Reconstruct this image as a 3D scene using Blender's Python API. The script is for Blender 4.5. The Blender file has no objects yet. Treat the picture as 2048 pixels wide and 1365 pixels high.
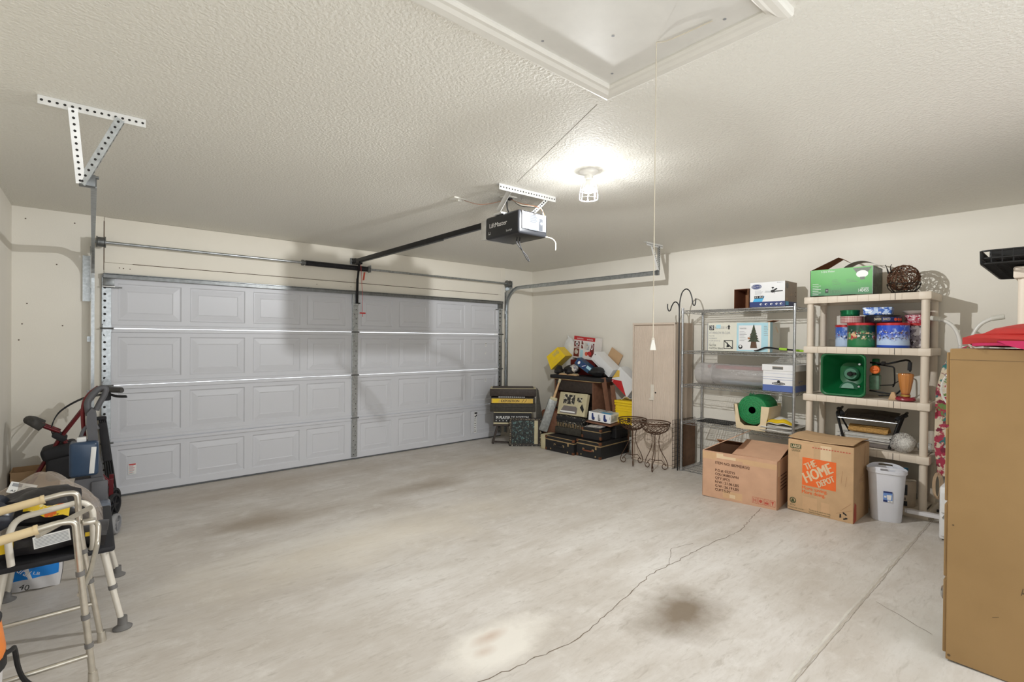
CRACK = [(-4.34, -4.362), (-4.08, -4.397), (-3.81, -4.429), (-3.50, -4.381), (-3.20, -4.325), (-2.95, -4.274), (-2.71, -4.283), (-2.35, -4.28), (-1.80, -4.313), (-1.35, -4.234), (-1.15, -4.20)]
CRACKS2 = [([(-2.75, -4.28), (-2.5, -4.15), (-2.3, -4.20)], .003), ([(-2.28, -5.28), (-2.45, -5.55)], .003)]
JY = -5.23
CORDXY = (-4.018, -4.98); CORDZ = 1.555
BULB = 60.0; LAMP_W = 125.0
WORLD_COL = (.93, .97, 1.0, 1); WORLD_STR = 1.5; EXPO = 0.78
import bpy, bmesh, math, random
from mathutils import Matrix, Vector, Euler
random.seed(7)
SC = bpy.context.scene
COL = SC.collection
PI = math.pi
V = Vector

# ------------------------------------------------------------------ materials
def lin(c):
    if isinstance(c, str):
        c = c.lstrip('#'); c = tuple(int(c[i:i+2], 16) for i in (0, 2, 4))
    o = []
    for x in c[:3]:
        x /= 255.0
        o.append(x/12.92 if x <= 0.04045 else ((x+0.055)/1.055)**2.4)
    return (o[0], o[1], o[2], 1.0)
MATS = {}
class NT:
    """small node-tree writer"""
    def __init__(s, m):
        m.use_nodes = True; s.t = m.node_tree; s.n = s.t.nodes; s.l = s.t.links
        s.bsdf = s.n['Principled BSDF']; s.out = s.n['Material Output']
    def node(s, kind, **kw):
        nd = s.n.new(kind)
        for k, v in kw.items(): setattr(nd, k, v)
        return nd
    def link(s, a, b): s.l.new(a, b)
    def coord(s): 
        if not hasattr(s, '_c'): s._c = s.node('ShaderNodeTexCoord')
        return s._c.outputs['Object']
    def noise(s, scale, detail=3, rough=0.55, vec=None, dist=0.0):
        n = s.node('ShaderNodeTexNoise'); n.inputs['Scale'].default_value = scale
        n.inputs['Detail'].default_value = detail; n.inputs['Roughness'].default_value = rough
        n.inputs['Distortion'].default_value = dist
        s.link(vec or s.coord(), n.inputs['Vector']); return n.outputs['Fac']
    def mix(s, fac, a, b, blend='MIX'):
        n = s.node('ShaderNodeMix', data_type='RGBA', blend_type=blend)
        for k, v in ((0, fac), (6, a), (7, b)):
            if hasattr(v, 'is_linked') or isinstance(v, bpy.types.NodeSocket): s.link(v, n.inputs[k])
            else: n.inputs[k].default_value = v
        return n.outputs[2]
    def ramp(s, fac, stops):
        r = s.node('ShaderNodeValToRGB'); el = r.color_ramp.elements
        while len(el) < len(stops): el.new(0.5)
        for e, (p, c) in zip(el, stops):
            e.position = p; e.color = c if not isinstance(c, (int, float)) else (c, c, c, 1)
        s.link(fac, r.inputs[0]); return r.outputs[0]
    def math(s, op, a, b=None, clamp=False):
        n = s.node('ShaderNodeMath', operation=op); n.use_clamp = clamp
        for i, v in enumerate((a, b)):
            if v is None: continue
            if isinstance(v, (int, float)): n.inputs[i].default_value = v
            else: s.link(v, n.inputs[i])
        return n.outputs[0]
    def bump(s, h, strength=0.3, dist=0.01):
        b = s.node('ShaderNodeBump'); b.inputs['Strength'].default_value = strength
        b.inputs['Distance'].default_value = dist
        s.link(h, b.inputs['Height']); s.link(b.outputs[0], s.bsdf.inputs['Normal'])

def M(name, col, rough=0.5, metal=0.0, var=0.10, scale=14.0, bump=0.0, bscale=120.0, spec=None, alpha=None, trans=None):
    """plain procedural material: base colour broken up by noise, optional bump"""
    if name in MATS: return name
    m = bpy.data.materials.new(name); t = NT(m); c = lin(col)
    t.bsdf.inputs['Roughness'].default_value = rough
    t.bsdf.inputs['Metallic'].default_value = metal
    if spec is not None: t.bsdf.inputs['Specular IOR Level'].default_value = spec
    if var > 0:
        d = tuple(x*(1-var) for x in c[:3]) + (1,); e = tuple(min(1, x*(1+var*.7)) for x in c[:3]) + (1,)
        t.link(t.mix(t.ramp(t.noise(scale), [(.3, 0.0), (.7, 1.0)]), d, e), t.bsdf.inputs['Base Color'])
    else: t.bsdf.inputs['Base Color'].default_value = c
    if bump > 0: t.bump(t.noise(bscale, 2), bump, 0.004)
    if alpha is not None: t.bsdf.inputs['Alpha'].default_value = alpha
    if trans is not None: t.bsdf.inputs['Transmission Weight'].default_value = trans
    MATS[name] = m; return name
def spots(name, base, cols, scale, rough=0.45, thr=0.5, metal=0.0, bump=0.0):
    """printed / mottled surface: noise blobs of several colours over a base"""
    m = bpy.data.materials.new(name); t = NT(m); cur = lin(base)
    for i, c in enumerate(cols):
        mp = t.node('ShaderNodeMapping'); mp.inputs['Location'].default_value = (3.1*i+.7, 1.7*i, 2.3*i)
        t.link(t.coord(), mp.inputs['Vector'])
        sc, th = (scale, thr) if not isinstance(c, tuple) or len(c) != 3 or isinstance(c[0], int) else (c[1], c[2])
        cc = c if not (isinstance(c, tuple) and isinstance(c[0], str)) else c[0]
        f = t.ramp(t.noise(sc, 3, .6, mp.outputs[0]), [(th, 0.0), (min(1, th+.035), 1.0)])
        cur = t.mix(f, cur, lin(cc))
    if isinstance(cur, tuple): t.bsdf.inputs['Base Color'].default_value = cur
    else: t.link(cur, t.bsdf.inputs['Base Color'])
    t.bsdf.inputs['Roughness'].default_value = rough; t.bsdf.inputs['Metallic'].default_value = metal
    if bump: t.bump(t.noise(scale*2), bump, .004)
    MATS[name] = m; return name
def film(name, col, opac, rough=0.12):
    """thin clear plastic: part see-through, part glossy skin"""
    m = bpy.data.materials.new(name); t = NT(m)
    t.bsdf.inputs['Base Color'].default_value = lin(col); t.bsdf.inputs['Roughness'].default_value = rough
    tr = t.node('ShaderNodeBsdfTransparent'); mx = t.node('ShaderNodeMixShader')
    lw = t.node('ShaderNodeLayerWeight'); lw.inputs[0].default_value = .35
    f = t.math('ADD', t.math('MULTIPLY', lw.outputs['Facing'], .45), opac, True)
    t.link(f, mx.inputs[0]); t.link(tr.outputs[0], mx.inputs[1]); t.link(t.bsdf.outputs[0], mx.inputs[2])
    t.link(mx.outputs[0], t.out.inputs['Surface']); t.bump(t.noise(22, 3), .5, .02)
    MATS[name] = m; return name
def glow(name, col, strength):
    m = bpy.data.materials.new(name); t = NT(m)
    t.bsdf.inputs['Base Color'].default_value = lin(col)
    t.bsdf.inputs['Emission Color'].default_value = lin(col); t.bsdf.inputs['Emission Strength'].default_value = strength
    MATS[name] = m; return name

# ------------------------------------------------------------------ mesh builder
def frame(o, u, v):
    u = V(u).normalized(); v = V(v).normalized(); n = u.cross(v)
    return Matrix(((u.x, v.x, n.x, o[0]), (u.y, v.y, n.y, o[1]), (u.z, v.z, n.z, o[2]), (0, 0, 0, 1)))
def TR(x=0, y=0, z=0, rx=0, ry=0, rz=0):
    return Matrix.Translation((x, y, z)) @ Euler((math.radians(rx), math.radians(ry), math.radians(rz))).to_matrix().to_4x4()
def smooth_path(pts, k=6, closed=False):
    P = [V(p) for p in pts]; n = len(P); out = []
    rng = range(n if closed else n-1)
    for i in rng:
        if closed: a, b, c, d = P[i-1], P[i], P[(i+1) % n], P[(i+2) % n]
        else: a, b, c, d = P[max(i-1, 0)], P[i], P[i+1], P[min(i+2, n-1)]
        for j in range(k):
            t = j/k
            out.append(.5*((2*b)+(c-a)*t+(2*a-5*b+4*c-d)*t*t+(3*b-a-3*c+d)*t**3))
    if not closed: out.append(P[-1])
    return out
def fillet(pts, r, k=5):
    """polyline with rounded corners"""
    P = [V(p) for p in pts]; out = [P[0]]
    for i in range(1, len(P)-1):
        a, b, c = P[i-1], P[i], P[i+1]
        la, lc = (a-b).length, (c-b).length; rr = min(r, la*.48, lc*.48)
        p, q = b+(a-b).normalized()*rr, b+(c-b).normalized()*rr
        for j in range(k+1):
            t = j/k; out.append((1-t)**2*p + 2*t*(1-t)*b + t*t*q)
    out.append(P[-1]); return out
_txt = {}
def text_mesh(s):
    if s in _txt: return _txt[s]
    cu = bpy.data.curves.new('t', 'FONT'); cu.body = s; cu.size = 1.0; cu.resolution_u = 2
    ob = bpy.data.objects.new('t', cu); COL.objects.link(ob)
    dg = bpy.context.evaluated_depsgraph_get(); me = ob.evaluated_get(dg).to_mesh()
    vs = [tuple(v.co) for v in me.vertices]; fs = [tuple(p.vertices) for p in me.polygons]
    ob.evaluated_get(dg).to_mesh_clear(); bpy.data.objects.remove(ob); bpy.data.curves.remove(cu)
    _txt[s] = (vs, fs); return _txt[s]
class MB:
    def __init__(s, T=None): s.v = []; s.f = []; s.m = []; s.s = []; s.mats = []; s.T = T or Matrix.Identity(4)
    def mi(s, mat):
        if mat not in s.mats: s.mats.append(mat)
        return s.mats.index(mat)
    def add(s, vs, fs, mat, smooth=False):
        o = len(s.v); T = s.T; s.v.extend([T @ V(p) for p in vs]); k = s.mi(mat)
        for f in fs: s.f.append([o+i for i in f]); s.m.append(k); s.s.append(smooth)
        return s
    def box(s, c, d, mat, bev=0.0, rot=None, seg=2):
        bm = bmesh.new(); bmesh.ops.create_cube(bm, size=1.0)
        bmesh.ops.scale(bm, vec=d, verts=bm.verts)
        if bev > 0: bmesh.ops.bevel(bm, geom=bm.edges[:], offset=min(bev, min(d)*.45), segments=seg, profile=.5, affect='EDGES')
        R = Matrix.Translation(c)
        if rot is not None: R = R @ Euler([math.radians(a) for a in rot]).to_matrix().to_4x4()
        bm.verts.index_update()
        s.add([R @ v.co for v in bm.verts], [[v.index for v in f.verts] for f in bm.faces], mat, bev > .006)
        bm.free(); return s
    def bar(s, a, b, w, h, mat, up=(0, 0, 1), bev=0.0):
        a, b = V(a), V(b); d = b-a; z = d.normalized(); up = V(up)
        if abs(z.dot(up)) > .98: up = V((1, 0, 0))
        x = up.cross(z).normalized(); y = z.cross(x)
        old = s.T; R = Matrix(((x.x, y.x, z.x, a.x), (x.y, y.y, z.y, a.y), (x.z, y.z, z.z, a.z), (0, 0, 0, 1)))
        s.T = old @ R; s.box((0, 0, d.length/2), (w, h, d.length), mat, bev); s.T = old; return s
    def tube(s, pts, r, mat, n=8, closed=False, cap=True, flat=None):
        P = [V(p) for p in pts]; N = len(P); vs = []; fs = []
        rs = r if isinstance(r, (list, tuple)) else [r]*N
        def tan(i):
            if closed: return (P[(i+1) % N]-P[i-1]).normalized()
            return (P[min(i+1, N-1)]-P[max(i-1, 0)]).normalized()
        t0 = tan(0); ref = V((0, 0, 1)) if abs(t0.z) < .9 else V((1, 0, 0))
        x = (ref - t0*ref.dot(t0)).normalized()
        for i in range(N):
            t = tan(i); x = x - t*x.dot(t)
            if x.length < 1e-6: x = t.orthogonal()
            x.normalize(); y = t.cross(x)
            for j in range(n):
                a = 2*PI*j/n; fx, fy = (1, 1) if flat is None else flat
                vs.append(P[i] + (x*math.cos(a)*fx + y*math.sin(a)*fy)*rs[i])
        for i in range(N if closed else N-1):
            for j in range(n):
                a, b = i*n+j, i*n+(j+1) % n; c, d = ((i+1) % N)*n+(j+1) % n, ((i+1) % N)*n+j
                fs.append((a, b, c, d))
        s.add(vs, fs, mat, True)
        if cap and not closed: s.add(vs, [tuple(range(n-1, -1, -1)), tuple(range((N-1)*n, N*n))], mat)
        return s
    def lathe(s, prof, mat, n=24, sx=1.0, sy=1.0, smooth=True, a0=0.0, a1=2*PI):
        vs = []; fs = []; full = abs(a1-a0-2*PI) < 1e-6; m = n if full else n+1
        for (r, z) in prof:
            for j in range(m):
                a = a0+(a1-a0)*j/n; vs.append((r*math.cos(a)*sx, r*math.sin(a)*sy, z))
        for i in range(len(prof)-1):
            for j in range(n):
                k = (j+1) % m; fs.append((i*m+j, i*m+k, (i+1)*m+k, (i+1)*m+j))
        s.add(vs, fs, mat, smooth)
        if full:
            if prof[0][0] > 1e-5: s.add(vs[:m], [tuple(range(m-1, -1, -1))], mat)
            if prof[-1][0] > 1e-5: s.add(vs[-m:], [tuple(range(m))], mat)
        return s
    def prism(s, poly, z0, z1, mat, smooth=False):
        n = len(poly); vs = [(x, y, z0) for x, y in poly]+[(x, y, z1) for x, y in poly]
        fs = [tuple(range(n-1, -1, -1)), tuple(range(n, 2*n))]
        s.add(vs, fs, mat); s.add(vs, [(i, (i+1) % n, n+(i+1) % n, n+i) for i in range(n)], mat, smooth); return s
    def sheet(s, fn, nu, nv, th, mat, smooth=True):
        """fn(u,v)->point; closed thin shell of thickness th"""
        g = [[V(fn(i/nu, j/nv)) for j in range(nv+1)] for i in range(nu+1)]
        vs = []; W = nv+1
        nr = []
        for i in range(nu+1):
            for j in range(nv+1):
                a = g[min(i+1, nu)][j]-g[max(i-1, 0)][j]; b = g[i][min(j+1, nv)]-g[i][max(j-1, 0)]
                n = a.cross(b); n = n.normalized() if n.length > 1e-9 else V((0, 0, 1)); nr.append(n); vs.append(g[i][j])
        if th > 0: vs = vs + [p - n*th for p, n in zip(vs, nr)]
        o = (nu+1)*W; fs = []
        for i in range(nu):
            for j in range(nv):
                a, b, c, d = i*W+j, (i+1)*W+j, (i+1)*W+j+1, i*W+j+1
                fs.append((a, b, c, d))
                if th > 0: fs.append((o+d, o+c, o+b, o+a))
        s.add(vs, fs, mat, smooth)
        if th > 0:
            e = []
            for i in range(nu): e += [(i*W, o+i*W, o+(i+1)*W, (i+1)*W), ((i+1)*W+nv, o+(i+1)*W+nv, o+i*W+nv, i*W+nv)]
            for j in range(nv): e += [(j+1, o+j+1, o+j, j), (nu*W+j, o+nu*W+j, o+nu*W+j+1, nu*W+j+1)]
            s.add(vs, e, mat)
        return s
    def blob(s, c, r, mat, n=14, amp=.15, fr=3.0, seed=0, m=10):
        """lumpy ellipsoid"""
        c = V(c); rnd = random.Random(seed); ph = [rnd.uniform(0, 6.28) for _ in range(9)]; vs = []; fs = []
        for i in range(m+1):
            th = PI*i/m
            for j in range(n):
                a = 2*PI*j/n
                k = 1 + amp*(math.sin(fr*a+ph[0])*math.sin(2*th+ph[1])+.6*math.sin((fr+2)*a+ph[2]+3*th)+.5*math.sin(5*th+ph[3]+a))*math.sin(th)
                vs.append(c+V((r[0]*math.sin(th)*math.cos(a)*k, r[1]*math.sin(th)*math.sin(a)*k, r[2]*math.cos(th)*(.6*k+.4))))
        for i in range(m):
            for j in range(n):
                fs.append((i*n+j, (i+1)*n+j, (i+1)*n+(j+1) % n, i*n+(j+1) % n))
        return s.add(vs, fs, mat, True)
    # --- flat printing in the current frame (x right, y up, z out)
    def rect(s, x0, y0, x1, y1, mat, z=.0008): return s.add([(x0, y0, z), (x1, y0, z), (x1, y1, z), (x0, y1, z)], [(0, 1, 2, 3)], mat)
    def poly(s, pts, mat, z=.0008): return s.add([(x, y, z) for x, y in pts], [tuple(range(len(pts)))], mat)
    def disc(s, x, y, r, mat, z=.0012, n=16, ry=None, r0=0):
        ry = ry or r; P = [(x+r*math.cos(2*PI*i/n), y+ry*math.sin(2*PI*i/n), z) for i in range(n)]
        if not r0: return s.add(P, [tuple(range(n))], mat)
        q = [(x+r0*math.cos(2*PI*i/n), y+r0*ry/r*math.sin(2*PI*i/n), z) for i in range(n)]
        return s.add(P+q, [(i, (i+1) % n, n+(i+1) % n, n+i) for i in range(n)], mat)
    def line(s, a, b, w, mat, z=.001):
        a = V((a[0], a[1])); b = V((b[0], b[1])); d = (b-a).normalized()*w/2; n = V((-d.y, d.x))
        return s.poly([tuple(a-n), tuple(b-n), tuple(b+n), tuple(a+n)], mat, z)
    def text(s, t, x, y, size, mat, z=.0012, w=None, rot=0, shear=0, squash=1.0, bold=0.0):
        vs, fs = text_mesh(t)
        if not vs: return s
        x0 = min(v[0] for v in vs); x1 = max(v[0] for v in vs)
        k = (w/(x1-x0)) if w else size*squash; c, q = math.cos(math.radians(rot)), math.sin(math.radians(rot)); o = []
        for v in vs:
            a = (v[0]-x0)*k; b = v[1]*size*1.38; a += shear*b; o.append((x+a*c-b*q, y+a*q+b*c, z))
        for i, d in enumerate((0,) if not bold else (-bold*size, bold*size, 0)): s.add([(p[0]+d*c, p[1]+d*q, p[2]+i*.0003) for p in o], fs, mat)
        return s
    def build(s, name, parent=None, auto=True):
        me = bpy.data.meshes.new(name); me.from_pydata([tuple(p) for p in s.v], [], s.f)
        for m in s.mats: me.materials.append(MATS[m])
        me.polygons.foreach_set('material_index', s.m); me.polygons.foreach_set('use_smooth', s.s); me.update()
        if auto and any(s.s): me.set_sharp_from_angle(angle=math.radians(42))
        o = bpy.data.objects.new(name, me); COL.objects.link(o)
        if parent is not None: o.parent = parent
        return o
class at:
    def __init__(s, mb, T): s.mb = mb; s.T = T
    def __enter__(s): s.old = s.mb.T.copy(); s.mb.T = s.mb.T @ s.T; return s.mb
    def __exit__(s, *a): s.mb.T = s.old
def tag(o, label=None, cat=None, group=None, kind=None):
    for k, v in (('label', label), ('category', cat), ('group', group), ('kind', kind)):
        if v: o[k] = v
    return o
def thing(name, label, cat, loc=(0, 0, 0), rz=0, group=None, rx=0, ry=0):
    o = bpy.data.objects.new(name, None); COL.objects.link(o); o.empty_display_size = .05
    o.location = loc; o.rotation_euler = (math.radians(rx), math.radians(ry), math.radians(rz))
    return tag(o, label, cat, group)
def kids(o): return [c for c in bpy.data.objects if c.parent == o]
def dup(o, loc=None, rz=None, label=None, parent=None):
    c = o.copy(); COL.objects.link(c)
    if parent is not None: c.parent = parent
    for ch in kids(o): dup(ch, parent=c)
    if loc is not None: c.location = loc
    if rz is not None: c.rotation_euler = (0, 0, math.radians(rz))
    if label: c['label'] = label
    return c
FS = 0.021                       # the slab falls 2 % towards the garage door
def fz(y): return -FS*y
def corner(x, y, rz, w, d):
    """centre of a w x d footprint whose front-left corner is (x,y)"""
    a = math.radians(rz); c, q = math.cos(a), math.sin(a)
    return (x + c*w/2 - q*d/2, y + q*w/2 + c*d/2)
def faces(w, d, h):
    return dict(front=frame((-w/2, -d/2, 0), (1, 0, 0), (0, 0, 1)), right=frame((w/2, -d/2, 0), (0, 1, 0), (0, 0, 1)),
                left=frame((-w/2, d/2, 0), (0, -1, 0), (0, 0, 1)), top=frame((-w/2, -d/2, h), (1, 0, 0), (0, 1, 0)))
# ------------------------------------------------------------------ setting
H = 2.66; W = 6.125; YB = -7.4
def wall_mat(name, col):
    m = bpy.data.materials.new(name); t = NT(m)
    a = lin(col); b = tuple(x*.93 for x in a[:3])+(1,)
    c = t.mix(t.ramp(t.noise(.9, 3), [(.35, 0.0), (.7, 1.0)]), b, a)
    t.link(c, t.bsdf.inputs['Base Color']); t.bsdf.inputs['Roughness'].default_value = .75
    t.bump(t.noise(90, 2), .12, .004); MATS[name] = m; return name
wall_mat('wall_paint', (236, 231, 220))
def ceil_mat():
    m = bpy.data.materials.new('ceiling_paint'); t = NT(m)
    t.bsdf.inputs['Base Color'].default_value = lin((228, 225, 216)); t.bsdf.inputs['Roughness'].default_value = .62
    n = t.ramp(t.noise(70, 2, .5, dist=.3), [(.36, 0.0), (.64, 1.0)])
    t.bump(n, .55, .004); MATS['ceiling_paint'] = m
ceil_mat()
def floor_mat():
    m = bpy.data.materials.new('concrete'); t = NT(m)
    mp = t.node('ShaderNodeMapping'); mp.inputs['Rotation'].default_value = (0, 0, .55); mp.inputs['Scale'].default_value = (.55, 2.2, 1)
    t.link(t.coord(), mp.inputs['Vector'])
    A, B, C = lin((214, 209, 203)), lin((196, 189, 180)), lin((229, 226, 221))
    c = t.mix(t.ramp(t.noise(1.3, 5, .62), [(.36, 0.0), (.66, 1.0)]), B, A)
    c = t.mix(t.ramp(t.noise(3.2, 6, .7, mp.outputs[0], .6), [(.42, 0.0), (.72, .75)]), c, lin((186, 177, 166)))
    c = t.mix(t.ramp(t.noise(.7, 4, .6, mp.outputs[0]), [(.52, 0.0), (.75, .7)]), c, C)
    c = t.mix(t.ramp(t.noise(26, 4, .7, mp.outputs[0], .4), [(.50, 0.0), (.70, .30)]), c, lin((176, 166, 154)))
    c = t.mix(t.ramp(t.noise(7, 5, .7), [(.54, 0.0), (.70, .30)]), c, lin((232, 229, 224)))
    c = t.mix(t.ramp(t.noise(11, 4, .7, mp.outputs[0], .8), [(.56, 0.0), (.70, .42)]), c, lin((158, 149, 137)))
    sep = t.node('ShaderNodeSeparateXYZ'); t.link(t.coord(), sep.inputs[0])
    wob = t.math('MULTIPLY', t.math('SUBTRACT', t.noise(3.4, 5, .65), .5), 1.1)
    def stain(x, y, rx, ry, col, k, soft=.55):
        dx = t.math('DIVIDE', t.math('SUBTRACT', sep.outputs[0], x), rx); dy = t.math('DIVIDE', t.math('SUBTRACT', sep.outputs[1], y), ry)
        r = t.math('SQRT', t.math('ADD', t.math('MULTIPLY', dx, dx), t.math('MULTIPLY', dy, dy)))
        return t.ramp(t.math('ADD', r, wob), [(1-soft, (k, k, k, 1)), (1.0, 0.0)]), lin(col)
    for a in STAINS:
        f, col = stain(*a); c = t.mix(f, c, col)
    t.link(c, t.bsdf.inputs['Base Color'])
    t.link(t.ramp(t.noise(2.1, 4), [(.3, .42), (.7, .62)]), t.bsdf.inputs['Roughness'])
    t.bump(t.noise(160, 3), .10, .002); MATS['concrete'] = m
STAINS = [(-3.20, -4.63, .42, .28, (116, 100, 80), .9, .85), (-2.98, -1.66, .60, .26, (138, 120, 96), .62, .85),
          (-4.55, -1.66, .72, .34, (140, 122, 98), .65, .85), (-4.11, -4.18, .36, .20, (234, 229, 220), .85, .5),
          (-4.10, -4.13, .13, .05, (166, 120, 84), .45, .95), (-4.20, -4.21, .07, .04, (170, 128, 96), .3, .95), (-2.2, -1.2, 1.0, .35, (172, 155, 132), .35, .9),
          (-2.4, -5.6, .7, .3, (206, 206, 200), .6, .9), (-4.2, -.5, 2.6, .5, (165, 148, 126), .45, .9), (-4.0, -2.6, 1.6, .5, (226, 216, 198), .5, .9)]
floor_mat()
M('crack_dark', (120, 106, 90), .9, var=.2); M('joint_dark', (148, 136, 120), .9, var=.2); M('joint', (184, 176, 164), .85, var=.15, scale=6); M('joint_light', (205, 200, 190), .85, var=.1)
M('plaster_seam', (96, 82, 66), .9)
fl = MB(); y0, y1 = .25, YB
fl.add([(-W-.1, y0, fz(y0)), (.1, y0, fz(y0)), (.1, y1, fz(y1)), (-W-.1, y1, fz(y1)),
        (-W-.1, y0, fz(y0)-.1), (.1, y0, fz(y0)-.1), (.1, y1, fz(y1)-.1), (-W-.1, y1, fz(y1)-.1)],
       [(3, 2, 1, 0), (4, 5, 6, 7), (0, 1, 5, 4), (1, 2, 6, 5), (2, 3, 7, 6), (3, 0, 4, 7)], 'concrete')
def ribbon(mb, pts, w, mat, dz=.0006, jit=0.0, seed=1):
    r = random.Random(seed); P = []
    for (a, b) in zip(pts[:-1], pts[1:]):
        n = max(1, int(math.hypot(b[0]-a[0], b[1]-a[1])/.035)) if jit else 1
        for i in range(n): P.append((a[0]+(b[0]-a[0])*i/n + r.uniform(-jit, jit), a[1]+(b[1]-a[1])*i/n + r.uniform(-jit, jit)))
    P.append(pts[-1]); vs = []; fs = []
    for i, p in enumerate(P):
        q, s_ = P[min(i+1, len(P)-1)], P[max(i-1, 0)]; d = V((q[0]-s_[0], q[1]-s_[1])).normalized(); ww = w*(r.uniform(.5, 1.2) if jit else 1)/2
        for k in (-1, 1):
            x, y = p[0]-d.y*ww*k, p[1]+d.x*ww*k; vs.append((x, y, fz(y)+dz))
    for i in range(len(P)-1): fs.append((2*i, 2*i+1, 2*i+3, 2*i+2))
    mb.add(vs, fs, mat)
ribbon(fl, CRACK, .0048, 'crack_dark', jit=.009)
for cr, w in CRACKS2: ribbon(fl, cr, w, 'crack_dark', jit=.005, seed=4)
ribbon(fl, [(-.3, JY+.014), (-W, JY+.014)], .012, 'joint_light', .0005, jit=.003, seed=2); ribbon(fl, [(-.3, JY), (-W, JY)], .010, 'joint', .0007, jit=.003, seed=3)
ribbon(fl, [(-.3, JY-.010), (-W, JY-.010)], .0022, 'joint_dark', .0009, jit=.003, seed=5)
tag(fl.build('floor'), kind='structure')
def slab(name, boxes, mat):
    m = MB()
    for b in boxes: m.box(*b, mat)
    return tag(m.build(name), kind='structure')
def bx(x0, x1, y0, y1, z0, z1): return (((x0+x1)/2, (y0+y1)/2, (z0+z1)/2), (x1-x0, y1-y0, z1-z0))
OL, OR_, OT = -5.50, -.71, 2.11          # door opening
wb = MB()
for b in (bx(-W, OL, 0, .12, -.1, H), bx(OR_, 0, 0, .12, -.1, H), bx(OL, OR_, 0, .12, OT, H)): wb.box(*b, 'wall_paint')
# nail pops and scuffs on the back wall
for x, z in ((-6.04, 2.56), (-5.72, 2.57), (-5.84, 2.18), (-6.03, 1.82), (-5.80, 1.63), (-6.06, 1.64), (-6.08, 1.5), (-5.5, 2.6), (-5.35, 2.48), (-5.0, 2.58)):
    with at(wb, frame((x, 0, z), (1, 0, 0), (0, 0, 1))): wb.disc(0, 0, .006, 'plaster_seam', .0006, 8)
tag(wb.build('wall_back'), kind='structure')
slab('wall_right', [bx(0, .12, YB, .12, -.1, H)], 'wall_paint')
slab('wall_front', [bx(-2.3, .12, YB, -6.75, -.1, H)], 'wall_paint')
slab('wall_left', [bx(-W-.12, -W, YB, .12, -.1, H)], 'wall_paint')
ce = MB(); ce.box(*bx(-W-.12, .12, YB, .12, H, H+.1), 'ceiling_paint')
with at(ce, frame((0, 0, H), (1, 0, 0), (0, -1, 0))):
    ce.line((-3.80, 4.52), (-3.32, 3.40), .003, 'plaster_seam', .0006)
tag(ce.build('ceiling'), kind='structure')
# jamb boards round the opening: rough painted timber with dark gaps
M('jamb_paint', (233, 227, 214), .7, var=.02, scale=3); M('gap_dark', (88, 66, 44), .9)
j = MB(); j.box(*bx(-5.585, -5.515, -.018, 0, 0, H), 'jamb_paint', .003)
j.box(*bx(-5.512, -.62, -.016, 0, 2.235, H-.002), 'jamb_paint', .002)
j.box(*bx(-5.512, -.69, -.022, 0, 2.135, 2.232), 'jamb_paint', .002)
j.box(*bx(-.69, -.615, -.018, 0, .02, H), 'jamb_paint', .003)
for x, z0, z1 in ((-5.588, .9, 2.62), (-5.513, 2.16, 2.62)): j.box(*bx(x-.003, x+.003, -.020, -.004, z0, z1), 'gap_dark')
j.box(*bx(-5.3, -.75, -.0225, -.004, 2.2305, 2.2365), 'gap_dark')
for x, z in ((-5.40, 2.19), (-5.37, 2.188), (-5.32, 2.186), (-3.55, 2.18), (-3.13, 2.18)):
    with at(j, frame((x, -.0222, z), (1, 0, 0), (0, 0, 1))): j.disc(0, 0, .005, 'gap_dark', .0006, 8)
tag(j.build('trim_1'), kind='structure')

# ------------------------------------------------------------------ sectional garage door
def door_mat():
    m = bpy.data.materials.new('door_steel'); t = NT(m)
    t.bsdf.inputs['Base Color'].default_value = lin((206, 207, 212)); t.bsdf.inputs['Roughness'].default_value = .42
    mp = t.node('ShaderNodeMapping'); mp.inputs['Scale'].default_value = (6, 6, 60); t.link(t.coord(), mp.inputs['Vector'])
    t.bump(t.noise(3, 3, .6, mp.outputs[0]), .08, .003); MATS['door_steel'] = m
door_mat()
M('galv', (176, 180, 182), .34, .85, var=.22, scale=40); M('galv_white', (226, 226, 224), .4, .25, var=.08); M('galv_dark', (120, 122, 122), .4, .8, var=.2, scale=30)
M('black_steel', (30, 30, 32), .38, .5, var=.15); M('hole', (38, 36, 34), .9, var=0); M('print_black', (28, 27, 28), .6, var=0); M('print_white', (236, 236, 234), .5, var=.02)
M('rubber', (40, 40, 42), .8); M('label_white', (232, 232, 230), .5, var=.03); M('print_red', (196, 44, 40), .5, var=.04); M('print_grey', (150, 152, 156), .6, var=.05)
DX0, DX1, DY = -5.53, -.68, -.03
PANX = [(-5.412, -4.905), (-4.832, -4.322), (-4.242, -3.740), (-3.662, -3.20), (-3.00, -2.566), (-2.465, -1.983), (-1.877, -1.386), (-1.274, -.775)]
SEAM = [.016, .530, 1.070, 1.612, 2.12]
dr = tag(bpy.data.objects.new('door_1', None), kind='structure'); COL.objects.link(dr)
dr['label'] = 'white sectional garage door with four rows of embossed panels'
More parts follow.
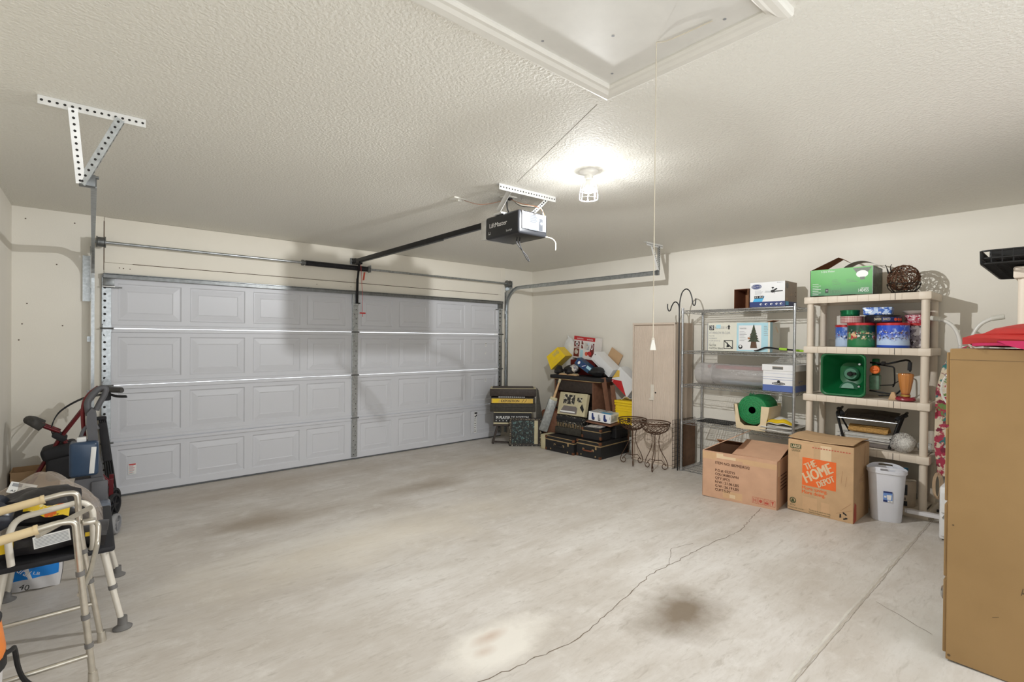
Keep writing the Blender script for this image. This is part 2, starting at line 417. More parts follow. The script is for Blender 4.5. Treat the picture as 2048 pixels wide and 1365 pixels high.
for k in range(4):
    z0, z1 = SEAM[k]+.004, SEAM[k+1]-.004; m = MB(); st = 'door_steel'
    pz0, pz1 = z0+(.072 if k else .066), z1-.075
    def q(a, b, c, d, mb=m): mb.add([a, b, c, d], [(0, 1, 2, 3)], 'door_steel')
    def quad(x0, x1, a, b, y=DY): q((x0, y, a), (x1, y, a), (x1, y, b), (x0, y, b))
    quad(DX0, DX1, z0, pz0); quad(DX0, DX1, pz1, z1)
    xs = [DX0]+[v for p in PANX for v in p]+[DX1]
    for i in range(0, len(xs), 2): quad(xs[i], xs[i+1], pz0, pz1)
    for (a, b) in PANX:
        rings = [(0, 0), (.010, .009), (.018, .009), (.070, .001), (.078, .005), (.088, .005)]
        pr = None
        for ins, dep in rings:
            r = [(a+ins, DY+dep, pz0+ins), (b-ins, DY+dep, pz0+ins), (b-ins, DY+dep, pz1-ins), (a+ins, DY+dep, pz1-ins)]
            if pr:
                for i in range(4): q(pr[i], pr[(i+1) % 4], r[(i+1) % 4], r[i])
            pr = r
        q(*pr)
    m.box(((DX0+DX1)/2, DY+.028, (z0+z1)/2), (DX1-DX0, .03, z1-z0), st)
    # rolled lip along the seam
    if k: m.box(((DX0+DX1)/2, DY-.007, z0+.014), (DX1-DX0, .014, .030), st, .006)
    if k < 3: m.box(((DX0+DX1)/2, DY-.006, z1-.016), (DX1-DX0, .012, .034), st, .006)
    m.build('door_section', dr)
m = MB()                         # top strut and weather strip
m.box(((DX0+DX1)/2, DY-.022, 2.122), (DX1-DX0-.02, .05, .014), 'galv', .003); m.box(((DX0+DX1)/2, DY-.044, 2.105), (DX1-DX0-.02, .006, .042), 'galv_dark', .002)
m.build('top_strut', dr)
M('seal', (96, 98, 100), .8); m = MB(); m.box(((DX0+DX1)/2, DY+.02, .010), (DX1-DX0, .04, .020), 'seal', .006); m.build('bottom_seal', dr)
for x in (DX0+.035, DX1-.035):
    for k in range(4):
        z0, z1 = SEAM[k]+.04, SEAM[k+1]-.03; m = MB(); m.box((x, DY-.006, (z0+z1)/2), (.07, .012, z1-z0), 'galv', .002)
        n = 7
        for i in range(n):
            with at(m, frame((x-.012, DY-.012, z0+(i+.5)*(z1-z0)/n), (1, 0, 0), (0, 0, 1))): m.disc(0, 0, .011, 'hole', .0006, 12)
        m.build('end_stile', dr)
XM = -3.08
for k in range(4):
    z0, z1 = SEAM[k]+.02, SEAM[k+1]-.02; m = MB(); m.box((XM, DY-.008, (z0+z1)/2), (.075, .016, z1-z0), 'galv', .002)
    for i in range(8):
        with at(m, frame((XM+(.012 if i % 3 else -.010), DY-.016, z0+(i+.5)*(z1-z0)/8), (1, 0, 0), (0, 0, 1))): m.disc(0, 0, .006, 'hole', .0006, 8)
    m.build('center_stile', dr)
for k in (1, 2, 3):
    for x in (DX0+.04, XM, DX1-.04):
        m = MB(); z = SEAM[k]
        for s_ in (-1, 1):
            with at(m, frame((x, DY-.020, z), (1, 0, 0), (0, 0, 1))):
                P = [(-.032, .006*s_), (.032, .006*s_), (.032, .03*s_), (.012, .078*s_), (-.012, .078*s_), (-.032, .03*s_)]
                m.prism(P if s_ > 0 else P[::-1], 0, .004, 'galv')
        m.tube([(x-.05, DY-.026, z), (x+.05, DY-.026, z)], .008, 'galv_dark', 8); m.build('hinge', dr)
for x, s_ in ((DX0+.05, 1), (DX1-.05, -1)):
    m = MB(); m.box((x, DY-.018, 2.05), (.085, .03, .075), 'galv_dark', .003); m.box((x, DY-.03, 2.005), (.095, .03, .010), 'galv_white', .002)
    m.tube([(x-.04, DY-.03, 2.0), (x+.10*s_, DY-.035, 1.998)], .006, 'galv_dark', 6); m.build('top_bracket', dr)
m = MB(); m.box((XM, DY-.02, 2.03), (.085, .03, .16), 'galv', .003); m.box((XM+.02, DY-.045, 1.975), (.05, .04, .014), 'black_steel', .002)
m.build('operator_bracket', dr)
def sticker(x, z, w, h, rows, head='print_red'):
    m = MB()
    with at(m, frame((x, DY-.0005, z), (1, 0, 0), (0, 0, 1))):
        m.rect(0, 0, w, h, 'label_white'); 
        if head: m.rect(.004, h*.86, w-.004, h*.97, head, .0012)
        for i in range(rows):
            yy = h*.80-i*h*.78/rows; m.rect(.006, yy-h*.3/rows, w*random.uniform(.55, .92), yy, 'print_grey' if i % 2 else 'print_red' if head else 'print_black', .0012)
    m.build('warning_label', dr)
sticker(-5.328, .20, .062, .105, 8); sticker(-1.205, .11, .045, .32, 9, None); sticker(-1.01, 1.42, .03, .06, 2, None); sticker(-1.01, .88, .03, .05, 2, None); sticker(-1.01,1.3,.02,.03,1,None)
m = MB()
with at(m, frame((-1.2, DY-.002, .40), (1, 0, 0), (0, 0, 1))): m.rect(0, 0, .05, .022, 'print_black', .002); m.poly([(.01, -.06), (.045, -.03), (.03, -.008)], 'print_black', .002)
m.build('warning_label', dr)
# ------------------------------------------------------------------ door hardware
def channel(mb, pts, w, h, mat, up):
    """C-shaped track along a polyline: web + two lips"""
    P = [V(p) for p in pts]
    for a, b in zip(P[:-1], P[1:]):
        pass
    return mb
def sweep(mb, path, prof, mat, side):
    """sweep an open 2D profile (a along side axis, b along path-normal) along a planar path"""
    P = [V(p) for p in path]; sd = V(side); vs = []; fs = []; n = len(prof)
    for i, p in enumerate(P):
        t = (P[min(i+1, len(P)-1)]-P[max(i-1, 0)]).normalized(); nn = sd.cross(t).normalized()
        for a, b in prof: vs.append(p+sd*a+nn*b)
    for i in range(len(P)-1):
        for j in range(n): fs.append((i*n+j, i*n+(j+1) % n, (i+1)*n+(j+1) % n, (i+1)*n+j))
    fs += [tuple(range(n-1, -1, -1)), tuple(range((len(P)-1)*n, len(P)*n))]
    mb.add(vs, fs, mat, False)
def perf(mb, a, b, w, mat, n, up, th=.003, holemat='hole', r=.006):
    """perforated angle iron from a to b"""
    a, b = V(a), V(b); z = (b-a).normalized(); x = V(up).cross(z).normalized(); y = z.cross(x)
    R = Matrix(((x.x, z.x, y.x, a.x), (x.y, z.y, y.y, a.y), (x.z, z.z, y.z, a.z), (0, 0, 0, 1)))
    with at(mb, R):                       # local: x across, y along, z normal
        L = (b-a).length
        mb.box((0, L/2, 0), (w, L, th), mat); mb.box((w/2, L/2, -w/2), (th, L, w), mat)
        for i in range(n):
            y_ = (i+.5)*L/n; mb.disc(0, y_, r, holemat, th/2+.0005, 8); 
            mb.add([(0+r*math.cos(k*PI/4), y_-r*math.sin(k*PI/4), -th/2-.0005) for k in range(8)], [tuple(range(8))], holemat)
            with at(mb, frame((w/2+th/2, y_, -w/2), (0, 1, 0), (0, 0, 1))): mb.disc(0, 0, r, holemat, .0005, 8)
def make_track(x, sgn, yend, zh, label):
    t = thing('door_track', label, 'track', (x, 0, .06)); o = V((x, 0, .06)); R = .30
    def L(p): return (p[0]-x, p[1], p[2]-.06)
    zb = zh-R
    arc = [(0, -.075-R+R*math.cos(a), zb+R*math.sin(a)-.06) for a in [i*PI/2/10 for i in range(11)]]
    w, th = .026, .003
    prof = [(-w, 0), (w, 0), (w, .02), (w-.006, .02), (w-.006, th), (-w+.006, th), (-w+.006, .02), (-w, .02)]
    prof = [(b*0+a, c) for (a, c, b) in [(p[0], p[1], 0) for p in prof]]
    side = (sgn, 0, 0)
    # the open side of the track looks towards the door centre; web is vertical in the yz-plane
    def rail(path):
        P = [V(p) for p in path]; vs = []; fs = []
        pr = [(-w, 0), (w, 0), (w, .024), (w-.004, .024), (w-.004, th), (-w+.004, th), (-w+.004, .024), (-w, .024)]
        for i, p in enumerate(P):
            tt = (P[min(i+1, len(P)-1)]-P[max(i-1, 0)]).normalized(); nn = V((1, 0, 0)).cross(tt)
            for a, b in pr: vs.append(p+nn*a+V((-sgn, 0, 0))*(b-.012))
        n = 8
        for i in range(len(P)-1):
            for j in range(n): fs.append((i*n+j, i*n+(j+1) % n, (i+1)*n+(j+1) % n, (i+1)*n+j))
        fs += [tuple(range(n-1, -1, -1)), tuple(range((len(P)-1)*n, len(P)*n))]
        m = MB(); m.add(vs, fs, 'galv'); return m
    rail([(0, -.075, 0), (0, -.075, zb-.06)]).build('vertical_rail', t)
    rail(arc + [(0, yend, zh-.06)]).build('horizontal_rail', t)
    for z in (.45, .95, 1.45, 1.9):
        m = MB(); m.box((.004*sgn, -.035, z), (.004, .07, .05), 'galv'); m.box((.02*sgn, -.004, z), (.04, .006, .05), 'galv'); m.build('jamb_bracket', t)
    m = MB(); m.box((.018*sgn, -.045, zb-.02), (.004, .09, .42), 'galv'); m.box((.045*sgn, -.004-.018, zb-.02), (.055, .004, .42), 'galv')
    m.bar((.018*sgn, -.03, zb+.20), (.018*sgn, -.30, zb+.23), .03, .004, 'galv', up=(1, 0, 0)); m.build('flag_bracket', t)
    return t
TX = .062
trL = make_track(DX0-TX, -1, -2.74, 2.33, 'left galvanized garage door track curving from door edge to ceiling hanger')
trR = make_track(DX1+TX, 1, -2.78, 2.33, 'right galvanized garage door track curving toward shelves along right wall')
def hanger(x, y0, zh, label, group, xa, xb, yoff=-.10, xo=0.0):
    """ceiling angle + two struts carrying the track's rear end"""
    t = thing('track_hanger', label, 'bracket', (x, y0, H), 0, group)
    m = MB(); perf(m, (xa-x, yoff, -.002-.02), (xb-x, yoff, -.002-.02), .04, 'galv_white', 15, (0, -1, 0)); m.build('ceiling_angle', t)
    dz = zh-H
    for px, col in (((xa-x)+.30*(xb-xa), 'galv_white'), ((xa-x)+.74*(xb-xa), 'galv')):
        m = MB(); perf(m, (px, yoff-.008, -.03), (xo, -.012, dz+(.03 if not xo else -.025)), .034, col, 12, (0, -1, .1)); m.build('strut', t)
    m = MB(); m.box((xo*.5, .01, dz), (.014+abs(xo), .05, .06), 'galv_dark', .003); m.tube([(-.02, .0, dz+.02), (.02, .0, dz+.02)], .008, 'galv_dark', 6); m.build('end_bolt', t)
    return t
hanger(-5.592, -2.76, 2.33, 'perforated steel hanger holding left door track to the ceiling', 'track hangers', -5.79, -5.39, -.12, -.05)
hanger(-.618, -2.80, 2.33, 'perforated steel hanger holding right door track near cord', 'track hangers', -.85, -.53, -.0)
# torsion shaft
t = thing('torsion_shaft', 'steel torsion bar with black coil spring above garage door', 'torsion bar', (XM, -.10, 2.41)); m = MB()
m.tube([(-5.60-XM, 0, 0), (-.53-XM, 0, 0)], .014, 'galv', 12); m.build('shaft', t)
m = MB(); M('spring_black', (42, 42, 46), .45, .5, var=.2); n = 64; L0, L1 = -3.71-XM, -2.95-XM
m.lathe([(.010, 0)]+[p for i in range(n) for p in ((.029, (i+.15)/n*(L1-L0)), (.032, (i+.5)/n*(L1-L0)), (.029, (i+.85)/n*(L1-L0)))]+[(.010, L1-L0)], 'spring_black', 14)
o = m.build('torsion_spring', t); o.location = (L0, 0, 0); o.rotation_euler = (0, PI/2, 0)
for x in (L0-.02, L1+.02):
    m = MB(); m.T = TR(x, 0, 0, ry=90); m.lathe([(.014, -.02), (.034, -.02), (.034, .0), (.026, .004), (.026, .02), (.014, .02)], 'galv_dark', 16); m.build('spring_cone', t)
for x, s_ in ((-5.535-XM, 1), (-.612-XM, -1)):
    m = MB(); m.T = TR(x, 0, 0, ry=90); m.lathe([(.014, -.035), (.05, -.035), (.052, -.028), (.045, -.024), (.045, .022), (.052, .026), (.052, .033), (.014, .033)], 'galv_dark', 20); m.build('cable_drum', t)
    m = MB(); m.box((x-.055*s_, .03, -.03), (.006, .13, .14), 'galv', .002); m.box((x-.035*s_, .088, -.03), (.045, .006, .14), 'galv', .002); m.build('bearing_plate', t)
m = MB(); m.box((-2.9-XM, .045, .01), (.006, .09, .09), 'galv', .002); m.box((-2.88-XM, .088, 0), (.05, .006, .12), 'galv'); m.build('center_bracket', t)
# lift cables hang beside the door: thin wires
# opener
t = thing('garage_door_opener', 'black ceiling hung garage door opener with rail to garage door', 'garage door opener', (-3.10, -3.0, H)); 
M('opener_black', (34, 35, 38), .35, var=.06); M('opener_grey', (112, 114, 118), .5); M('case_grey0', (40, 42, 46), .5); M('lens_white', (205, 203, 198), .45)
z0, z1, y0, y1, hw = 2.325-H, 2.50-H, -.34, .06, .145
m = MB(); m.box((0, (y0+y1)/2, (z0+z1)/2), (2*hw, y1-y0, z1-z0), 'opener_black', .018, seg=3); 
m.box((0, y0-.004, (z0+z1)/2+.012), (2*hw-.05, .010, z1-z0-.05), 'opener_grey', .003)
with at(m, frame((-hw+.03, y0-.0095, z0), (1, 0, 0), (0, 0, 1))):
    M('opener_label', (66, 70, 77), .55, var=.1, scale=60); m.rect(.005, .09, .05, .15, 'opener_label'); m.rect(.065, .085, .15, .15, 'opener_label'); m.rect(.06, .035, .14, .075, 'opener_label'); m.rect(.16, .04, .20, .13, 'case_grey0')
    for i in range(5): m.rect(.07, .092+i*.012, .07+.06+.012*(i % 2), .098+i*.012, 'case_grey0', .0012); m.rect(.008, .096+i*.011, .042, .101+i*.011, 'case_grey0', .0012)
    m.disc(.155, .115, .012, 'opener_label', .0014); m.disc(.185, .095, .012, 'opener_label', .0014)
with at(m, frame((-hw, y1-.02, z0), (0, -1, 0), (0, 0, 1))):
    m.text('LiftMaster', .035, .085, .036, 'print_white', .0012, w=.21, bold=.025); m.text('Security+', .235, .03, .016, 'print_white', .0012, w=.07)
    m.rect(.022, .035, .044, .057, 'print_white', .0008); m.rect(.026, .039, .040, .057, 'opener_black', .0014)
for x, y in ((-hw+.03, y0+.005), (hw-.03, y0+.005), (0, y0+.0)): m.box((x, y-.006, z1-.015), (.022, .012, .02), 'hole', .003)
m.build('motor_housing', t)
m = MB(); m.box((-hw+.006, y1+.028, (z0+z1)/2-.005), (.012, .06, z1-z0-.02), 'lens_white', .004); m.box((0, y1+.03, (z0+z1)/2-.005), (2*hw-.02, .06, z1-z0-.03), 'lens_white', .012); m.build('lamp_cover', t)
m = MB(); rz_ = 2.50-H
m.bar((0, y1-.02, rz_), (0, 2.93, rz_-.004), .036, .048, 'black_steel', bev=.004); m.bar((0, .9, rz_-.03), (0, 2.93, rz_-.032), .012, .012, 'galv_dark'); m.build('rail', t)
m = MB(); m.box((0, 2.93, rz_), (.05, .10, .06), 'black_steel', .006); m.box((0, 2.968, rz_), (.09, .008, .08), 'galv_dark', .002); m.tube([(-.04, 2.95, rz_), (.04, 2.95, rz_)], .009, 'galv', 8); m.build('header_bracket', t)
m = MB(); m.box((0, 2.80, rz_-.04), (.045, .10, .035), 'black_steel', .005); m.build('trolley', t)
m = MB(); m.bar((.0, 2.80, rz_-.05), (.02, 2.90, 2.24-H), .006, .025, 'black_steel', up=(1, 0, 0)); m.bar((.02, 2.895, 2.28-H), (.03, 2.93, 1.97-H), .006, .03, 'black_steel', up=(1, 0, 0)); m.build('door_arm', t)
M('red_plastic', (196, 40, 36), .4, var=.05); M('orange_red', (226, 92, 66), .45, var=.05)
m = MB(); m.tube([(.012, 2.78, rz_-.06), (.03, 2.77, 2.1-H), (.035, 2.77, 1.86-H)], .0028, 'red_plastic', 5); m.box((.035, 2.77, 1.845-H), (.075, .018, .018), 'red_plastic', .006); m.tube([(.035, 2.77, 1.84-H), (.035, 2.77, 1.80-H)], .004, 'red_plastic', 5)
m.build('release_cord', t)
m = MB(); m.box((.045, 2.76, 2.30-H), (.004, .045, .10), 'orange_red', .001, rot=(0, 8, 0)); m.build('release_tag', t)
m = MB(); ya = -.30; perf(m, (-.30, ya, -.022), (.24, ya-.03, -.022), .042, 'galv_white', 21, (0, -1, 0), r=.0055); m.build('ceiling_angle', t)
m = MB(); perf(m, (-.19, ya-.008, -.04), (-.135, -.10, z1+.01), .034, 'galv_white', 9, (0, -1, .3)); m.build('strut', t)
m = MB(); perf(m, (.15, ya-.02, -.04), (.10, -.18, z1+.01), .026, 'galv_white', 10, (0, -1, .3)); m.build('strut', t)
m = MB(); m.box((-.11, -.10, z1+.006), (.09, .10, .012), 'galv_white', .002); m.build('mounting_tab', t); m = MB(); m.box((.10, -.19, z1+.006), (.05, .06, .012), 'galv_white', .002); m.build('mounting_tab', t)
M('wire_white', (214, 205, 186), .6); M('wire_black', (24, 24, 26), .6); M('wire_copper', (150, 96, 66), .5)
m = MB(); m.tube(smooth_path([(hw-.02, y0+.01, z0+.01), (hw+.04, y0-.01, z0+.0), (hw+.07, y0-.02, z0-.03), (hw+.06, y0-.03, z0-.09)]), .0035, 'wire_white', 6); m.build('antenna_wire', t)
m = MB(); c = [(-.04, -.2, z0), (-.055, -.215, z0-.045), (-.02, -.22, z0-.085), (.035, -.235, z0-.14), (.05, -.24, z0-.175), (.03, -.24, z0-.165), (-.005, -.23, z0-.11), (-.03, -.22, z0-.05), (-.02, -.21, z0)]
m.tube(smooth_path(c, 5), .004, 'wire_black', 6); m.build('power_cord', t)
m = MB()
for k in range(3): m.tube(smooth_path([(-.03+.01*k, -.10, -.02), (.0, -.2, -.07-.01*k), (.07+.01*k, -.32, -.11), (hw-.04-.01*k, y0-.006, z1-.01), (hw-.05, y0-.014, z1-.06)]), .0022, ('wire_copper', 'wire_white', 'wire_black')[k], 5)
m.tube(smooth_path([(-.02, -.05, -.02), (-.02, -.06, -.09), (-.01, -.1, z1)]), .005, 'wire_black', 6); m.tube(smooth_path([(-.25, .2, -.012), (-.18, .1, -.05), (-.10, .02, -.04), (-.04, -.06, -.02)]), .002, 'wire_copper', 5); m.build('wiring', t)
M('plate_white', (224, 221, 212), .5, var=.03)
for x, y, lb in ((-3.40, -2.78, 'white ceiling cover plate left of the opener hanger'), (-3.135, -3.09, 'white ceiling outlet plate above the garage door opener')):
    m = MB(); m.box((0, 0, -.005), (.115, .075, .010), 'plate_white', .003); m.box((0.01, 0, -.016), (.035, .035, .02), 'wire_black' if x > -3.2 else 'plate_white', .004)
    o = tag(m.build('ceiling_plate'), lb, 'outlet plate'); o.location = (x, y, H)
# caged lamp
BX, BY = -3.126, -3.895
t = thing('ceiling_lamp', 'lit white ceiling bulb in a wire cage guard', 'lamp', (BX, BY, H))
M('lamp_white', (228, 226, 220), .4, var=.02); glow('bulb', (250, 252, 255), BULB)
m = MB(); m.lathe([(.0, -.001), (.062, -.001), (.060, -.012), (.045, -.022), (.03, -.03), (.026, -.055), (.02, -.06), (0, -.06)][::-1], 'lamp_white', 24); m.build('lamp_holder', t)
bc, br = -.117, .032
m = MB(); m.lathe([(br*math.sin(a), bc-br*math.cos(a)) for a in [math.radians(k) for k in range(0, 97, 8)]], 'bulb', 24); m.lathe([(br*math.sin(math.radians(96)), bc-br*math.cos(math.radians(96))), (.022, -.092), (.018, -.078), (.014, -.058), (0, -.058)], 'lamp_white', 24); m.build('light_bulb', t)
li = bpy.data.lights.new('lamp_light', 'POINT'); li.energy = LAMP_W; li.shadow_soft_size = .012; li.color = (.985, 1.0, 1.0)
li.use_nodes = True; nt = li.node_tree; em = nt.nodes['Emission']                # invented distribution: dimmed upward against a blown-out ceiling, and straight down for the floor
ge = nt.nodes.new('ShaderNodeNewGeometry'); sp = nt.nodes.new('ShaderNodeSeparateXYZ'); cr = nt.nodes.new('ShaderNodeMapRange'); cr2 = nt.nodes.new('ShaderNodeMapRange'); mu = nt.nodes.new('ShaderNodeMath'); mu.operation = 'MULTIPLY'
nt.links.new(ge.outputs['Normal'], sp.inputs[0]); nt.links.new(sp.outputs[2], cr.inputs[0]); nt.links.new(sp.outputs[2], cr2.inputs[0])
for n_, vals in ((cr, (.0, .16, 1.0, .05)), (cr2, (-1.0, -.15, .56, 1.0))):
    for i_, v_ in enumerate(vals): n_.inputs[i_+1].default_value = v_
nt.links.new(cr.outputs[0], mu.inputs[0]); nt.links.new(cr2.outputs[0], mu.inputs[1]); nt.links.new(mu.outputs[0], em.inputs['Strength'])
lo = bpy.data.objects.new('lamp_light', li); COL.objects.link(lo); lo.parent = t; lo.location = (0, 0, -.165)
m = MB()
for k in range(8):
    a = 2*PI*k/8; c, s_ = math.cos(a), math.sin(a)
    m.tube(smooth_path([(.026*c, .026*s_, -.03), (.034*c, .034*s_, -.06), (.050*c, .050*s_, -.10), (.058*c, .058*s_, -.15), (.060*c, .060*s_, -.185)], 3), .0016, 'lamp_white', 5)
for r, z in ((.060, -.185), (.055, -.13), (.027, -.035)): m.tube([(r*math.cos(2*PI*i/24), r*math.sin(2*PI*i/24), z) for i in range(24)], .002, 'lamp_white', 5, closed=True)
m.build('wire_cage', t)
# attic hatch
M('hatch_white', (222, 220, 214), .32, var=.03); M('trim_white', (224, 221, 213), .4, var=.03)
hx, hy = -3.838, -4.608
t = thing('attic_hatch', 'white plywood attic hatch door in the ceiling with moulded trim', 'attic hatch', (hx, hy, H))
hw_, hl = 1.45, .775
m = MB(); m.box((-hw_/2, -hl/2, .004), (hw_-.13, hl-.13, .014), 'hatch_white', .002)
for x, y in ((-.13, -.13), (-.5, -.1), (-.33, -.29), (-.12, -.6), (-.9, -.12)): 
    with at(m, frame((x, y, -.003), (1, 0, 0), (0, -1, 0))): m.disc(0, 0, .006, 'print_grey', .0008, 8)
m.build('hatch_panel', t)
TP = [(0, 0), (.07, 0), (.07, -.010), (.062, -.018), (.050, -.020), (.036, -.028), (.014, -.032), (.004, -.028), (0, -.02)]
def mould(a, b, ins):
    a, b = V(a), V(b); d = (b-a).normalized(); mm = MB(); vs = []
    iv = V(ins)
    for p, e in ((a, 1), (b, -1)):
        for o_, z in TP: vs.append(p + iv*o_ + d*o_*e + V((0, 0, z)))
    n = len(TP); mm.add(vs, [(i, (i+1) % n, n+(i+1) % n, n+i) for i in range(n)]+[tuple(range(n-1, -1, -1)), tuple(range(n, 2*n))], 'trim_white'); return mm
cs = [(0, 0, 0), (-hw_, 0, 0), (-hw_, -hl, 0), (0, -hl, 0)]; ins = [(0, -1, 0), (1, 0, 0), (0, 1, 0), (-1, 0, 0)]
for i in range(4): mould(cs[i], cs[(i+1) % 4], ins[i]).build('trim_moulding', t)
m = MB(); px, py = CORDXY[0]-hx, CORDXY[1]-hy
m.tube([(px, py, -.004), (px, py, CORDZ-H)], .0017, 'wire_white', 6); m.tube(smooth_path([(px, py, -.004), (px+.01, py-.05, -.012), (px+.03, py-.2, -.008)]), .002, 'wire_white', 5); m.build('pull_cord', t)
m = MB(); m.prism([(-.004, 0), (.004, 0), (.011, -.038), (-.011, -.038)][::-1], -.003, .003, 'plate_white'); m.tube([(.004*math.cos(i*PI/6), .001+.006*math.sin(i*PI/6), 0) for i in range(12)], .0012, 'plate_white', 5, closed=True)
o = m.build('pull_tag', t); o.location = (px, py, CORDZ-H+.003); o.rotation_euler = (PI/2, 0, math.radians(-40))
# ------------------------------------------------------------------ shelving along the right wall
M('chrome', (186, 188, 190), .25, .9, var=.15, scale=50); M('beige_plastic', (222, 209, 192), .48, var=.015, scale=4); M('beige_dark', (178, 160, 138), .6, var=.05)
M('cardboard', (198, 163, 124), .75, var=.07, scale=9); M('cardboard_in', (158, 112, 78), .8, var=.08); M('cardboard_pink', (202, 160, 130), .75, var=.07, scale=8)
M('cardboard_dark', (120, 72, 46), .8, var=.1); M('tape', (206, 168, 128), .3, var=.05); M('tape_pale', (222, 196, 160), .3, var=.05)
M('box_white', (232, 232, 232), .5, var=.02); M('navy', (34, 52, 112), .45, var=.05); M('sky_blue', (74, 176, 226), .4, var=.05); M('box_grey', (158, 146, 132), .55, var=.05)
M('pale_blue', (176, 216, 228), .5, var=.04); M('box_cream', (224, 222, 208), .55, var=.03)
def place(mb, name, label, cat, loc, rz=0, group=None, rx=0, ry=0):
    o = mb.build(name); o.location = loc; o.rotation_euler = (math.radians(rx), math.radians(ry), math.radians(rz)); return tag(o, label, cat, group)
# --- chrome wire shelving
wx, wy, WL, WD = -.275, -3.635, 1.17, .45; wz = fz(wy)
t = thing('wire_shelving_unit', 'chrome wire shelving unit with five shelves along right wall', 'shelf unit', (wx, wy, wz), -90)
TOPS = [1.89, 1.433, 1.052, .632, .105]
for sx in (-1, 1):
    for sy in (-1, 1):
        m = MB(); x, y = sx*WL/2, sy*WD/2; base = fz(wy-x)-wz
        m.tube([(x, y, base+.012), (x, y, 1.885-wz+.03)], .0127, 'chrome', 10); m.lathe([(0, 0)], 'chrome') if 0 else None
        with at(m, TR(x, y, base)): m.lathe([(.016, 0), (.016, .006), (.008, .014), (.008, .03)], 'galv_dark', 10)
        for k in range(60):
            pass
        m.build('post', t)
for zt in TOPS:
    m = MB(); z = zt-wz-.006; z2 = z-.026; a, b = WL/2-.01, WD/2-.01
    for zz in (z, z2): m.tube(fillet([(-a, -b, zz), (a, -b, zz), (a, b, zz), (-a, b, zz), (-a, -b, zz)], .012, 3), .0032, 'chrome', 6)
    for (p, q, n) in (((-a, -b), (a, -b), 20), ((-a, b), (a, b), 20), ((-a, -b), (-a, b), 8), ((a, -b), (a, b), 8)):
        zz = [(p[0]+(q[0]-p[0])*i/n, p[1]+(q[1]-p[1])*i/n, z if i % 2 else z2) for i in range(n+1)]; m.tube(zz, .0024, 'chrome', 5)
    for i in range(1, 46): x = -a+2*a*i/46; m.tube([(x, -b, z+.003), (x, b, z+.003)], .0016, 'chrome', 4, cap=False)
    for y in (-.11, 0, .11): m.tube([(-a, y, z-.002), (a, y, z-.002)], .0026, 'chrome', 5)
    for sx in (-1, 1):
        for sy in (-1, 1):
            with at(m, TR(sx*WL/2, sy*WD/2, z-.032)): m.lathe([(.0128, 0), (.018, 0), (.0165, .034), (.0128, .034)], 'chrome', 10)
    m.build('wire_shelf', t)
# --- beige plastic shelving
def plastic_shelving(loc, rz, label):
    L, D = .93, .44; tops = [1.968, 1.504, 1.055, .617, .167]; z0 = .105; t = thing('plastic_shelving_unit', label, 'shelf unit', loc, rz, 'beige plastic shelving units')
    tk = .060
    for zt in tops:
        m = MB(); z = zt-z0; a, b = L/2, D/2
        m.box((0, -b+.012, z-tk/2), (L-.10, .024, tk), 'beige_plastic', .004); m.box((0, b-.012, z-tk/2), (L-.10, .024, tk), 'beige_plastic', .004)
        for s_ in (-1, 1): m.box((s_*(a-.012), 0, z-tk/2), (.024, D-.10, tk), 'beige_plastic', .004)
        for sx in (-1, 1):
            for sy in (-1, 1): m.box((sx*(a-.04), sy*(b-.04), z-tk/2), (.086, .086, tk+.006), 'beige_plastic', .010)
        for i in range(9): y = -b+.05+i*(D-.10)/8; m.box((0, y, z-.006), (L-.07, .034, .010), 'beige_plastic', .002)
        for i in range(7): x = -a+.1+i*(L-.2)/6; m.box((x, 0, z-.014), (.016, D-.07, .012), 'beige_plastic')
        with at(m, frame((-a, -b, z-tk), (1, 0, 0), (0, 0, 1))):
            for i in range(9): m.rect(.115+i*.078, .003, .1172+i*.078, tk-.003, 'beige_dark', .0006)
            m.rect(L*.745, .002, L*.749, tk-.002, 'hole', .0009)
        m.build('shelf', t)
    zz = tops[::-1]
    for k in range(4):
        for sx in (-1, 1):
            for sy in (-1, 1):
                m = MB(); m.T = TR(sx*(L/2-.042), sy*(D/2-.042)); h0, h1 = zz[k]-z0, zz[k+1]-z0-tk
                m.lathe([(.028, h0), (.0285, h0+.02), (.0285, h1)], 'beige_plastic', 16); m.build('post', t)
    return t
PX, PY = -.237, -4.75
psu = plastic_shelving((PX, PY, .105), -90, 'beige plastic shelving unit full of holiday tins beside wire shelving')
psu2 = plastic_shelving((-1.292, -5.985, .112), 180, 'beige plastic shelving unit behind tan filing cabinet at photo right edge')
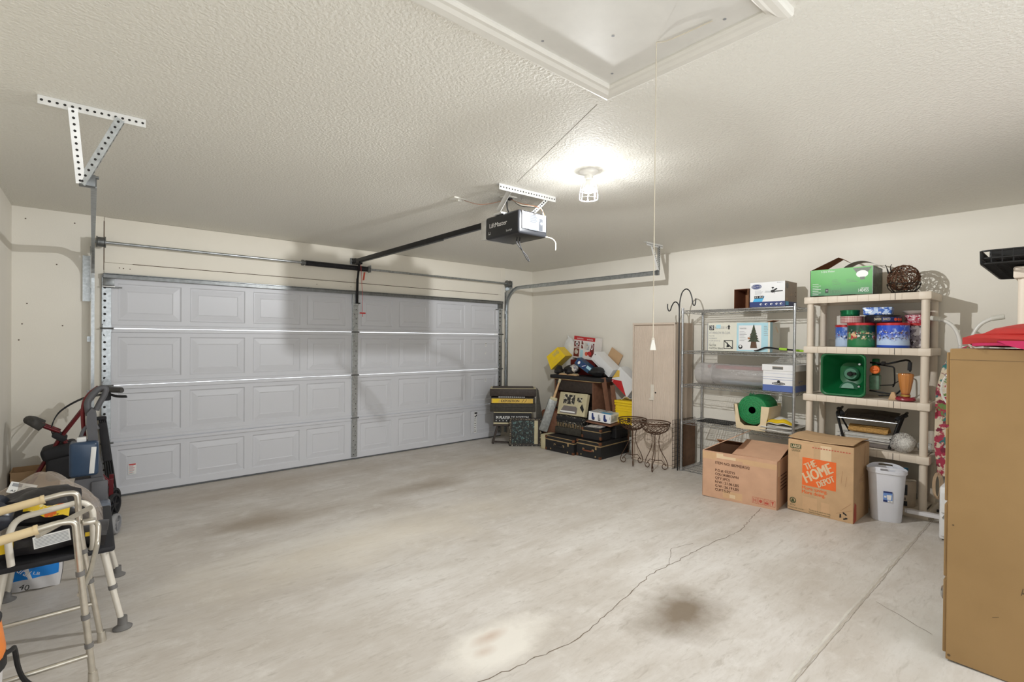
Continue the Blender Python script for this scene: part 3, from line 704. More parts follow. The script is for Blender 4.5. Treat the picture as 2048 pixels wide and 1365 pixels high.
# --- cartons on the wire shelf
def box_mb(w, d, h, mat, bev=.003):
    m = MB(); m.box((0, 0, h/2), (w, d, h), mat, bev); return m, faces(w, d, h)
def put(mb, name, label, cat, xf, yl, z, w, d, rz=-90, group=None):
    c = corner(xf, yl, rz, w, d); return place(mb, name, label, cat, (c[0], c[1], z), rz, group)
ZW = [z+.0035 for z in TOPS]; 
w_, d_, h_ = .335, .30, .248; m, F = box_mb(w_, d_, h_, 'box_white')
with at(m, F['front']):
    m.rect(0, 0, w_, .052, 'navy'); m.disc(.065, .205, .05, 'navy', .0010, 20, .026); m.disc(.065, .205, .044, 'print_white', .0014, 20, .021); m.disc(.065, .205, .042, 'navy', .0017, 20, .019); m.text('Harbor Breeze', .028, .20, .014, 'print_white', .0021, w=.074)
    m.poly([(.03, .052), (.12, .052), (.145, .105), (.055, .105)], 'sky_blue'); m.rect(.045, .085, .135, .112, 'print_black', .0012); m.text('52 IN', .05, .09, .018, 'print_white', .0016, w=.075)
    for i in range(4): m.rect(.05, .128+i*.011, .05+.06+.01*(i % 3), .131+i*.011, 'print_grey')
    m.line((.15, .155), (.20, .152), .004, 'print_grey'); m.line((.145, .145), (.205, .143), .004, 'print_grey'); m.line((.235, .15), (.315, .152), .010, 'print_black'); m.line((.23, .16), (.262, .178), .014, 'print_black'); m.disc(.222, .152, .02, 'print_black', .0014, 12, .015); m.line((.222, .17), (.222, .185), .006, 'print_black'); m.disc(.222, .187, .012, 'print_black', .0014, 10, .007); m.disc(.24, .135, .004, 'print_black')
    for x in (.11, .16, .21, .26, .30): m.disc(x, .026, .012, 'print_white', .0013, 10, .010); m.disc(x+.004, .024, .006, 'navy', .0016)
    m.text('fan', .26, .232, .010, 'print_grey', w=.05)
with at(m, F['right']):
    m.rect(0, 0, d_, h_, 'box_grey', .0006); m.rect(0, 0, d_, .05, 'navy', .0009); m.rect(.01, .012, .09, .05, 'sky_blue', .0011); m.disc(.05, .205, .035, 'galv_dark', .001, 16, .03); m.line((.10, .11), (.22, .125), .006, 'beige_dark'); m.line((.15, .17), (.165, .08), .005, 'beige_dark'); m.disc(.16, .12, .014, 'beige_dark'); m.rect(.02, .06, .07, .085, 'beige_dark'); m.disc(.27, .15, .006, 'hole'); m.disc(.27, .11, .006, 'hole')
put(m, 'ceiling_fan_box', 'white and navy ceiling fan carton on wire shelving top', 'box', -.48, -3.787, ZW[0], w_, d_)
# small brown carton lying open on its side behind the fan box
def open_carton(w, d, h, mat, inn, th=.005):
    m = MB(); m.box((0, 0, th/2), (w, d, th), inn)
    for s_ in (-1, 1): m.box((s_*(w-th)/2, 0, h/2), (th, d, h), mat); m.box((0, s_*(d-th)/2, h/2), (w, th, h), mat)
    return m
m = open_carton(.21, .16, .27, 'cardboard_dark', 'cardboard_in'); m.box((.0, -.08, .30), (.2, .004, .06), 'cardboard_in', rot=(28, 0, 0))
o = place(m, 'cardboard_box', 'brown open cardboard carton lying on its side beside ceiling fan box', 'box', (-.03, -3.60, ZW[0]+.081), -90, None); o.rotation_euler = (math.radians(0), math.radians(-90), 0); o.location = (-.05, -3.63, ZW[0]+.106)
# christmas tree carton
w_, d_, h_ = .66, .24, .305; m, F = box_mb(w_, d_, h_, 'box_cream')
M('tree_green', (66, 74, 56), .7, var=.5, scale=70); M('tree_brown', (96, 70, 52), .7, var=.2)
with at(m, F['front']):
    m.rect(.325, .004, w_-.02, h_-.004, 'pale_blue'); m.rect(.345, .02, .575, h_-.03, 'box_white', .0012)
    for i in range(6): 
        y = .105+i*.026; r = .062*(1-i/6.6); m.poly([(.50-r, y), (.50+r, y), (.50+.2*r, y+.046), (.50-.2*r, y+.046)], 'tree_green', .0016+.0001*i)
    m.poly([(.465, .04), (.535, .04), (.525, .105), (.475, .105)], 'tree_brown', .0015); m.rect(.44, .13, .462, .15, 'cardboard_in', .0024); m.disc(.47, .18, .006, 'tree_brown', .003, 8); m.disc(.53, .15, .006, 'tree_brown', .003, 8); m.disc(.51, .21, .005, 'tree_brown', .003, 8)
    m.text('WINTER', .355, .235, .016, 'print_grey', w=.07)
    for i in range(7): m.rect(.355, .21-i*.016, .355+.05+.012*(i % 3), .214-i*.016, 'print_grey', .0016)
    m.disc(.365, .05, .022, 'print_black', .0016, 16); m.disc(.365, .056, .012, 'print_white', .002)
    for i in range(6): m.rect(.60, .26-i*.018, .60+.03+.006*(i % 3), .265-i*.018, 'print_grey', .0014)
    m.rect(.022, .225, .075, .28, 'print_black'); m.text('28', .03, .235, .045, 'print_white', .0014, w=.036); m.text('WESTBROOK 140', .085, .24, .028, 'print_grey', w=.14); m.text('3FT WINSLOW FIR-CLEAR', .02, .185, .026, 'print_grey', w=.235)
    for i, tx in enumerate(('PRE LIT TREE', 'FIR BRANCH', 'GREEN', 'QTY  1 PC')): m.text(tx, .02, .158-i*.027, .014, 'print_grey', w=.06+.03*(i % 3))
    m.text('MASTER', .02, .05, .022, 'print_black', w=.08); m.text('CARTON 300x60', .02, .018, .022, 'print_black', w=.16)
    m.poly([(.232, .235), (.248, .235), (.248, .262), (.256, .262), (.240, .285), (.224, .262), (.232, .262)], 'print_black'); m.rect(.185, .025, .285, .118, 'print_black', .001); m.rect(.193, .033, .277, .110, 'box_cream', .0014); m.line((.195, .108), (.275, .036), .010, 'print_black', .0018); m.poly([(.215, .04), (.25, .045), (.225, .10)], 'print_black', .0017)
    m.rect(.0, 0, .008, h_, 'print_grey', .0006); m.rect(.10, .245, .15, .285, 'pale_blue', .0018)
with at(m, F['right']): m.rect(0, 0, .06, h_, 'pale_blue'); m.rect(.06, 0, d_, h_, 'box_cream', .0006); m.line((.13, .26), (.2, .2), .02, 'tape_pale', .0012)
m.box((w_/2-.03, -.02, h_+.006), (.10, .16, .004), 'cardboard_in', rot=(0, -14, 0))
put(m, 'artificial_tree_box', 'pale blue and cream artificial tree carton on second wire shelf', 'box', -.42, -3.305, ZW[1], w_, d_)
t = thing('telescoping_pole', 'black pole with lime green grips resting on wire shelf', 'pole', (-.44, -3.86, ZW[1]+.014)); M('lime', (158, 206, 54), .5, var=.08)
m = MB(); m.tube(smooth_path([(0, .04, 0), (.0, 0, .006), (.0, -.08, .034), (.01, -.20, .022), (.02, -.42, .008)]), [.006]*5+[.008]*20, 'black_steel', 8); m.build('shaft', t)
m = MB(); m.tube([(.005, -.20, .024), (.01, -.27, .02)], .013, 'lime', 8); m.build('grip', t); m = MB(); m.tube([(.016, -.35, .012), (.02, -.44, .007)], .011, 'lime', 8); m.build('grip', t)
# clear plastic wrapping-paper tub (lying cylinder) + rolls in it
film('tub_plastic', (206, 202, 200), .42, .22); M('paper_red', (176, 46, 44), .5, var=.2); M('paper_cream', (226, 214, 184), .5); M('paper_blue', (150, 170, 186), .5); M('paper_green',(96,130,96),.5)
t = thing('gift_wrap_tub', 'clear plastic gift wrap tub lying on its side on wire shelf', 'storage tub', (-.26, -3.12, ZW[2]+.121), 0)
m = MB(); m.T = TR(rx=90); R_ = .120
m.lathe([(0, 0), (R_*.8, .0), (R_*.97, .012), (R_, .05), (R_, .20)], 'tub_plastic', 28); m.lathe([(R_*.98, .2), (R_*.98, .205), (R_*.95, .765), (R_*.9, .775), (0, .775)], 'tub_plastic', 28); m.build('tub', t)
m = MB(); m.T = TR(rx=90); m.lathe([(R_*1.01, .192), (R_*1.03, .196), (R_*1.03, .21), (R_*1.01, .214)], 'tub_plastic', 28); m.build('lid_rim', t)
for k, (x, z, mt, l0) in enumerate(((.02, -.075, 'paper_cream', .38), (-.04, -.08, 'paper_blue', .30), (-.015, -.03, 'tub_plastic', .1), (.05, -.04, 'paper_cream', .4), (0, .078, 'paper_red', .12))):
    m = MB(); m.tube([(x, -l0, z), (x, -.755, z)], .022, mt, 12); m.build('paper_roll', t)
# bankers box
w_, d_, h_ = .305, .38, .262; m, F = box_mb(w_-.006, d_-.006, h_-.01, 'box_white'); M('banker_blue', (84, 106, 168), .5, var=.04)
with at(m, F['front']): m.rect(0, 0, w_-.006, .062, 'banker_blue'); m.rect(.0, .115, w_-.006, .118, 'banker_blue'); m.rect(.0, .138, w_-.006, .1405, 'banker_blue'); m.rect(.02, .175, .28, .1765, 'banker_blue'); m.disc(.15, .078, .062, 'print_black', .0012, 20, .013); m.text('BANKERS BOX', .10, .072, .012, 'print_white', .0016, w=.10); m.disc(.15, .098, .014, 'print_black', .0012, 10)
with at(m, F['right']): m.rect(0, 0, d_-.006, .062, 'banker_blue'); m.rect(.06, .10, .2, .103, 'banker_blue'); m.rect(0, .062, d_-.006, .2, 'box_grey', .0005); m.disc(.10, .09, .008, 'print_black')
t = thing('file_storage_box', 'white file storage box with blue bottom band on third wire shelf', 'box', (-.48+d_/2, -3.92-w_/2, ZW[2]), -90); m.build('box_body', t)
m = MB(); m.box((0, 0, h_-.03), (w_+.008, d_+.008, .062), 'box_white', .004); m.T = frame((-w_/2-.004, -d_/2-.004, h_-.06), (1, 0, 0), (0, 0, 1)); m.rect(.10, .014, .20, .044, 'box_grey', .0007); m.rect(.104, .016, .196, .036, 'galv_dark', .0011); m.build('lid', t)
m = MB(); film('bag_clear', (222, 222, 220), .16, .12); M('paper_white', (228, 226, 220), .6, var=.04)
m.sheet(lambda u, v: (-.13+.26*u+.01*math.sin(9*v), -.12+.24*v, .012+.05*math.sin(PI*u)*math.sin(PI*v)*(1+.4*math.sin(9*u+5*v))), 14, 12, .0, 'bag_clear')
place(m, 'plastic_bag', 'crumpled clear plastic bag on top of white file storage box', 'bag', (-.28, -4.07, ZW[2]+h_+.0025), 12)
# green mesh roll in a beige hose-holder style bin
spots('green_foam', (10, 128, 66), [(6, 100, 50), (40, 160, 96)], 160, .6, .56, bump=.6)
t = thing('storage_bin', 'beige plastic bin with cut out front on fourth wire shelf', 'bin', (-.30, -3.80, ZW[3]), -90, ); M('bin_beige', (226, 206, 170), .5, var=.05)
m = MB(); wt, wb_ = .36, .30; h_ = .25; d0 = .30; th = .007
m.box((0, 0, .005), (wb_, d0-.02, .01), 'bin_beige')
def panel(pts, y0, y1, mat='bin_beige'):
    old = m.T; m.T = m.T @ frame((0, y1, 0), (1, 0, 0), (0, 0, 1)); m.prism(pts, 0, y1-y0, mat); m.T = old
fr = [(-wb_/2, 0), (wb_/2, 0), (wt/2, h_), (wt/2-.08, h_), (wt/2-.088, .075), (wt/2-.115, .045), (-wt/2+.11, .04), (-wt/2+.07, .07), (-wt/2+.035, h_), (-wt/2, h_)]
panel(fr, -d0/2, -d0/2+th); panel([(-wb_/2, 0), (wb_/2, 0), (wt/2, h_+.02), (-wt/2, h_+.02)], d0/2-th, d0/2)
for s_ in (-1, 1):
    q = [(s_*wb_/2, -d0/2, 0), (s_*wt/2, -d0/2, h_), (s_*wt/2, d0/2, h_), (s_*wb_/2, d0/2, 0)]; q2 = [(x-s_*th, y, z) for x, y, z in q]
    m.add(q+q2, [(0, 1, 2, 3), (7, 6, 5, 4), (0, 4, 5, 1), (1, 5, 6, 2), (2, 6, 7, 3), (3, 7, 4, 0)], 'bin_beige')
m.build('bin_body', t)
t = thing('foam_roll', 'roll of green mesh liner standing in the beige bin', 'roll', (-.285, -3.80, ZW[3]+.20), -90)
m = MB(); m.T = TR(rx=90); n = 220
# roll lies with its axis towards the front; wound spiral end
R_ = .152
m.T = TR(0, 0, 0, rx=90); m.lathe([(.036, -.155), (R_-.015, -.155), (R_-.003, -.150), (R_, -.14), (R_, .125), (R_-.004, .135), (R_-.015, .14), (.036, .14)], 'green_foam', 40); m.lathe([(.036, -.155), (.036, .14)][::-1], 'cardboard_in', 20)
m.T = TR(0, -.141, 0, rx=90)
for k in range(5): r = .05+.022*k; m.disc(0, 0, r+.002, 'paper_green', .0012, 40, r0=r)
m.build('roll_body', t)
m = MB(); film('green_film', (90, 180, 130), .55, .25); m.sheet(lambda u, v: (-.075+.03*math.cos(3*u)+.09*u-.02*v, -.13+.26*v*.5, .135+.035*math.sin(PI*u)+.02*math.sin(7*v)), 6, 6, .001, 'green_film'); m.build('wrapper', t)
# papers and a white/yellow sack at the right end of the fourth shelf
M('sack_white', (232, 232, 226), .4, var=.04); M('yellow', (240, 202, 40), .4, var=.06); M('newsprint', (196, 190, 180), .7, var=.15, scale=60)
m = MB()
for k in range(9):
    z = .004+.0085*k; r = random.Random(k); m.sheet(lambda u, v, k=k, z=z: (-.16+.32*u+.012*math.sin(k*2.1), -.15+.30*v+.01*math.cos(k*1.7), z+.010*math.sin(3*u+k)*u+.02*max(0, u-.75)), 6, 3, .006, 'newsprint' if k % 3 else 'paper_white')
place(m, 'paper_stack', 'loose stack of folded newspapers on fourth wire shelf', 'papers', (-.30, -4.06, ZW[3]+.004), -90)
m = MB(); m.sheet(lambda u, v: (-.12+.24*u, -.14+.28*v, .05*math.sin(PI*u)**.6*math.sin(PI*v)**.5+.006*math.sin(12*u+5*v)), 16, 14, .004, 'sack_white')
m.sheet(lambda u, v: (-.12+.24*u, -.145+.06*v, .002+.053*math.sin(PI*u)**.6*math.sin(PI*(.02+.18*v))**.5+.006*math.sin(12*u)), 16, 4, .004, 'yellow')
place(m, 'seed_sack', 'white and yellow plastic sack lying on the newspapers', 'bag', (-.31, -4.05, ZW[3]+.096), -80)
M('black_mesh', (30, 30, 30), .6); m = MB()
for i in range(13): m.tube([(-.17+.34*i/12, -.12, 0), (-.17+.34*i/12, .12, 0)], .002, 'black_mesh', 4)
for i in range(9): m.tube([(-.17, -.12+.03*i, .003), (.17, -.12+.03*i, .003)], .002, 'black_mesh', 4)
m.tube(fillet([(-.18, -.13, 0), (.18, -.13, 0), (.18, .13, 0), (-.18, .13, 0), (-.18, -.13, 0)], .04), .005, 'black_mesh', 6)
place(m, 'grill_grate', 'flat black wire grate lying on fourth wire shelf', 'grate', (-.28, -3.37, ZW[3]+.006), -90)
# shepherd hook standing at the shelf post
t = thing('shepherd_hook', 'black double shepherd hook standing at wire shelving front post', 'hook', (-.527, -3.022, fz(-3.02)))
M('hook_black', (36, 36, 38), .45, .4); m = MB(); zz = 1.80
m.tube([(0, 0, 0), (0, 0, zz)], .007, 'hook_black', 8); m.build('stake', t)
m = MB(); a = [(0, 0, zz), (0, -.005, zz+.12), (.0, -.03, zz+.22), (0, -.075, zz+.262), (0, -.12, zz+.24), (0, -.15, zz+.17), (0, -.165, zz+.09), (0, -.185, zz+.075), (0, -.195, zz+.10), (0, -.198, zz+.15)]
m.tube(smooth_path(a), .0065, 'hook_black', 8); m.build('hook_arm', t)
m = MB(); a = [(0, 0, zz-.02), (0, .005, zz+.07), (0, .03, zz+.115), (0, .065, zz+.12), (0, .095, zz+.08), (0, .115, zz+.03), (0, .135, zz+.025), (0, .15, zz+.06), (0, .15, zz+.105)]
m.tube(smooth_path(a), .0065, 'hook_black', 8); m.build('hook_arm', t)
# ------------------------------------------------------------------ things on the beige shelves
ZP = [1.968, 1.504, 1.055, .617, .167]; ZP = [z+.0015 for z in ZP]
# green carton with open flaps
def grad_green():
    m = bpy.data.materials.new('green_print'); t = NT(m)
    sp = t.node('ShaderNodeSeparateXYZ'); t.link(t.coord(), sp.inputs[0])
    c = t.ramp(t.math('MULTIPLY', sp.outputs[2], 4.0), [(.0, lin((28, 106, 60))), (.45, lin((70, 158, 62))), (1, lin((96, 172, 88)))]); t.link(c, t.bsdf.inputs['Base Color']); t.bsdf.inputs['Roughness'].default_value = .42; t.bsdf.inputs['Specular IOR Level'].default_value = .35; MATS['green_print'] = m
grad_green(); spots('wreath_print', (34, 44, 30), [(70, 92, 60), (24, 28, 20)], 26, .3, .5); M('wreath_grey', (104, 112, 100), .5, var=.3, scale=60)
t = thing('ornament_box', 'green printed tree carton with open flaps on beige shelving top', 'box', (-.45+.15, -4.33-.247, ZP[0]+.003), -90); w_, d_, h_ = .49, .30, .245
m = MB(); th = .004
m.box((0, 0, th/2), (w_, d_, th), 'cardboard_in'); m.box((0, d_/2-th/2, h_/2), (w_, th, h_), 'cardboard'); m.box((-w_/2+th/2, 0, h_/2), (th, d_, h_), 'cardboard'); m.box((w_/2-th/2, 0, h_/2), (th, d_, h_), 'wreath_print'); m.box((0, -d_/2+th/2, h_/2), (w_, th, h_), 'green_print')
with at(m, faces(w_, d_, h_)['front']):
    m.disc(.41, .18, .045, 'print_white', .001, 18, .032); m.poly([(.34, .235), (.48, .235), (.45, .19), (.37, .19)], 'wreath_grey', .0008); m.rect(.395, .13, .43, .155, 'wreath_grey', .0012)
    m.text('7-1/2 ft. Windsor', .09, .215, .020, 'print_white', w=.11); m.text('Norwood', .15, .02, .05, 'paper_green', w=.10); m.text('140455', .385, .022, .03, 'print_white', w=.075); m.text('white lights', .40, .052, .01, 'print_white', w=.06)
    for i in range(7): m.rect(.02, .015+i*.016, .02+.05+.02*(i % 2), .018+i*.016, 'print_white')
    for i in range(4): m.rect(.18, .10+i*.014, .18+.07-.01*i, .103+i*.014, 'paper_green')
    for i in range(3): m.rect(.29, .115+i*.012, .29+.09-.02*i, .118+i*.012, 'paper_green')
    m.rect(.125, .03, .15, .065, 'print_black', .001); m.text('TV', .129, .04, .018, 'print_white', .0014, w=.017)
m.build('box_body', t)
m = MB(); m.add([(-w_/2, -.14, h_), (-w_/2, .14, h_), (-w_/2+.20, .12, h_+.115), (-w_/2+.20, -.05, h_+.115), (-w_/2+.27, -.02, h_+.065), (-w_/2+.27, .12, h_+.065)], [(0, 3, 2, 1), (3, 4, 5, 2), (1, 2, 3, 0), (2, 5, 4, 3)], 'cardboard_in'); m.build('flap', t)
M('flap_grey', (198, 196, 190), .5); m = MB(); m.sheet(lambda u, v: (-.03+.30*u, -.02+.16*v, h_+.006+.065*math.sin(PI*min(1, u*1.05))**.8), 12, 3, .003, 'flap_grey'); m.build('flap', t)
# twig ball lantern
t = thing('twig_ball_lantern', 'brown woven twig ball on beige shelving top beside the green carton', 'decoration', (-.30, -5.005, ZP[0]))
M('twig', (92, 58, 36), .7, var=.4, scale=40); M('iron_dark', (44, 40, 38), .5, .6, var=.2); m = MB(); rnd = random.Random(3); R_ = .112; cz = .132
for k in range(70):
    n = V((rnd.gauss(0, 1), rnd.gauss(0, 1), rnd.gauss(0, 1))).normalized(); u = n.orthogonal().normalized(); w = n.cross(u); off = rnd.uniform(-.6, .6)*R_; rr_ = math.sqrt(R_*R_-off*off); a0 = rnd.uniform(0, 6.28); ln = rnd.uniform(1.5, 3.6)
    P = [n*off+(u*math.cos(a0+ln*i/9)+w*math.sin(a0+ln*i/9))*rr_*(1+.03*math.sin(i+k))+V((0, 0, cz)) for i in range(10)]; P = [p for p in P if p.z > .03]
    if len(P) > 2: m.tube(P, .0022+.0014*rnd.random(), 'twig', 5)
m.build('twig_ball', t)
m = MB(); m.lathe([(.055, 0), (.085, .008), (.09, .016), (.06, .012)], 'iron_dark', 20)
for k in range(14):
    a = 2*PI*k/14; m.tube(smooth_path([(.07*math.cos(a), .07*math.sin(a), .01), (.108*math.cos(a+.15), .108*math.sin(a+.15), .05), (.116*math.cos(a+.3), .116*math.sin(a+.3), .085)], 3), .003, 'iron_dark', 5)
m.tube([(.115*math.cos(2*PI*i/28), .115*math.sin(2*PI*i/28), .085+.006*math.sin(7*i)) for i in range(28)], .0035, 'iron_dark', 5, closed=True)
for s_, dy in ((1, .10), (1, .075)): m.tube(smooth_path([(-.03, dy, .18), (-.035, dy+.012, .23), (-.03, dy+.004+.02*(dy > .08), .258)], 3), [.006]*3+[.003]*4, 'iron_dark', 6)
m.build('metal_stand', t)
# tins
M('tin_red', (190, 40, 46), .3, .2, var=.04); M('tin_green', (10, 104, 62), .22, .5, var=.05); M('tin_blue', (44, 84, 190), .3, .2, var=.05); M('tin_black', (22, 22, 30), .35, .1)
def scene_print(name, top, low, hz, cols):
    """printed winter scene: sky over a pale snow band, small blobs of colour along the horizon"""
    m = bpy.data.materials.new(name); t = NT(m); sp = t.node('ShaderNodeSeparateXYZ'); t.link(t.coord(), sp.inputs[0])
    z = t.math('ADD', t.math('DIVIDE', sp.outputs[2], hz), t.math('MULTIPLY', t.math('SUBTRACT', t.noise(14, 3), .5), .5))
    c = t.mix(t.ramp(z, [(.30, 0.0), (.62, 1.0)]), lin(low), lin(top))
    c = t.mix(t.ramp(t.noise(20, 4, .6), [(.56, 0.0), (.66, .7)]), c, lin(low))
    band = t.ramp(z, [(.30, 0.0), (.42, 1.0), (.66, 1.0), (.80, 0.0)])
    for i, (cc, sc, th) in enumerate(cols):
        mp = t.node('ShaderNodeMapping'); mp.inputs['Location'].default_value = (i*1.3+.4, i*.7, i*2.1); t.link(t.coord(), mp.inputs['Vector'])
        c = t.mix(t.math('MULTIPLY', t.ramp(t.noise(sc, 3, .6, mp.outputs[0]), [(th, 0.0), (th+.03, 1.0)]), band), c, lin(cc))
    t.link(c, t.bsdf.inputs['Base Color']); t.bsdf.inputs['Roughness'].default_value = .28; MATS[name] = m
scene_print('tin_snow', (44, 84, 200), (188, 208, 238), .19, [('#4a3a48', 34, .56), ('#8a6a58', 46, .60), ('#26345e', 40, .60), ('#eef2fa', 60, .60)])
scene_print('tin_holiday', (24, 66, 50), (40, 120, 72), .19, [('#b03038', 17, .52), ('#d8b48a', 26, .56), ('#6aa86a', 22, .56), ('#e8e0d8', 36, .60)])
spots('tin_grey', (150, 140, 148), [('#e2dce0', 22, .50), ('#4c3a40', 24, .56), ('#2a2226', 44, .60)], 30, .3)
scene_print('tin_blue_scene', (60, 104, 196), (186, 208, 238), .19, [('#23305a', 30, .55), ('#b04a44', 40, .61), ('#eef2fa', 44, .58)])
spots('tin_pink', (206, 150, 160), [('#b02c48', 46, .48), ('#f0e4e4', 60, .56)], 50, .3)
spots('tin_top_snow', (60, 104, 190), [('#b8d0f0', 30, .5), ('#f0f4fa', 46, .58)], 30, .25)
def plaid():
    m = bpy.data.materials.new('tin_plaid'); t = NT(m); sp = t.node('ShaderNodeSeparateXYZ'); t.link(t.coord(), sp.inputs[0])
    a = t.math('ARCTAN2', sp.outputs[1], sp.outputs[0]); s1 = t.math('GREATER_THAN', t.math('SINE', t.math('MULTIPLY', a, 44)), .1); s2 = t.math('GREATER_THAN', t.math('SINE', t.math('MULTIPLY', sp.outputs[2], 420)), .1)
    c = t.mix(t.math('MULTIPLY', t.math('ADD', s1, s2), .5), lin((206, 190, 182)), lin((172, 70, 80))); t.link(c, t.bsdf.inputs['Base Color']); t.bsdf.inputs['Roughness'].default_value = .35; MATS['tin_plaid'] = m
plaid()
def tin(label, x, y, z, r, h, body, lid, lidh=.022, group=None, base=None):
    t = thing('cookie_tin', label, 'tin', (x, y, z), 0, group); m = MB()
    m.lathe([(0, 0), (r-.002, 0), (r, .003), (r, .02)], base or body, 32); m.lathe([(r, .02), (r, h-lidh*.5)], body, 32); m.build('tin_body', t)
    m = MB(); m.lathe([(r+.001, h-lidh), (r+.003, h-lidh+.001), (r+.003, h-.003), (r, h), (r-.006, h-.001), (0, h-.003)], lid, 32); m.build('lid', t); return t
z = ZP[1]; G = 'holiday tins on the beige shelf'
tin('tall blue snow scene tin with red lid at left end of shelf', -.165, -4.548, z, .083, .205, 'tin_blue_scene', 'tin_red', .022, G)
tin('tall green holiday tin with red lid in front of blue scene tin', -.335, -4.712, z, .104, .216, 'tin_holiday', 'tin_red', .022, G)
tin('wide royal blue snow tin with red lid at middle of shelf', -.335, -4.944, z, .114, .213, 'tin_snow', 'tin_red', .022, G, 'tin_blue')
tin('grey figure printed tin with red lid at right end of shelf', -.165, -5.075, z, .082, .213, 'tin_grey', 'tin_red', .022, G)
tin('flat red plaid tin stacked under the small green tin', -.30, -4.63, z+.218, .088, .062, 'tin_plaid', 'tin_plaid', .012, G)
tin('small plain metallic green tin on top of plaid tin', -.30, -4.615, z+.281, .074, .055, 'tin_green', 'tin_green', .016, G)
m = MB(); m.lathe([(0, 0), (.13, 0), (.132, .003), (.132, .046), (.134, .048), (.134, .058), (.131, .061), (0, .060)], 'tin_black', 36); m.lathe([(.1325, .006), (.1325, .044)], 'navy', 16, a0=PI*1.05, a1=PI*1.45)
with at(m, frame((-.128, .05, 0), (-.35, -1, 0), (0, 0, 1))): pass
for k, (tx, a, w__) in enumerate((('DANISH', 176, .05), ('BAKED', 203, .05))):
    aa = math.radians(a); nx, ny = math.cos(aa), math.sin(aa)
    with at(m, frame((.1335*nx, .1335*ny, .020), (ny, -nx, 0), (0, 0, 1)) if 0 else frame((.1345*nx, .1345*ny, .018), (-ny*-1*-1, nx*-1*-1, 0), (0, 0, 1))): m.text(tx, -.025, 0, .022, 'paper_cream', .001, w=w__)
for k in range(3):
    aa = math.radians(232+13*k)
    with at(m, frame((.1335*math.cos(aa), .1335*math.sin(aa), .025), (-math.sin(aa), math.cos(aa), 0), (0, 0, 1))): m.disc(0, 0, .014, 'orange_red', .001, 14)
place(m, 'cookie_tin', 'round black cookie tin with gold letters under the blue snow tin', 'tin', (-.28, -4.86, z+.2185), 0, G)
m = MB(); m.box((0, 0, .037), (.205, .17, .07), 'tin_top_snow', .016, seg=3); m.box((0, 0, .064), (.211, .176, .016), 'tin_top_snow', .007)
place(m, 'cookie_tin', 'rectangular blue snow patterned tin on top of the black tin', 'tin', (-.30, -4.83, z+.281), -84, G)
tin('flat pink and white candy patterned tin on the grey tin', -.165, -5.075, z+.2145, .084, .07, 'tin_pink', 'tin_pink', .03, G)
M('dish_white', (224, 220, 212), .35); m = MB(); m.lathe([(0, 0), (.05, 0), (.075, .012), (.10, .03), (.098, .032), (.07, .016), (0, .006)], 'dish_white', 28)
place(m, 'dish', 'pale shallow dish resting on the pink and white tin', 'dish', (-.165, -5.07, z+.288), 0, None, 0, 0)
# lawn spreader lying on its side: open hopper facing out
t = thing('lawn_spreader', 'green broadcast spreader tipped over on beige shelf, hopper facing out', 'spreader', (-.24, -4.60, ZP[2]), -90)
M('spreader_green', (14, 104, 56), .38, var=.06); M('hub_green', (84, 140, 112), .4); M('knob_orange', (232, 112, 28), .4, var=.05); M('clear_green', (96, 132, 108), .3, var=.3, scale=40)
def rrect(w, h, r, n=5):
    P = []
    for cx_, cy_, a0 in ((w/2-r, h/2-r, 0), (-w/2+r, h/2-r, PI/2), (-w/2+r, -h/2+r, PI), (w/2-r, -h/2+r, 1.5*PI)):
        for i in range(n+1): a = a0+PI/2*i/n; P.append((cx_+r*math.cos(a), cy_+r*math.sin(a)))
    return P
m = MB(); lv = [(-.20, .345, .375, .045), (-.19, .355, .385, .045), (-.185, .335, .365, .045), (-.05, .27, .30, .06), (.08, .20, .22, .07), (.10, .12, .12, .05)]
zc = .195; vs = []; fs = []; rings = []
for inner in (0, 1):
    for (y, w_, h_, r) in (lv if not inner else lv[::-1]):
        k = .012 if inner else 0; yy = y+(.004 if inner and y > 0 else 0)*-1
        rings.append([(x, yy, zz+zc) for x, zz in rrect(w_-k, h_-k, r)])
for rg in rings: vs += rg
n = len(rings[0])
for i in range(len(rings)-1):
    if i == len(lv)-1: continue
    for j in range(n): fs.append((i*n+j, i*n+(j+1) % n, (i+1)*n+(j+1) % n, (i+1)*n+j))
k = len(lv)*2-1
for j in range(n): fs.append((k*n+j, k*n+(j+1) % n, (j+1) % n, j))
fs.append(tuple(range((len(lv)-1)*n, len(lv)*n))); fs.append(tuple(range(len(lv)*n, (len(lv)+1)*n))[::-1])
m.add(vs, fs, 'spreader_green', True); 
for x, zz in ((.115, .10), (.112, -.10)): m.tube([(x, -.10, zc+zz), (x, -.145, zc+zz)], .009, 'galv', 8)
m.build('hopper', t)
m = MB(); m.T = TR(.0, .06, zc, rx=90); m.lathe([(.0, .02), (.05, .02), (.062, .0), (.062, -.02)][::-1], 'hub_green', 24); m.lathe([(0, .06), (.02, .06), (.022, .02)][::-1], 'hole', 12); m.box((.02, .004, .03), (.05, .022, .03), 'hole', .004); m.build('hub', t)
m = MB(); m.T = TR(-.0, -.02, .055, rx=70); m.lathe([(.0, .03), (.05, .03), (.075, .0), (.08, -.03)][::-1], 'hub_green', 20, a0=0, a1=PI); m.build('impeller', t)
m = MB(); m.T = TR(.215, -.06, zc+.055, rx=90); m.lathe([(0, 0), (.036, 0), (.038, .008), (.038, .026), (.034, .032), (0, .032)], 'knob_orange', 24); m.box((0, 0, .036), (.05, .010, .012), 'knob_orange', .003); m.build('dial', t)
m = MB(); m.box((.205, -.02, zc-.06), (.075, .08, .13), 'clear_green', .01); m.box((.20, .02, zc+.02), (.05, .06, .26), 'spreader_green', .01); m.build('gear_case', t)
m = MB()
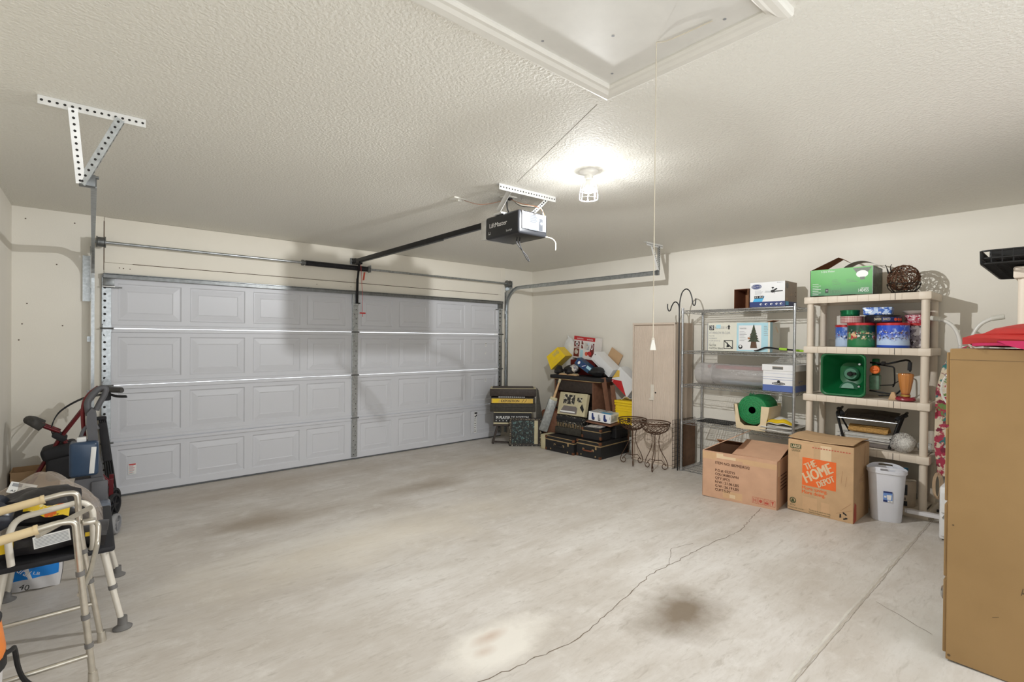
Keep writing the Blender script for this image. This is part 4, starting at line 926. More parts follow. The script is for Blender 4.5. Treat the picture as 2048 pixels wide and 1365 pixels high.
m.tube(fillet([(.17, -.04, zc+.115), (.30, -.05, zc+.11), (.43, -.05, zc+.15), (.455, -.05, zc+.14), (.455, -.05, zc+.05)], .02), .008, 'black_steel', 8); m.tube([(.455, -.05, zc+.13), (.452, -.05, zc+.06)], .015, 'rubber', 10)
m.tube(fillet([(.22, -.02, zc+.10), (.345, -.04, zc+.085), (.35, -.04, zc-.06), (.335, -.03, zc-.09)], .02), .006, 'black_steel', 8)
m.tube(fillet([(.17, -.05, zc-.135), (.30, -.05, zc-.15), (.36, -.05, zc-.155), (.44, -.05, zc-.06)], .02), .007, 'black_steel', 8); m.tube([(.20, -.03, zc-.09), (.33, -.03, zc-.075), (.42, -.05, zc-.0)], .004, 'black_steel', 6)
m.tube(smooth_path([(.24, -.06, .02), (.33, -.07, .03), (.42, -.05, .015), (.36, .0, .012)]), .006, 'black_steel', 6); m.box((.27, -.05, zc+.115), (.03, .03, .03), 'hole', .006); m.build('handle_frame', t)
M('wood_light', (206, 170, 128), .6, var=.15, scale=30)
m = MB(); m.prism([(-.03, 0), (.032, 0), (.012, .066), (-.008, .066)], -.02, .02, 'wood_light'); o = place(m, 'wooden_block', 'small light wooden wedge lying beside the green spreader', 'block', (-.36, -4.955, ZP[2]), -90, None, 90, 0); o.rotation_euler = (PI/2, 0, -PI/2)
# hummingbird feeder
t = thing('hummingbird_feeder', 'amber glass hummingbird feeder with red base on beige shelf', 'bird feeder', (-.385, -5.045, ZP[2]))
def amber():
    m = bpy.data.materials.new('amber_glass'); t_ = NT(m); t_.bsdf.inputs['Base Color'].default_value = lin((206, 136, 72)); t_.bsdf.inputs['Roughness'].default_value = .12; t_.bsdf.inputs['Alpha'].default_value = .86; MATS['amber_glass'] = m
amber(); M('feeder_red', (150, 40, 56), .35); m = MB(); prof = [(.0, .232), (.03, .236), (.048, .232), (.052, .22), (.047, .17), (.036, .10), (.030, .07), (.026, .06)][::-1]; n = 24; vs = []
for (r, zz) in prof:
    for j in range(n*2): a = 2*PI*j/(n*2); k = 1+.05*(j % 4 < 2); vs.append((r*k*math.cos(a), r*k*math.sin(a), zz))
N = n*2; m.add(vs, [(i*N+j, i*N+(j+1) % N, (i+1)*N+(j+1) % N, (i+1)*N+j) for i in range(len(prof)-1) for j in range(N)], 'amber_glass', True); m.build('glass_bottle', t)
m = MB(); m.lathe([(0, .0), (.055, .0), (.07, .012), (.066, .026), (.03, .034), (.026, .036), (.028, .055), (.031, .062)], 'feeder_red', 28)
for k in range(6): a = PI*k/3; m.T = TR(.055*math.cos(a), .055*math.sin(a), .022); m.lathe([(.012, 0), (.014, .006), (.006, .012), (0, .012)], 'feeder_red', 10)
m.build('feeder_base', t); m = MB(); M('gold', (196, 160, 84), .35, .6); m.lathe([(.029, .036), (.034, .040), (.034, .054), (.029, .058)], 'gold', 24); m.build('collar', t)
# fourth shelf: black tabletop grill, papers, flat case, bubble wrap, tool
t = thing('tabletop_grill', 'black tabletop appliance with arched glass top and folding legs', 'grill', (-.25, -4.77, ZP[3]+.012), -90); M('glass_black', (28, 26, 26), .08)
m = MB(); m.sheet(lambda u, v: (-.20+.40*u, -.12+.22*v, .235+.055*v-.01*math.cos(PI*u)*0+.01*math.sin(PI*u)), 10, 6, .006, 'glass_black'); m.build('top_plate', t)
for s_ in (-1, 1):
    m = MB(); m.tube(fillet([(s_*.245, .10, .30), (s_*.235, -.10, .265), (s_*.165, -.12, .0)], .03), .011, 'black_steel', 8); m.tube([(s_*.245, -.03, .27), (s_*.15, .10, .01)], .008, 'black_steel', 8); m.tube([(s_*.255, .02, .29), (s_*.20, -.05, .25)], .018, 'rubber', 8); m.build('leg', t)
m = MB(); m.tube([(-.22, -.115, .225), (.22, -.115, .225)], .005, 'chrome', 8); m.build('front_bar', t)
M('wicker', (196, 150, 84), .7, var=.35, scale=90, bump=.8, bscale=120); m = MB(); m.sheet(lambda u, v: (-.15+.30*u, -.06+.12*v, .05*math.sin(PI*v)+.01), 14, 6, .006, 'wicker'); m.box((.0, 0, .004), (.28, .1, .008), 'wicker')
place(m, 'wicker_tray', 'woven straw tray lying under the black tabletop appliance', 'tray', (-.20, -4.75, ZP[3]+.111), -90)
m = MB()
for k in range(5): m.sheet(lambda u, v, k=k: (-.20+.40*u+.01*k*(-1)**k, -.11+.20*v, .004+.009*k+.012*math.sin(4*u+k)*v*.4), 8, 3, .006, 'paper_white' if k != 2 else 'newsprint')
place(m, 'paper_stack', 'crumpled white paper sheets on the flat grey case', 'papers', (-.23, -4.76, ZP[3]+.062), -90)
M('case_grey', (120, 112, 108), .5, var=.1); M('chrome_trim', (170, 166, 160), .3, .6); m = MB(); m.box((0, 0, .030), (.44, .24, .055), 'case_grey', .008); m.box((0, -.121, .045), (.43, .006, .014), 'chrome_trim', .002)
place(m, 'flat_case', 'flat grey appliance case lying on fourth beige shelf', 'case', (-.24, -4.74, ZP[3]+.0), -90)
m = MB(); m.tube([(0, .10, 0), (0, -.02, .0)], .014, 'rubber', 10); m.tube([(0, -.02, 0), (0, -.16, -.004)], .004, 'chrome', 6)
place(m, 'grill_brush', 'black handled tool lying left of the tabletop appliance', 'tool', (-.41, -4.52, ZP[3]+.014), 4)
def bubble():
    m = bpy.data.materials.new('bubble_wrap'); t = NT(m); t.bsdf.inputs['Base Color'].default_value = lin((226, 222, 216)); t.bsdf.inputs['Roughness'].default_value = .12
    v = t.node('ShaderNodeTexVoronoi'); v.inputs['Scale'].default_value = 90; t.link(t.coord(), v.inputs['Vector']); t.bump(v.outputs['Distance'], .9, .006)
    tr = t.node('ShaderNodeBsdfTransparent'); mx = t.node('ShaderNodeMixShader'); t.link(t.ramp(v.outputs['Distance'], [(.2, .12), (.6, .55)]), mx.inputs[0]); t.link(tr.outputs[0], mx.inputs[1]); t.link(t.bsdf.outputs[0], mx.inputs[2]); t.link(mx.outputs[0], t.out.inputs['Surface']); MATS['bubble_wrap'] = m
bubble(); m = MB(); m.blob((0, 0, .085), (.085, .07, .085), 'bubble_wrap', 18, .12, 3, 4, 14); m.blob((.02, .01, .07), (.06, .05, .055), 'paper_white', 12, .1)
place(m, 'bubble_wrap_bundle', 'bundle in bubble wrap at right end of fourth beige shelf', 'bundle', (-.395, -5.035, ZP[3]+.001), -90)
film('cup_clear', (220, 218, 214), .25); m = MB(); m.lathe([(0, 0), (.03, 0), (.04, .09), (.038, .09), (.028, .004), (0, .004)], 'cup_clear', 18); place(m, 'plastic_cup', 'clear plastic cup lying behind the bubble wrap bundle', 'cup', (-.20, -5.10, ZP[3]+.04), 0, None, 90, 0)
# bottom shelf: canister with bowl on top
t = thing('canister', 'beige and black cylindrical canister on bottom beige shelf', 'canister', (-.33, -5.03, ZP[4])); M('canister_beige', (196, 180, 160), .5, var=.08); M('canister_dark', (34, 38, 44), .5, var=.2)
m = MB(); r = .085; m.lathe([(0, 0), (r-.004, 0), (r, .006), (r, .20), (r-.004, .206), (0, .206)], 'canister_beige', 32)
for z0, z1, mt in ((.01, .05, 'canister_dark'), (.10, .19, 'canister_dark')): m.lathe([(r+.0008, z0), (r+.0008, z1)], mt, 14, a0=PI*.62, a1=PI*1.16)
with at(m, frame((-r*math.cos(.02)-.0012, -.01, .06), (0, -1, 0), (0, 0, 1))): 
    for i in range(6): m.rect(-.022+i*.008, 0, -.018+i*.008, .022, 'canister_dark', .0012)
m.build('canister_body', t); m = MB(); m.lathe([(r-.01, .206), (r+.001, .207), (r+.001, .214), (r-.006, .216), (0, .216)], 'canister_beige', 32); m.build('lid', t)
M('bowl_teal', (20, 128, 176), .35, var=.05); M('bowl_in', (196, 216, 224), .4); m = MB(); m.lathe([(.0, .0), (.045, .0), (.062, .012), (.078, .05), (.080, .062)], 'bowl_teal', 28); m.lathe([(.080, .062), (.075, .061), (.058, .018), (0, .008)], 'bowl_in', 28)
place(m, 'bowl', 'teal blue plastic bowl tipped on the canister lid', 'bowl', (-.345, -5.0, ZP[4]+.236), 0, None, -16, 14)
M('trim_board', (224, 222, 224), .5, var=.03); m = MB(); m.box((0, 0, .016), (.36, .05, .03), 'trim_board', .004); m.box((-.186, 0, .016), (.012, .04, .024), 'trim_board', .002)
o = place(m, 'wood_strip', 'white painted wood strip lying across bottom beige shelf corner', 'board', (-.505, -5.268, .158), -84, None); 
M('dark_lid', (48, 42, 40), .4); m = MB(); m.box((0, 0, .03), (.12, .12, .06), 'dark_lid', .01); place(m, 'storage_box', 'small dark storage box behind canister on bottom beige shelf', 'box', (-.13, -5.02, ZP[4]), -90)
# ------------------------------------------------------------------ cartons and bin on the floor, cabinet, plant stands
def floor_carton(name, label, x, y, rz, w, d, h, mat, inn):
    z = fz(y)+.002; c = corner(x, y, rz, w, d); t = thing(name, label, 'box', (c[0], c[1], fz(c[1])), rz); return t
# brown carton with raised flaps
w_, d_, h_ = .645, .46, .43; t = floor_carton('cardboard_box', 'large brown shipping carton with open flaps before wire shelving', -1.19, -3.675, -83, w_, d_, h_, 'cardboard_pink', 'cardboard_in'); th = .006; h0 = .0
m = MB(); m.box((0, 0, .006), (w_-.004, d_-.004, .01), 'cardboard_in'); 
m.box((0, -d_/2+th/2, h_/2), (w_, th, h_), 'cardboard_pink'); m.box((0, d_/2-th/2, h_/2), (w_, th, h_), 'cardboard_pink')
for s_ in (-1, 1): m.box((s_*(w_/2-th/2), 0, h_/2), (th, d_, h_), 'cardboard_pink')
M('print_brown', (86, 54, 38), .7, var=.05); M('print_faded_red', (186, 84, 66), .7, var=.1)
with at(m, faces(w_, d_, h_)['front']):
    for x0, x1 in ((.0, .13), (.13, .19), (.19, .30), (.30, .36), (.36, .5), (.5, .64)): m.rect(x0, h_-.075+.02*(x0 > .1)*(x1 < .4), x1, h_-.01-.02*(x0 > .15), 'tape' if int(x0*100) % 2 == 0 else 'tape_pale', .0006)
    m.rect(.19, .02, .36, .085, 'tape', .0006); m.rect(.25, .028, .30, .06, 'tape_pale', .0009)
    m.text('ITEM NO: 887MDR3/2', .12, h_-.112, .026, 'print_brown', w=.30, bold=.03)
    for i, tx in enumerate(('P.O.#: 023715', 'COLOR:BROWN', 'QTY:2PCS', 'N.W.: 21.06 LBS', 'G.W.: 26.19 LBS', 'CUFT:5.05\'')): m.text(tx, .12, h_-.180-i*.036, .024, 'print_brown', w=(.175, .205, .13, .21, .21, .14)[i], bold=.03)
    for i in range(4):
        x = .445+i*.048; m.rect(x, .03, x+.042, .085, 'print_faded_red', .0007); m.rect(x+.003, .033, x+.039, .082, 'cardboard_pink', .001); 
        if i == 0: m.line((x+.012, .04), (x+.012, .075), .005, 'print_faded_red', .0013); m.line((x+.03, .04), (x+.03, .075), .005, 'print_faded_red', .0013); m.line((x+.012, .058), (x+.03, .058), .005, 'print_faded_red', .0013)
        elif i == 1: m.disc(x+.021, .058, .014, 'print_faded_red', .0013, 10); m.line((x+.021, .04), (x+.021, .058), .005, 'print_faded_red', .0013)
        elif i == 2: m.rect(x+.006, .04, x+.036, .06, 'print_faded_red', .0013); m.line((x+.01, .07), (x+.03, .07), .005, 'print_faded_red', .0013)
        else: m.poly([(x+.009, .076), (x+.033, .076), (x+.025, .052), (x+.025, .042), (x+.017, .042), (x+.017, .052)], 'print_faded_red', .0013)
with at(m, faces(w_, d_, h_)['right']):
    m.rect(.02, h_-.14, .06, h_-.01, 'tape_pale', .0008)
    for i in range(5): m.rect(.1, .16+i*.03, .3, .17+i*.03, 'print_brown')
m.build('box_body', t)
def flap(pts, name='flap', mat='cardboard_pink', deco=None, th=.005):
    m = MB(); P = [V(p) for p in pts]; n = (P[1]-P[0]).cross(P[3]-P[0]).normalized(); Q = [p-n*th for p in P]
    m.add(P+Q, [(0, 1, 2, 3), (7, 6, 5, 4), (0, 4, 5, 1), (1, 5, 6, 2), (2, 6, 7, 3), (3, 7, 4, 0)], mat)
    if deco:
        with at(m, frame(P[0], P[1]-P[0], (P[3]-P[0]))): deco(m)
    m.build(name, t)
flap([(-w_/2, d_/2, h_), (-w_/2, -d_/2, h_), (-w_/2+.29, -d_/2+.03, h_+.165), (-w_/2+.29, d_/2, h_+.165)], mat='cardboard_pink')       # left flap raised (inner side out)
flap([(-w_/2, -d_/2+.0, h_), (w_/2, -d_/2+.0, h_), (w_/2-.02, -d_/2+.20, h_-.035), (-w_/2+.02, -d_/2+.22, h_-.05)])
def dec(m):
    m.rect(.10, .13, .16, .21, 'print_faded_red'); m.rect(.112, .15, .135, .19, 'print_white', .0012); m.rect(.14, .15, .155, .2, 'print_white', .0012); m.rect(.20, .20, .35, .24, 'paper_white'); m.text('DECO', .28, .06, .03, 'print_brown', w=.09)
    for i in range(3): m.rect(.06, .05+i*.02, .14, .056+i*.02, 'print_faded_red')
flap([(-.06, -d_/2+.02, h_+.004), (w_/2, -d_/2+.03, h_-.005), (w_/2, .21, h_+.075), (-.06, .21, h_+.075)], deco=dec)
flap([(-w_/2, d_/2, h_), (w_/2, d_/2, h_), (w_/2, d_/2-.1, h_+.05), (-w_/2, d_/2-.1, h_+.05)][::-1], mat='cardboard_in')
# the home centre moving box
w_, d_, h_ = .487, .43, .61; t = floor_carton('moving_box', 'tall tan moving carton with orange store logo before beige shelving', -.998, -4.355, -90, w_, d_, h_, 'cardboard', 'cardboard_in')
M('hd_orange', (236, 108, 44), .6, var=.04); M('hd_green', (62, 76, 44), .6)
m = MB(); m.box((0, 0, h_/2), (w_, d_, h_), 'cardboard', .006)
F = faces(w_, d_, h_)
with at(m, F['front']):
    m.rect(.02, h_-.075, .105, h_-.038, 'hd_green'); m.text('LARGE', .027, h_-.068, .026, 'tape_pale', .0013, w=.072, bold=.03); m.text('GRANDE', .03, h_-.102, .022, 'hd_green', .0013, w=.07)
    x0, y0, s_ = .20, .235, .215
    x0 = .115; m.rect(x0, y0, x0+.25, y0+.235, 'hd_orange')
    c35 = 33
    m.text('THE', x0+.034, y0+.130, .056, 'tape_pale', .0026, w=.092, rot=c35, shear=.12, bold=.05); m.text('HOME', x0+.036, y0+.022, .088, 'tape_pale', .0014, w=.232, rot=c35, shear=.12, bold=.05); m.text('DEPOT', x0+.128, y0+.004, .050, 'tape_pale', .0026, w=.140, rot=c35, shear=.12, bold=.05)
    m.text('More saving.', x0, y0-.035, .030, 'hd_orange', .0012, w=.19, bold=.03); m.text('More doing.', x0, y0-.070, .030, 'hd_orange', .0012, w=.175, bold=.03)
    m.rect(.09, h_-.16, .20, h_-.02, 'tape', .0007); m.rect(.25, h_-.20, .33, h_-.02, 'tape_pale', .0007); m.rect(.12, .03, .23, .14, 'tape', .0006); m.rect(.26, .02, .32, .12, 'tape', .0007)
    for i in range(14): m.rect(.19+i*.02, h_-.05-.0*i, .203+i*.02, h_-.042, 'print_faded_red', .001)
    m.disc(.045, .085, .026, 'hd_green', .0012, 14, r0=.019); m.poly([(.03, .07), (.06, .07), (.05, .10), (.038, .098)], 'hd_green', .0013); m.text('ECO', .025, .04, .014, 'hd_green', w=.04); m.text('Printed with soy ink', .01, .018, .012, 'hd_green', w=.12)
    m.text('This box can be reused many times,', .17, .03, .014, 'hd_green', w=.16); m.text('recycle it when it wears out.', .17, .012, .014, 'hd_green', w=.16)
    for k in range(3):
        a = 2*PI*k/3+.5; cx_, cy_ = .42, .05; p = lambda r, b: (cx_+r*math.cos(b), cy_+r*math.sin(b))
        m.poly([p(.030, a), p(.030, a+.9), p(.034, a+1.25), p(.016, a+1.2), p(.018, a+.8), p(.017, a)], 'print_black', .0014)
    for (a, b) in (((.40, h_-.3), (.41, h_-.2)), ((.43, h_-.32), (.44, h_-.24)), ((.37, .06), (.48, .11)), ((.40, .09), (.47, .16))): m.line(a, b, .0015, 'cardboard_in', .0012)
with at(m, F['right']): m.poly([(0, .0), (.08, .02), (.075, .14), (.03, .17), (.01, .12)], 'print_faded_red', .001); m.line((.26, h_-.25), (.3, h_-.02), .008, 'cardboard_in'); m.text('LARGE', .15, .3, .05, 'tape', w=.1)
m.build('box_body', t)
for a, b, s_ in (((-w_/2+.004, -d_/2), (w_/2-.004, -.004), -1), ((-w_/2+.004, .004), (w_/2-.004, d_/2), 1)):
    m = MB(); m.sheet(lambda u, v, a=a, b=b, s_=s_: (a[0]+(b[0]-a[0])*u, a[1]+(b[1]-a[1])*v, h_+.010+.012*(1-math.sin(PI*u))*1+.012*(v if s_ < 0 else 1-v)), 10, 2, .005, 'cardboard'); m.build('flap', t)
# white waste bin
t = thing('waste_bin', 'white plastic waste bin on floor right of the tan moving carton', 'bin', (-.665, -4.982, fz(-4.98)), -74); t.scale = (.86, .86, .98); M('bin_white', (226, 228, 236), .38, var=.02)
def oval(w, d, n=36, p=2.7): return [(w/2*abs(math.cos(a))**(2/p)*(1 if math.cos(a) >= 0 else -1), d/2*abs(math.sin(a))**(2/p)*(1 if math.sin(a) >= 0 else -1)) for a in [2*PI*i/n for i in range(n)]]
m = MB(); lv = [(0, .225, .175), (.008, .235, .185), (.36, .285, .235), (.395, .292, .242), (.40, .312, .262), (.425, .312, .262)]; n = 36
hh = .425
def rimz(i):                       # two hand-grip dips in the long sides
    a = 2*PI*i/n; return hh + .0
vs = []; fs = []; 
for (zz, w_, d_) in lv: vs += [(x, y, zz) for x, y in oval(w_, d_, n)]
for (zz, w_, d_) in [(.425, .300, .25), (.38, .284, .234), (.03, .23, .18)]: vs += [(x, y, zz) for x, y in oval(w_, d_, n)]
L_ = len(lv)+3
for i in range(L_-1):
    for j in range(n): fs.append((i*n+j, i*n+(j+1) % n, (i+1)*n+(j+1) % n, (i+1)*n+j))
fs += [tuple(range(n-1, -1, -1)), tuple(range((L_-1)*n, L_*n))]; m.add(vs, fs, 'bin_white', True)
for s_ in (-1, 1):                 # raised handles with slots on the long sides
    for (a, b) in ((.0, 0),):
        P = [p for p in oval(.30, .25, 72) if p[1]*s_ > .04]; P.sort()
        for p, q in zip(P[:-1], P[1:]):
            up = lambda x: .022*max(0, 1-(abs(x)/.14)**4)
            zlo, zhi = .42, .428+up((p[0]+q[0])/2)
            if abs((p[0]+q[0])/2) < .052: m.bar((p[0], p[1], zhi-.004), (q[0], q[1], zhi-.004), .010, .010, 'bin_white')
            else: m.add([(p[0], p[1], zlo), (q[0], q[1], zlo), (q[0], q[1], .428+up(q[0])), (p[0], p[1], .428+up(p[0]))] + [(p[0], p[1]-s_*.006, zlo), (q[0], q[1]-s_*.006, zlo), (q[0], q[1]-s_*.006, .428+up(q[0])), (p[0], p[1]-s_*.006, .428+up(p[0]))], [(0, 1, 2, 3), (7, 6, 5, 4), (3, 2, 6, 7), (0, 3, 7, 4), (1, 5, 6, 2)], 'bin_white', True)
m.build('bin_body', t)
m = MB(); slope = math.atan((.1175-.0925)/.36)
with at(m, TR(-.03, -.1105, .17) @ frame((0, 0, 0), (1, 0, 0), (0, -math.sin(slope), math.cos(slope)))):
    M('label_blue', (110, 148, 212), .4, var=.2, scale=60); m.rect(0, 0, .068, .088, 'label_blue', .0012); m.rect(0, .075, .068, .088, 'navy', .0014); m.rect(.0, .0, .03, .016, 'navy', .0014); m.rect(.034, .0, .068, .014, 'print_white', .0014); m.poly([(.03, .02), (.058, .02), (.062, .06), (.026, .06)], 'print_white', .0014); m.rect(.006, .035, .024, .05, 'print_white', .0014); m.text('30', .04, .002, .009, 'navy', .0018, w=.02)
m.build('sticker', t)
# grey-beige tambour cabinet
cw, cd, ch = .59, .39, 1.70; cx_, cy_ = -.46, -2.345; c = corner(cx_, cy_, -90, cw, cd)
t = thing('storage_cabinet', 'tall beige ribbed storage cabinet between junk pile and wire shelving', 'cabinet', (c[0], c[1], fz(c[1])), -90); M('cab_beige', (206, 190, 174), .5, var=.04, scale=8); M('cab_side', (190, 172, 154), .5, var=.05)
m = MB(); m.box((0, .01, ch/2), (cw, cd-.02, ch), 'cab_side', .003); m.box((0, -cd/2+.01, ch-.012), (cw, .03, .024), 'cab_beige', .003)
for s_ in (-1, 1): m.box((s_*(cw/2-.009), -cd/2+.01, ch/2), (.018, .024, ch), 'cab_beige', .003)
m.box((0, -cd/2+.01, .012), (cw, .024, .024), 'cab_beige'); m.build('cabinet_body', t)
for s_ in (-1, 1):
    m = MB(); w0 = cw/2-.022; m.box((s_*(w0/2+.001), -cd/2+.012, ch/2-.004), (w0-.002, .016, ch-.062), 'cab_beige'); n = 15
    for i in range(n): m.box((s_*(.004+(i+.5)*(w0-.006)/n), -cd/2+.004, ch/2-.004), ((w0-.006)/n-.005, .006, ch-.064), 'cab_beige', .0015)
    m.build('door', t)
m = MB()
with at(m, frame((-.02, -cd/2-.0005, .86), (1, 0, 0), (0, 0, 1))): m.disc(.06, 0, .010, 'hole', .001, 12)
m.build('lock', t)
M('plate_ivory', (220, 212, 198), .6); m = MB(); m.box((0, -.004, 0), (.045, .008, .19), 'plate_ivory', .003); m.box((-.02, -.006, -.085), (.05, .008, .02), 'plate_ivory', .003); o = m.build('handle_plate', t); o.location = (.0, -cd/2, .86)
# wire grid panels + brown panel between cabinet and shelf
M('grid_dark', (52, 44, 38), .5, .4); m = MB(); gh, gw = .56, .40
for i in range(9): m.tube([(-gw/2+gw*i/8, 0, 0), (-gw/2+gw*i/8, 0, gh)], .0022, 'grid_dark', 4)
for i in range(13): m.tube([(-gw/2, .003, gh*i/12), (gw/2, .003, gh*i/12)], .0022, 'grid_dark', 4)
g = place(m, 'wire_grid_panel', 'dark wire grid panel leaning between beige cabinet and wire shelving', 'grid panel', (-.27, -2.985, fz(-2.985)), 0, 'wire grid panels')
g.rotation_euler = (0, 0, math.radians(2)); g2 = dup(g, (-.32, -2.96, fz(-2.96)+.003), -3, 'dark wire grid panel nearest the beige cabinet side'); 
M('brown_board', (104, 76, 54), .7, var=.2); m = MB(); m.box((0, 0, .28), (.26, .012, .54), 'brown_board', .002); place(m, 'wood_plank', 'dark brown board standing behind the wire grid panels', 'board', (-.24, -2.999, fz(-3.0)), 1)
# iron plant stands
M('rust_iron', (84, 58, 42), .6, .5, var=.3, scale=60)
def plant_stand(x, y, rz, label):
    t = thing('plant_stand', label, 'plant stand', (x, y, fz(y)), rz, 'iron plant stands'); R_, zr = .165, .545
    m = MB()
    ring = lambda r, z, k=.005, n=32: m.tube([(r*math.cos(2*PI*i/n), r*math.sin(2*PI*i/n), z) for i in range(n)], k, 'rust_iron', 6, closed=True)
    ring(R_, zr, .007); ring(R_-.004, zr-.020, .004); ring(.06, zr-.125, .005)
    for k in range(14):
        for s_ in (-1, 1):
            P = []
            for i in range(7):
                u = i/6; a = 2*PI*k/14+s_*u*1.1; r = .06+(R_-.064)*math.sin(u*PI/2)**.9; P.append((r*math.cos(a), r*math.sin(a), zr-.125+.105*u**1.3))
            m.tube(P, .0028, 'rust_iron', 5)
    m.build('basket', t)
    for k in range(3):
        a = 2*PI*k/3; c, s_ = math.cos(a), math.sin(a)
        prof = [(.062, zr-.122), (.045, zr-.19), (.05, .27), (.085, .19), (.128, .115), (.150, .055), (.145, .02), (.118, .006), (.092, .018), (.085, .045), (.1, .064), (.118, .06), (.122, .045)]
        m = MB(); m.tube([(r*c, r*s_, z) for r, z in smooth_path([(p[0], p[1], 0) for p in prof], 4) for z in [z]] if 0 else [(q.x*c, q.x*s_, q.y) for q in smooth_path([(p[0], p[1], 0) for p in prof], 4)], .0045, 'rust_iron', 6); m.build('leg', t)
    m = MB(); m.tube([(0, 0, .11), (0, 0, zr-.124)], .004, 'rust_iron', 6); m.tube([(-.06, 0, zr-.124), (.06, 0, zr-.124)], .004, 'rust_iron', 5)
    for k in range(3): a = 2*PI*k/3; m.tube([(0, 0, .11), (.075*math.cos(a), .075*math.sin(a), .11), (.13*math.cos(a), .13*math.sin(a), .045)], .004, 'rust_iron', 6)
    m.build('center_rod', t); return t
p1 = plant_stand(-.655, -2.495, 100, 'rusty iron plant stand with empty basket beside the junk pile')
p2 = dup(p1, (-.695, -2.835, fz(-2.835)), 80, 'rusty iron plant stand with empty basket before the beige cabinet')
# ------------------------------------------------------------------ tan filing cabinet and what stands behind it
def file_mat():
    m = bpy.data.materials.new('file_tan'); t = NT(m); c = t.mix(t.ramp(t.noise(3, 3), [(.3, 0.0), (.7, 1.0)]), lin((140, 110, 68)), lin((150, 119, 76)))
    t.link(c, t.bsdf.inputs['Base Color']); t.bsdf.inputs['Roughness'].default_value = .42; t.bump(t.noise(260, 2), .08, .002); MATS['file_tan'] = m
file_mat(); M('scuff', (92, 72, 46), .7, var=.1)
t = thing('filing_cabinet', 'tall tan steel filing cabinet at right edge with folded red bag on top', 'filing cabinet', (-2.66+.23, -5.627-.36, fz(-5.62)), 180); w_, d_, h_ = .46, .72, 1.412
m = MB(); m.box((0, 0, h_/2+.004), (w_, d_, h_-.008), 'file_tan', .004)
with at(m, faces(w_, d_, h_)['right']):      # side seen by the camera
    m.rect(.0, h_-.05, d_, h_-.0485, 'scuff', .0012); m.rect(d_-.006, .02, d_-.003, h_-.05, 'tape_pale', .0008)
    for x, y, r in ((.012, .03, .006), (.02, .62, .004), (.25, 1.02, .004), (.27, 1.02, .004), (.24, .40, .004), (.25, .09, .003)): m.disc(x, y, r, 'scuff', .0012, 8)
    m.line((.235, .39), (.24, .42), .003, 'scuff'); m.line((.15, .26), (.17, .27), .002, 'scuff')
m.build('cabinet_body', t)
for k in range(4):
    m = MB(); z0 = .03+k*.345; m.box((0, -d_/2-.006, z0+.165), (w_-.03, .014, .33), 'file_tan', .004); dr_ = m.build('drawer', t)
    m = MB(); m.tube(fillet([(-.06, -d_/2-.012, z0+.22), (-.05, -d_/2-.04, z0+.215), (.05, -d_/2-.04, z0+.215), (.06, -d_/2-.012, z0+.22)], .012), .005, 'chrome', 8); m.build('drawer_handle', dr_)
m = MB(); m.T = TR(w_/2-.10, -d_/2-.02, .27, rx=90); m.lathe([(.012, -.008), (.03, -.006), (.032, .004), (.024, .010), (.014, .006)], 'chrome', 20); m.build('lock', t)
M('bag_red', (178, 42, 38), .45, var=.10, scale=6, bump=.3, bscale=14); M('bag_pink', (186, 30, 84), .5, var=.08, scale=6)
t = thing('folded_bag', 'folded red fabric bag with pink lining on top of tan filing cabinet', 'bag', (-2.46, -5.95, 1.545))
m = MB(); 
def cush(w, d, h, z0, sd, ox=0, oy=0):
    def f(u, v): return (ox-w/2+w*u, oy-d/2+d*v, z0+h*(max(0, math.sin(PI*u))**.35)*(max(0, math.sin(PI*v))**.35)+.006*math.sin(9*u+sd)*math.sin(7*v+sd))
    return f
m.sheet(cush(.44, .56, .040, .030, 1), 14, 16, .03, 'bag_red'); m.sheet(cush(.40, .50, .05, .052, 3, .01, -.03), 14, 16, .03, 'bag_red'); m.build('bag_body', t)
m = MB(); m.sheet(lambda u, v: (-.235-.006*math.sin(PI*u), .17-.42*u, .022-.052*math.sin(PI*u)**.7*v), 14, 5, .006, 'bag_pink'); m.sheet(cush(.42, .50, .018, .008, 2), 10, 12, .012, 'bag_pink'); m.build('lining', t)
# black folded wire crate on the rear beige shelving
M('crate_black', (26, 26, 26), .5, .3); t = thing('folding_wire_crate', 'black folded wire crate on top of the rear beige shelving', 'crate', (-1.42, -5.89, 1.984)); 
def gridp(mb, x0, x1, y0, y1, z, nx, ny, r=.0025, mat='crate_black'):
    for i in range(nx+1): x = x0+(x1-x0)*i/nx; mb.tube([(x, y0, z), (x, y1, z)], r, mat, 4)
    for i in range(ny+1): y = y0+(y1-y0)*i/ny; mb.tube([(x0, y, z+.003), (x1, y, z+.003)], r, mat, 4)
m = MB(); gridp(m, -.47, .5, -.22, .245, .006, 22, 10, .003); gridp(m, -.47, .5, -.22, .245, .035, 22, 10, .003)
for z in (.006, .035, .075): m.tube(fillet([(-.47, -.22, z), (.5, -.22, z), (.5, .245, z), (-.47, .245, z), (-.47, -.22, z)], .03), .005, 'crate_black', 6)
for i in range(12): 
    y = -.22+.465*i/11; m.tube([(-.47, y, .006), (-.475, y, .075)], .003, 'crate_black', 4)
for i in range(24): x = -.47+.97*i/23; m.tube([(x, .245, .006), (x, .247, .075)], .003, 'crate_black', 4)
m.build('wire_panel', t); m = MB(); m.box((.05, .0, .065), (.84, .44, .045), 'crate_black', .006); m.box((.1, .01, .098), (.74, .40, .02), 'crate_black', .004); m.build('plastic_tray', t)
for x, y, c_ in ((-2.27, -5.90, 0), (-2.25, -5.99, 1)): pass
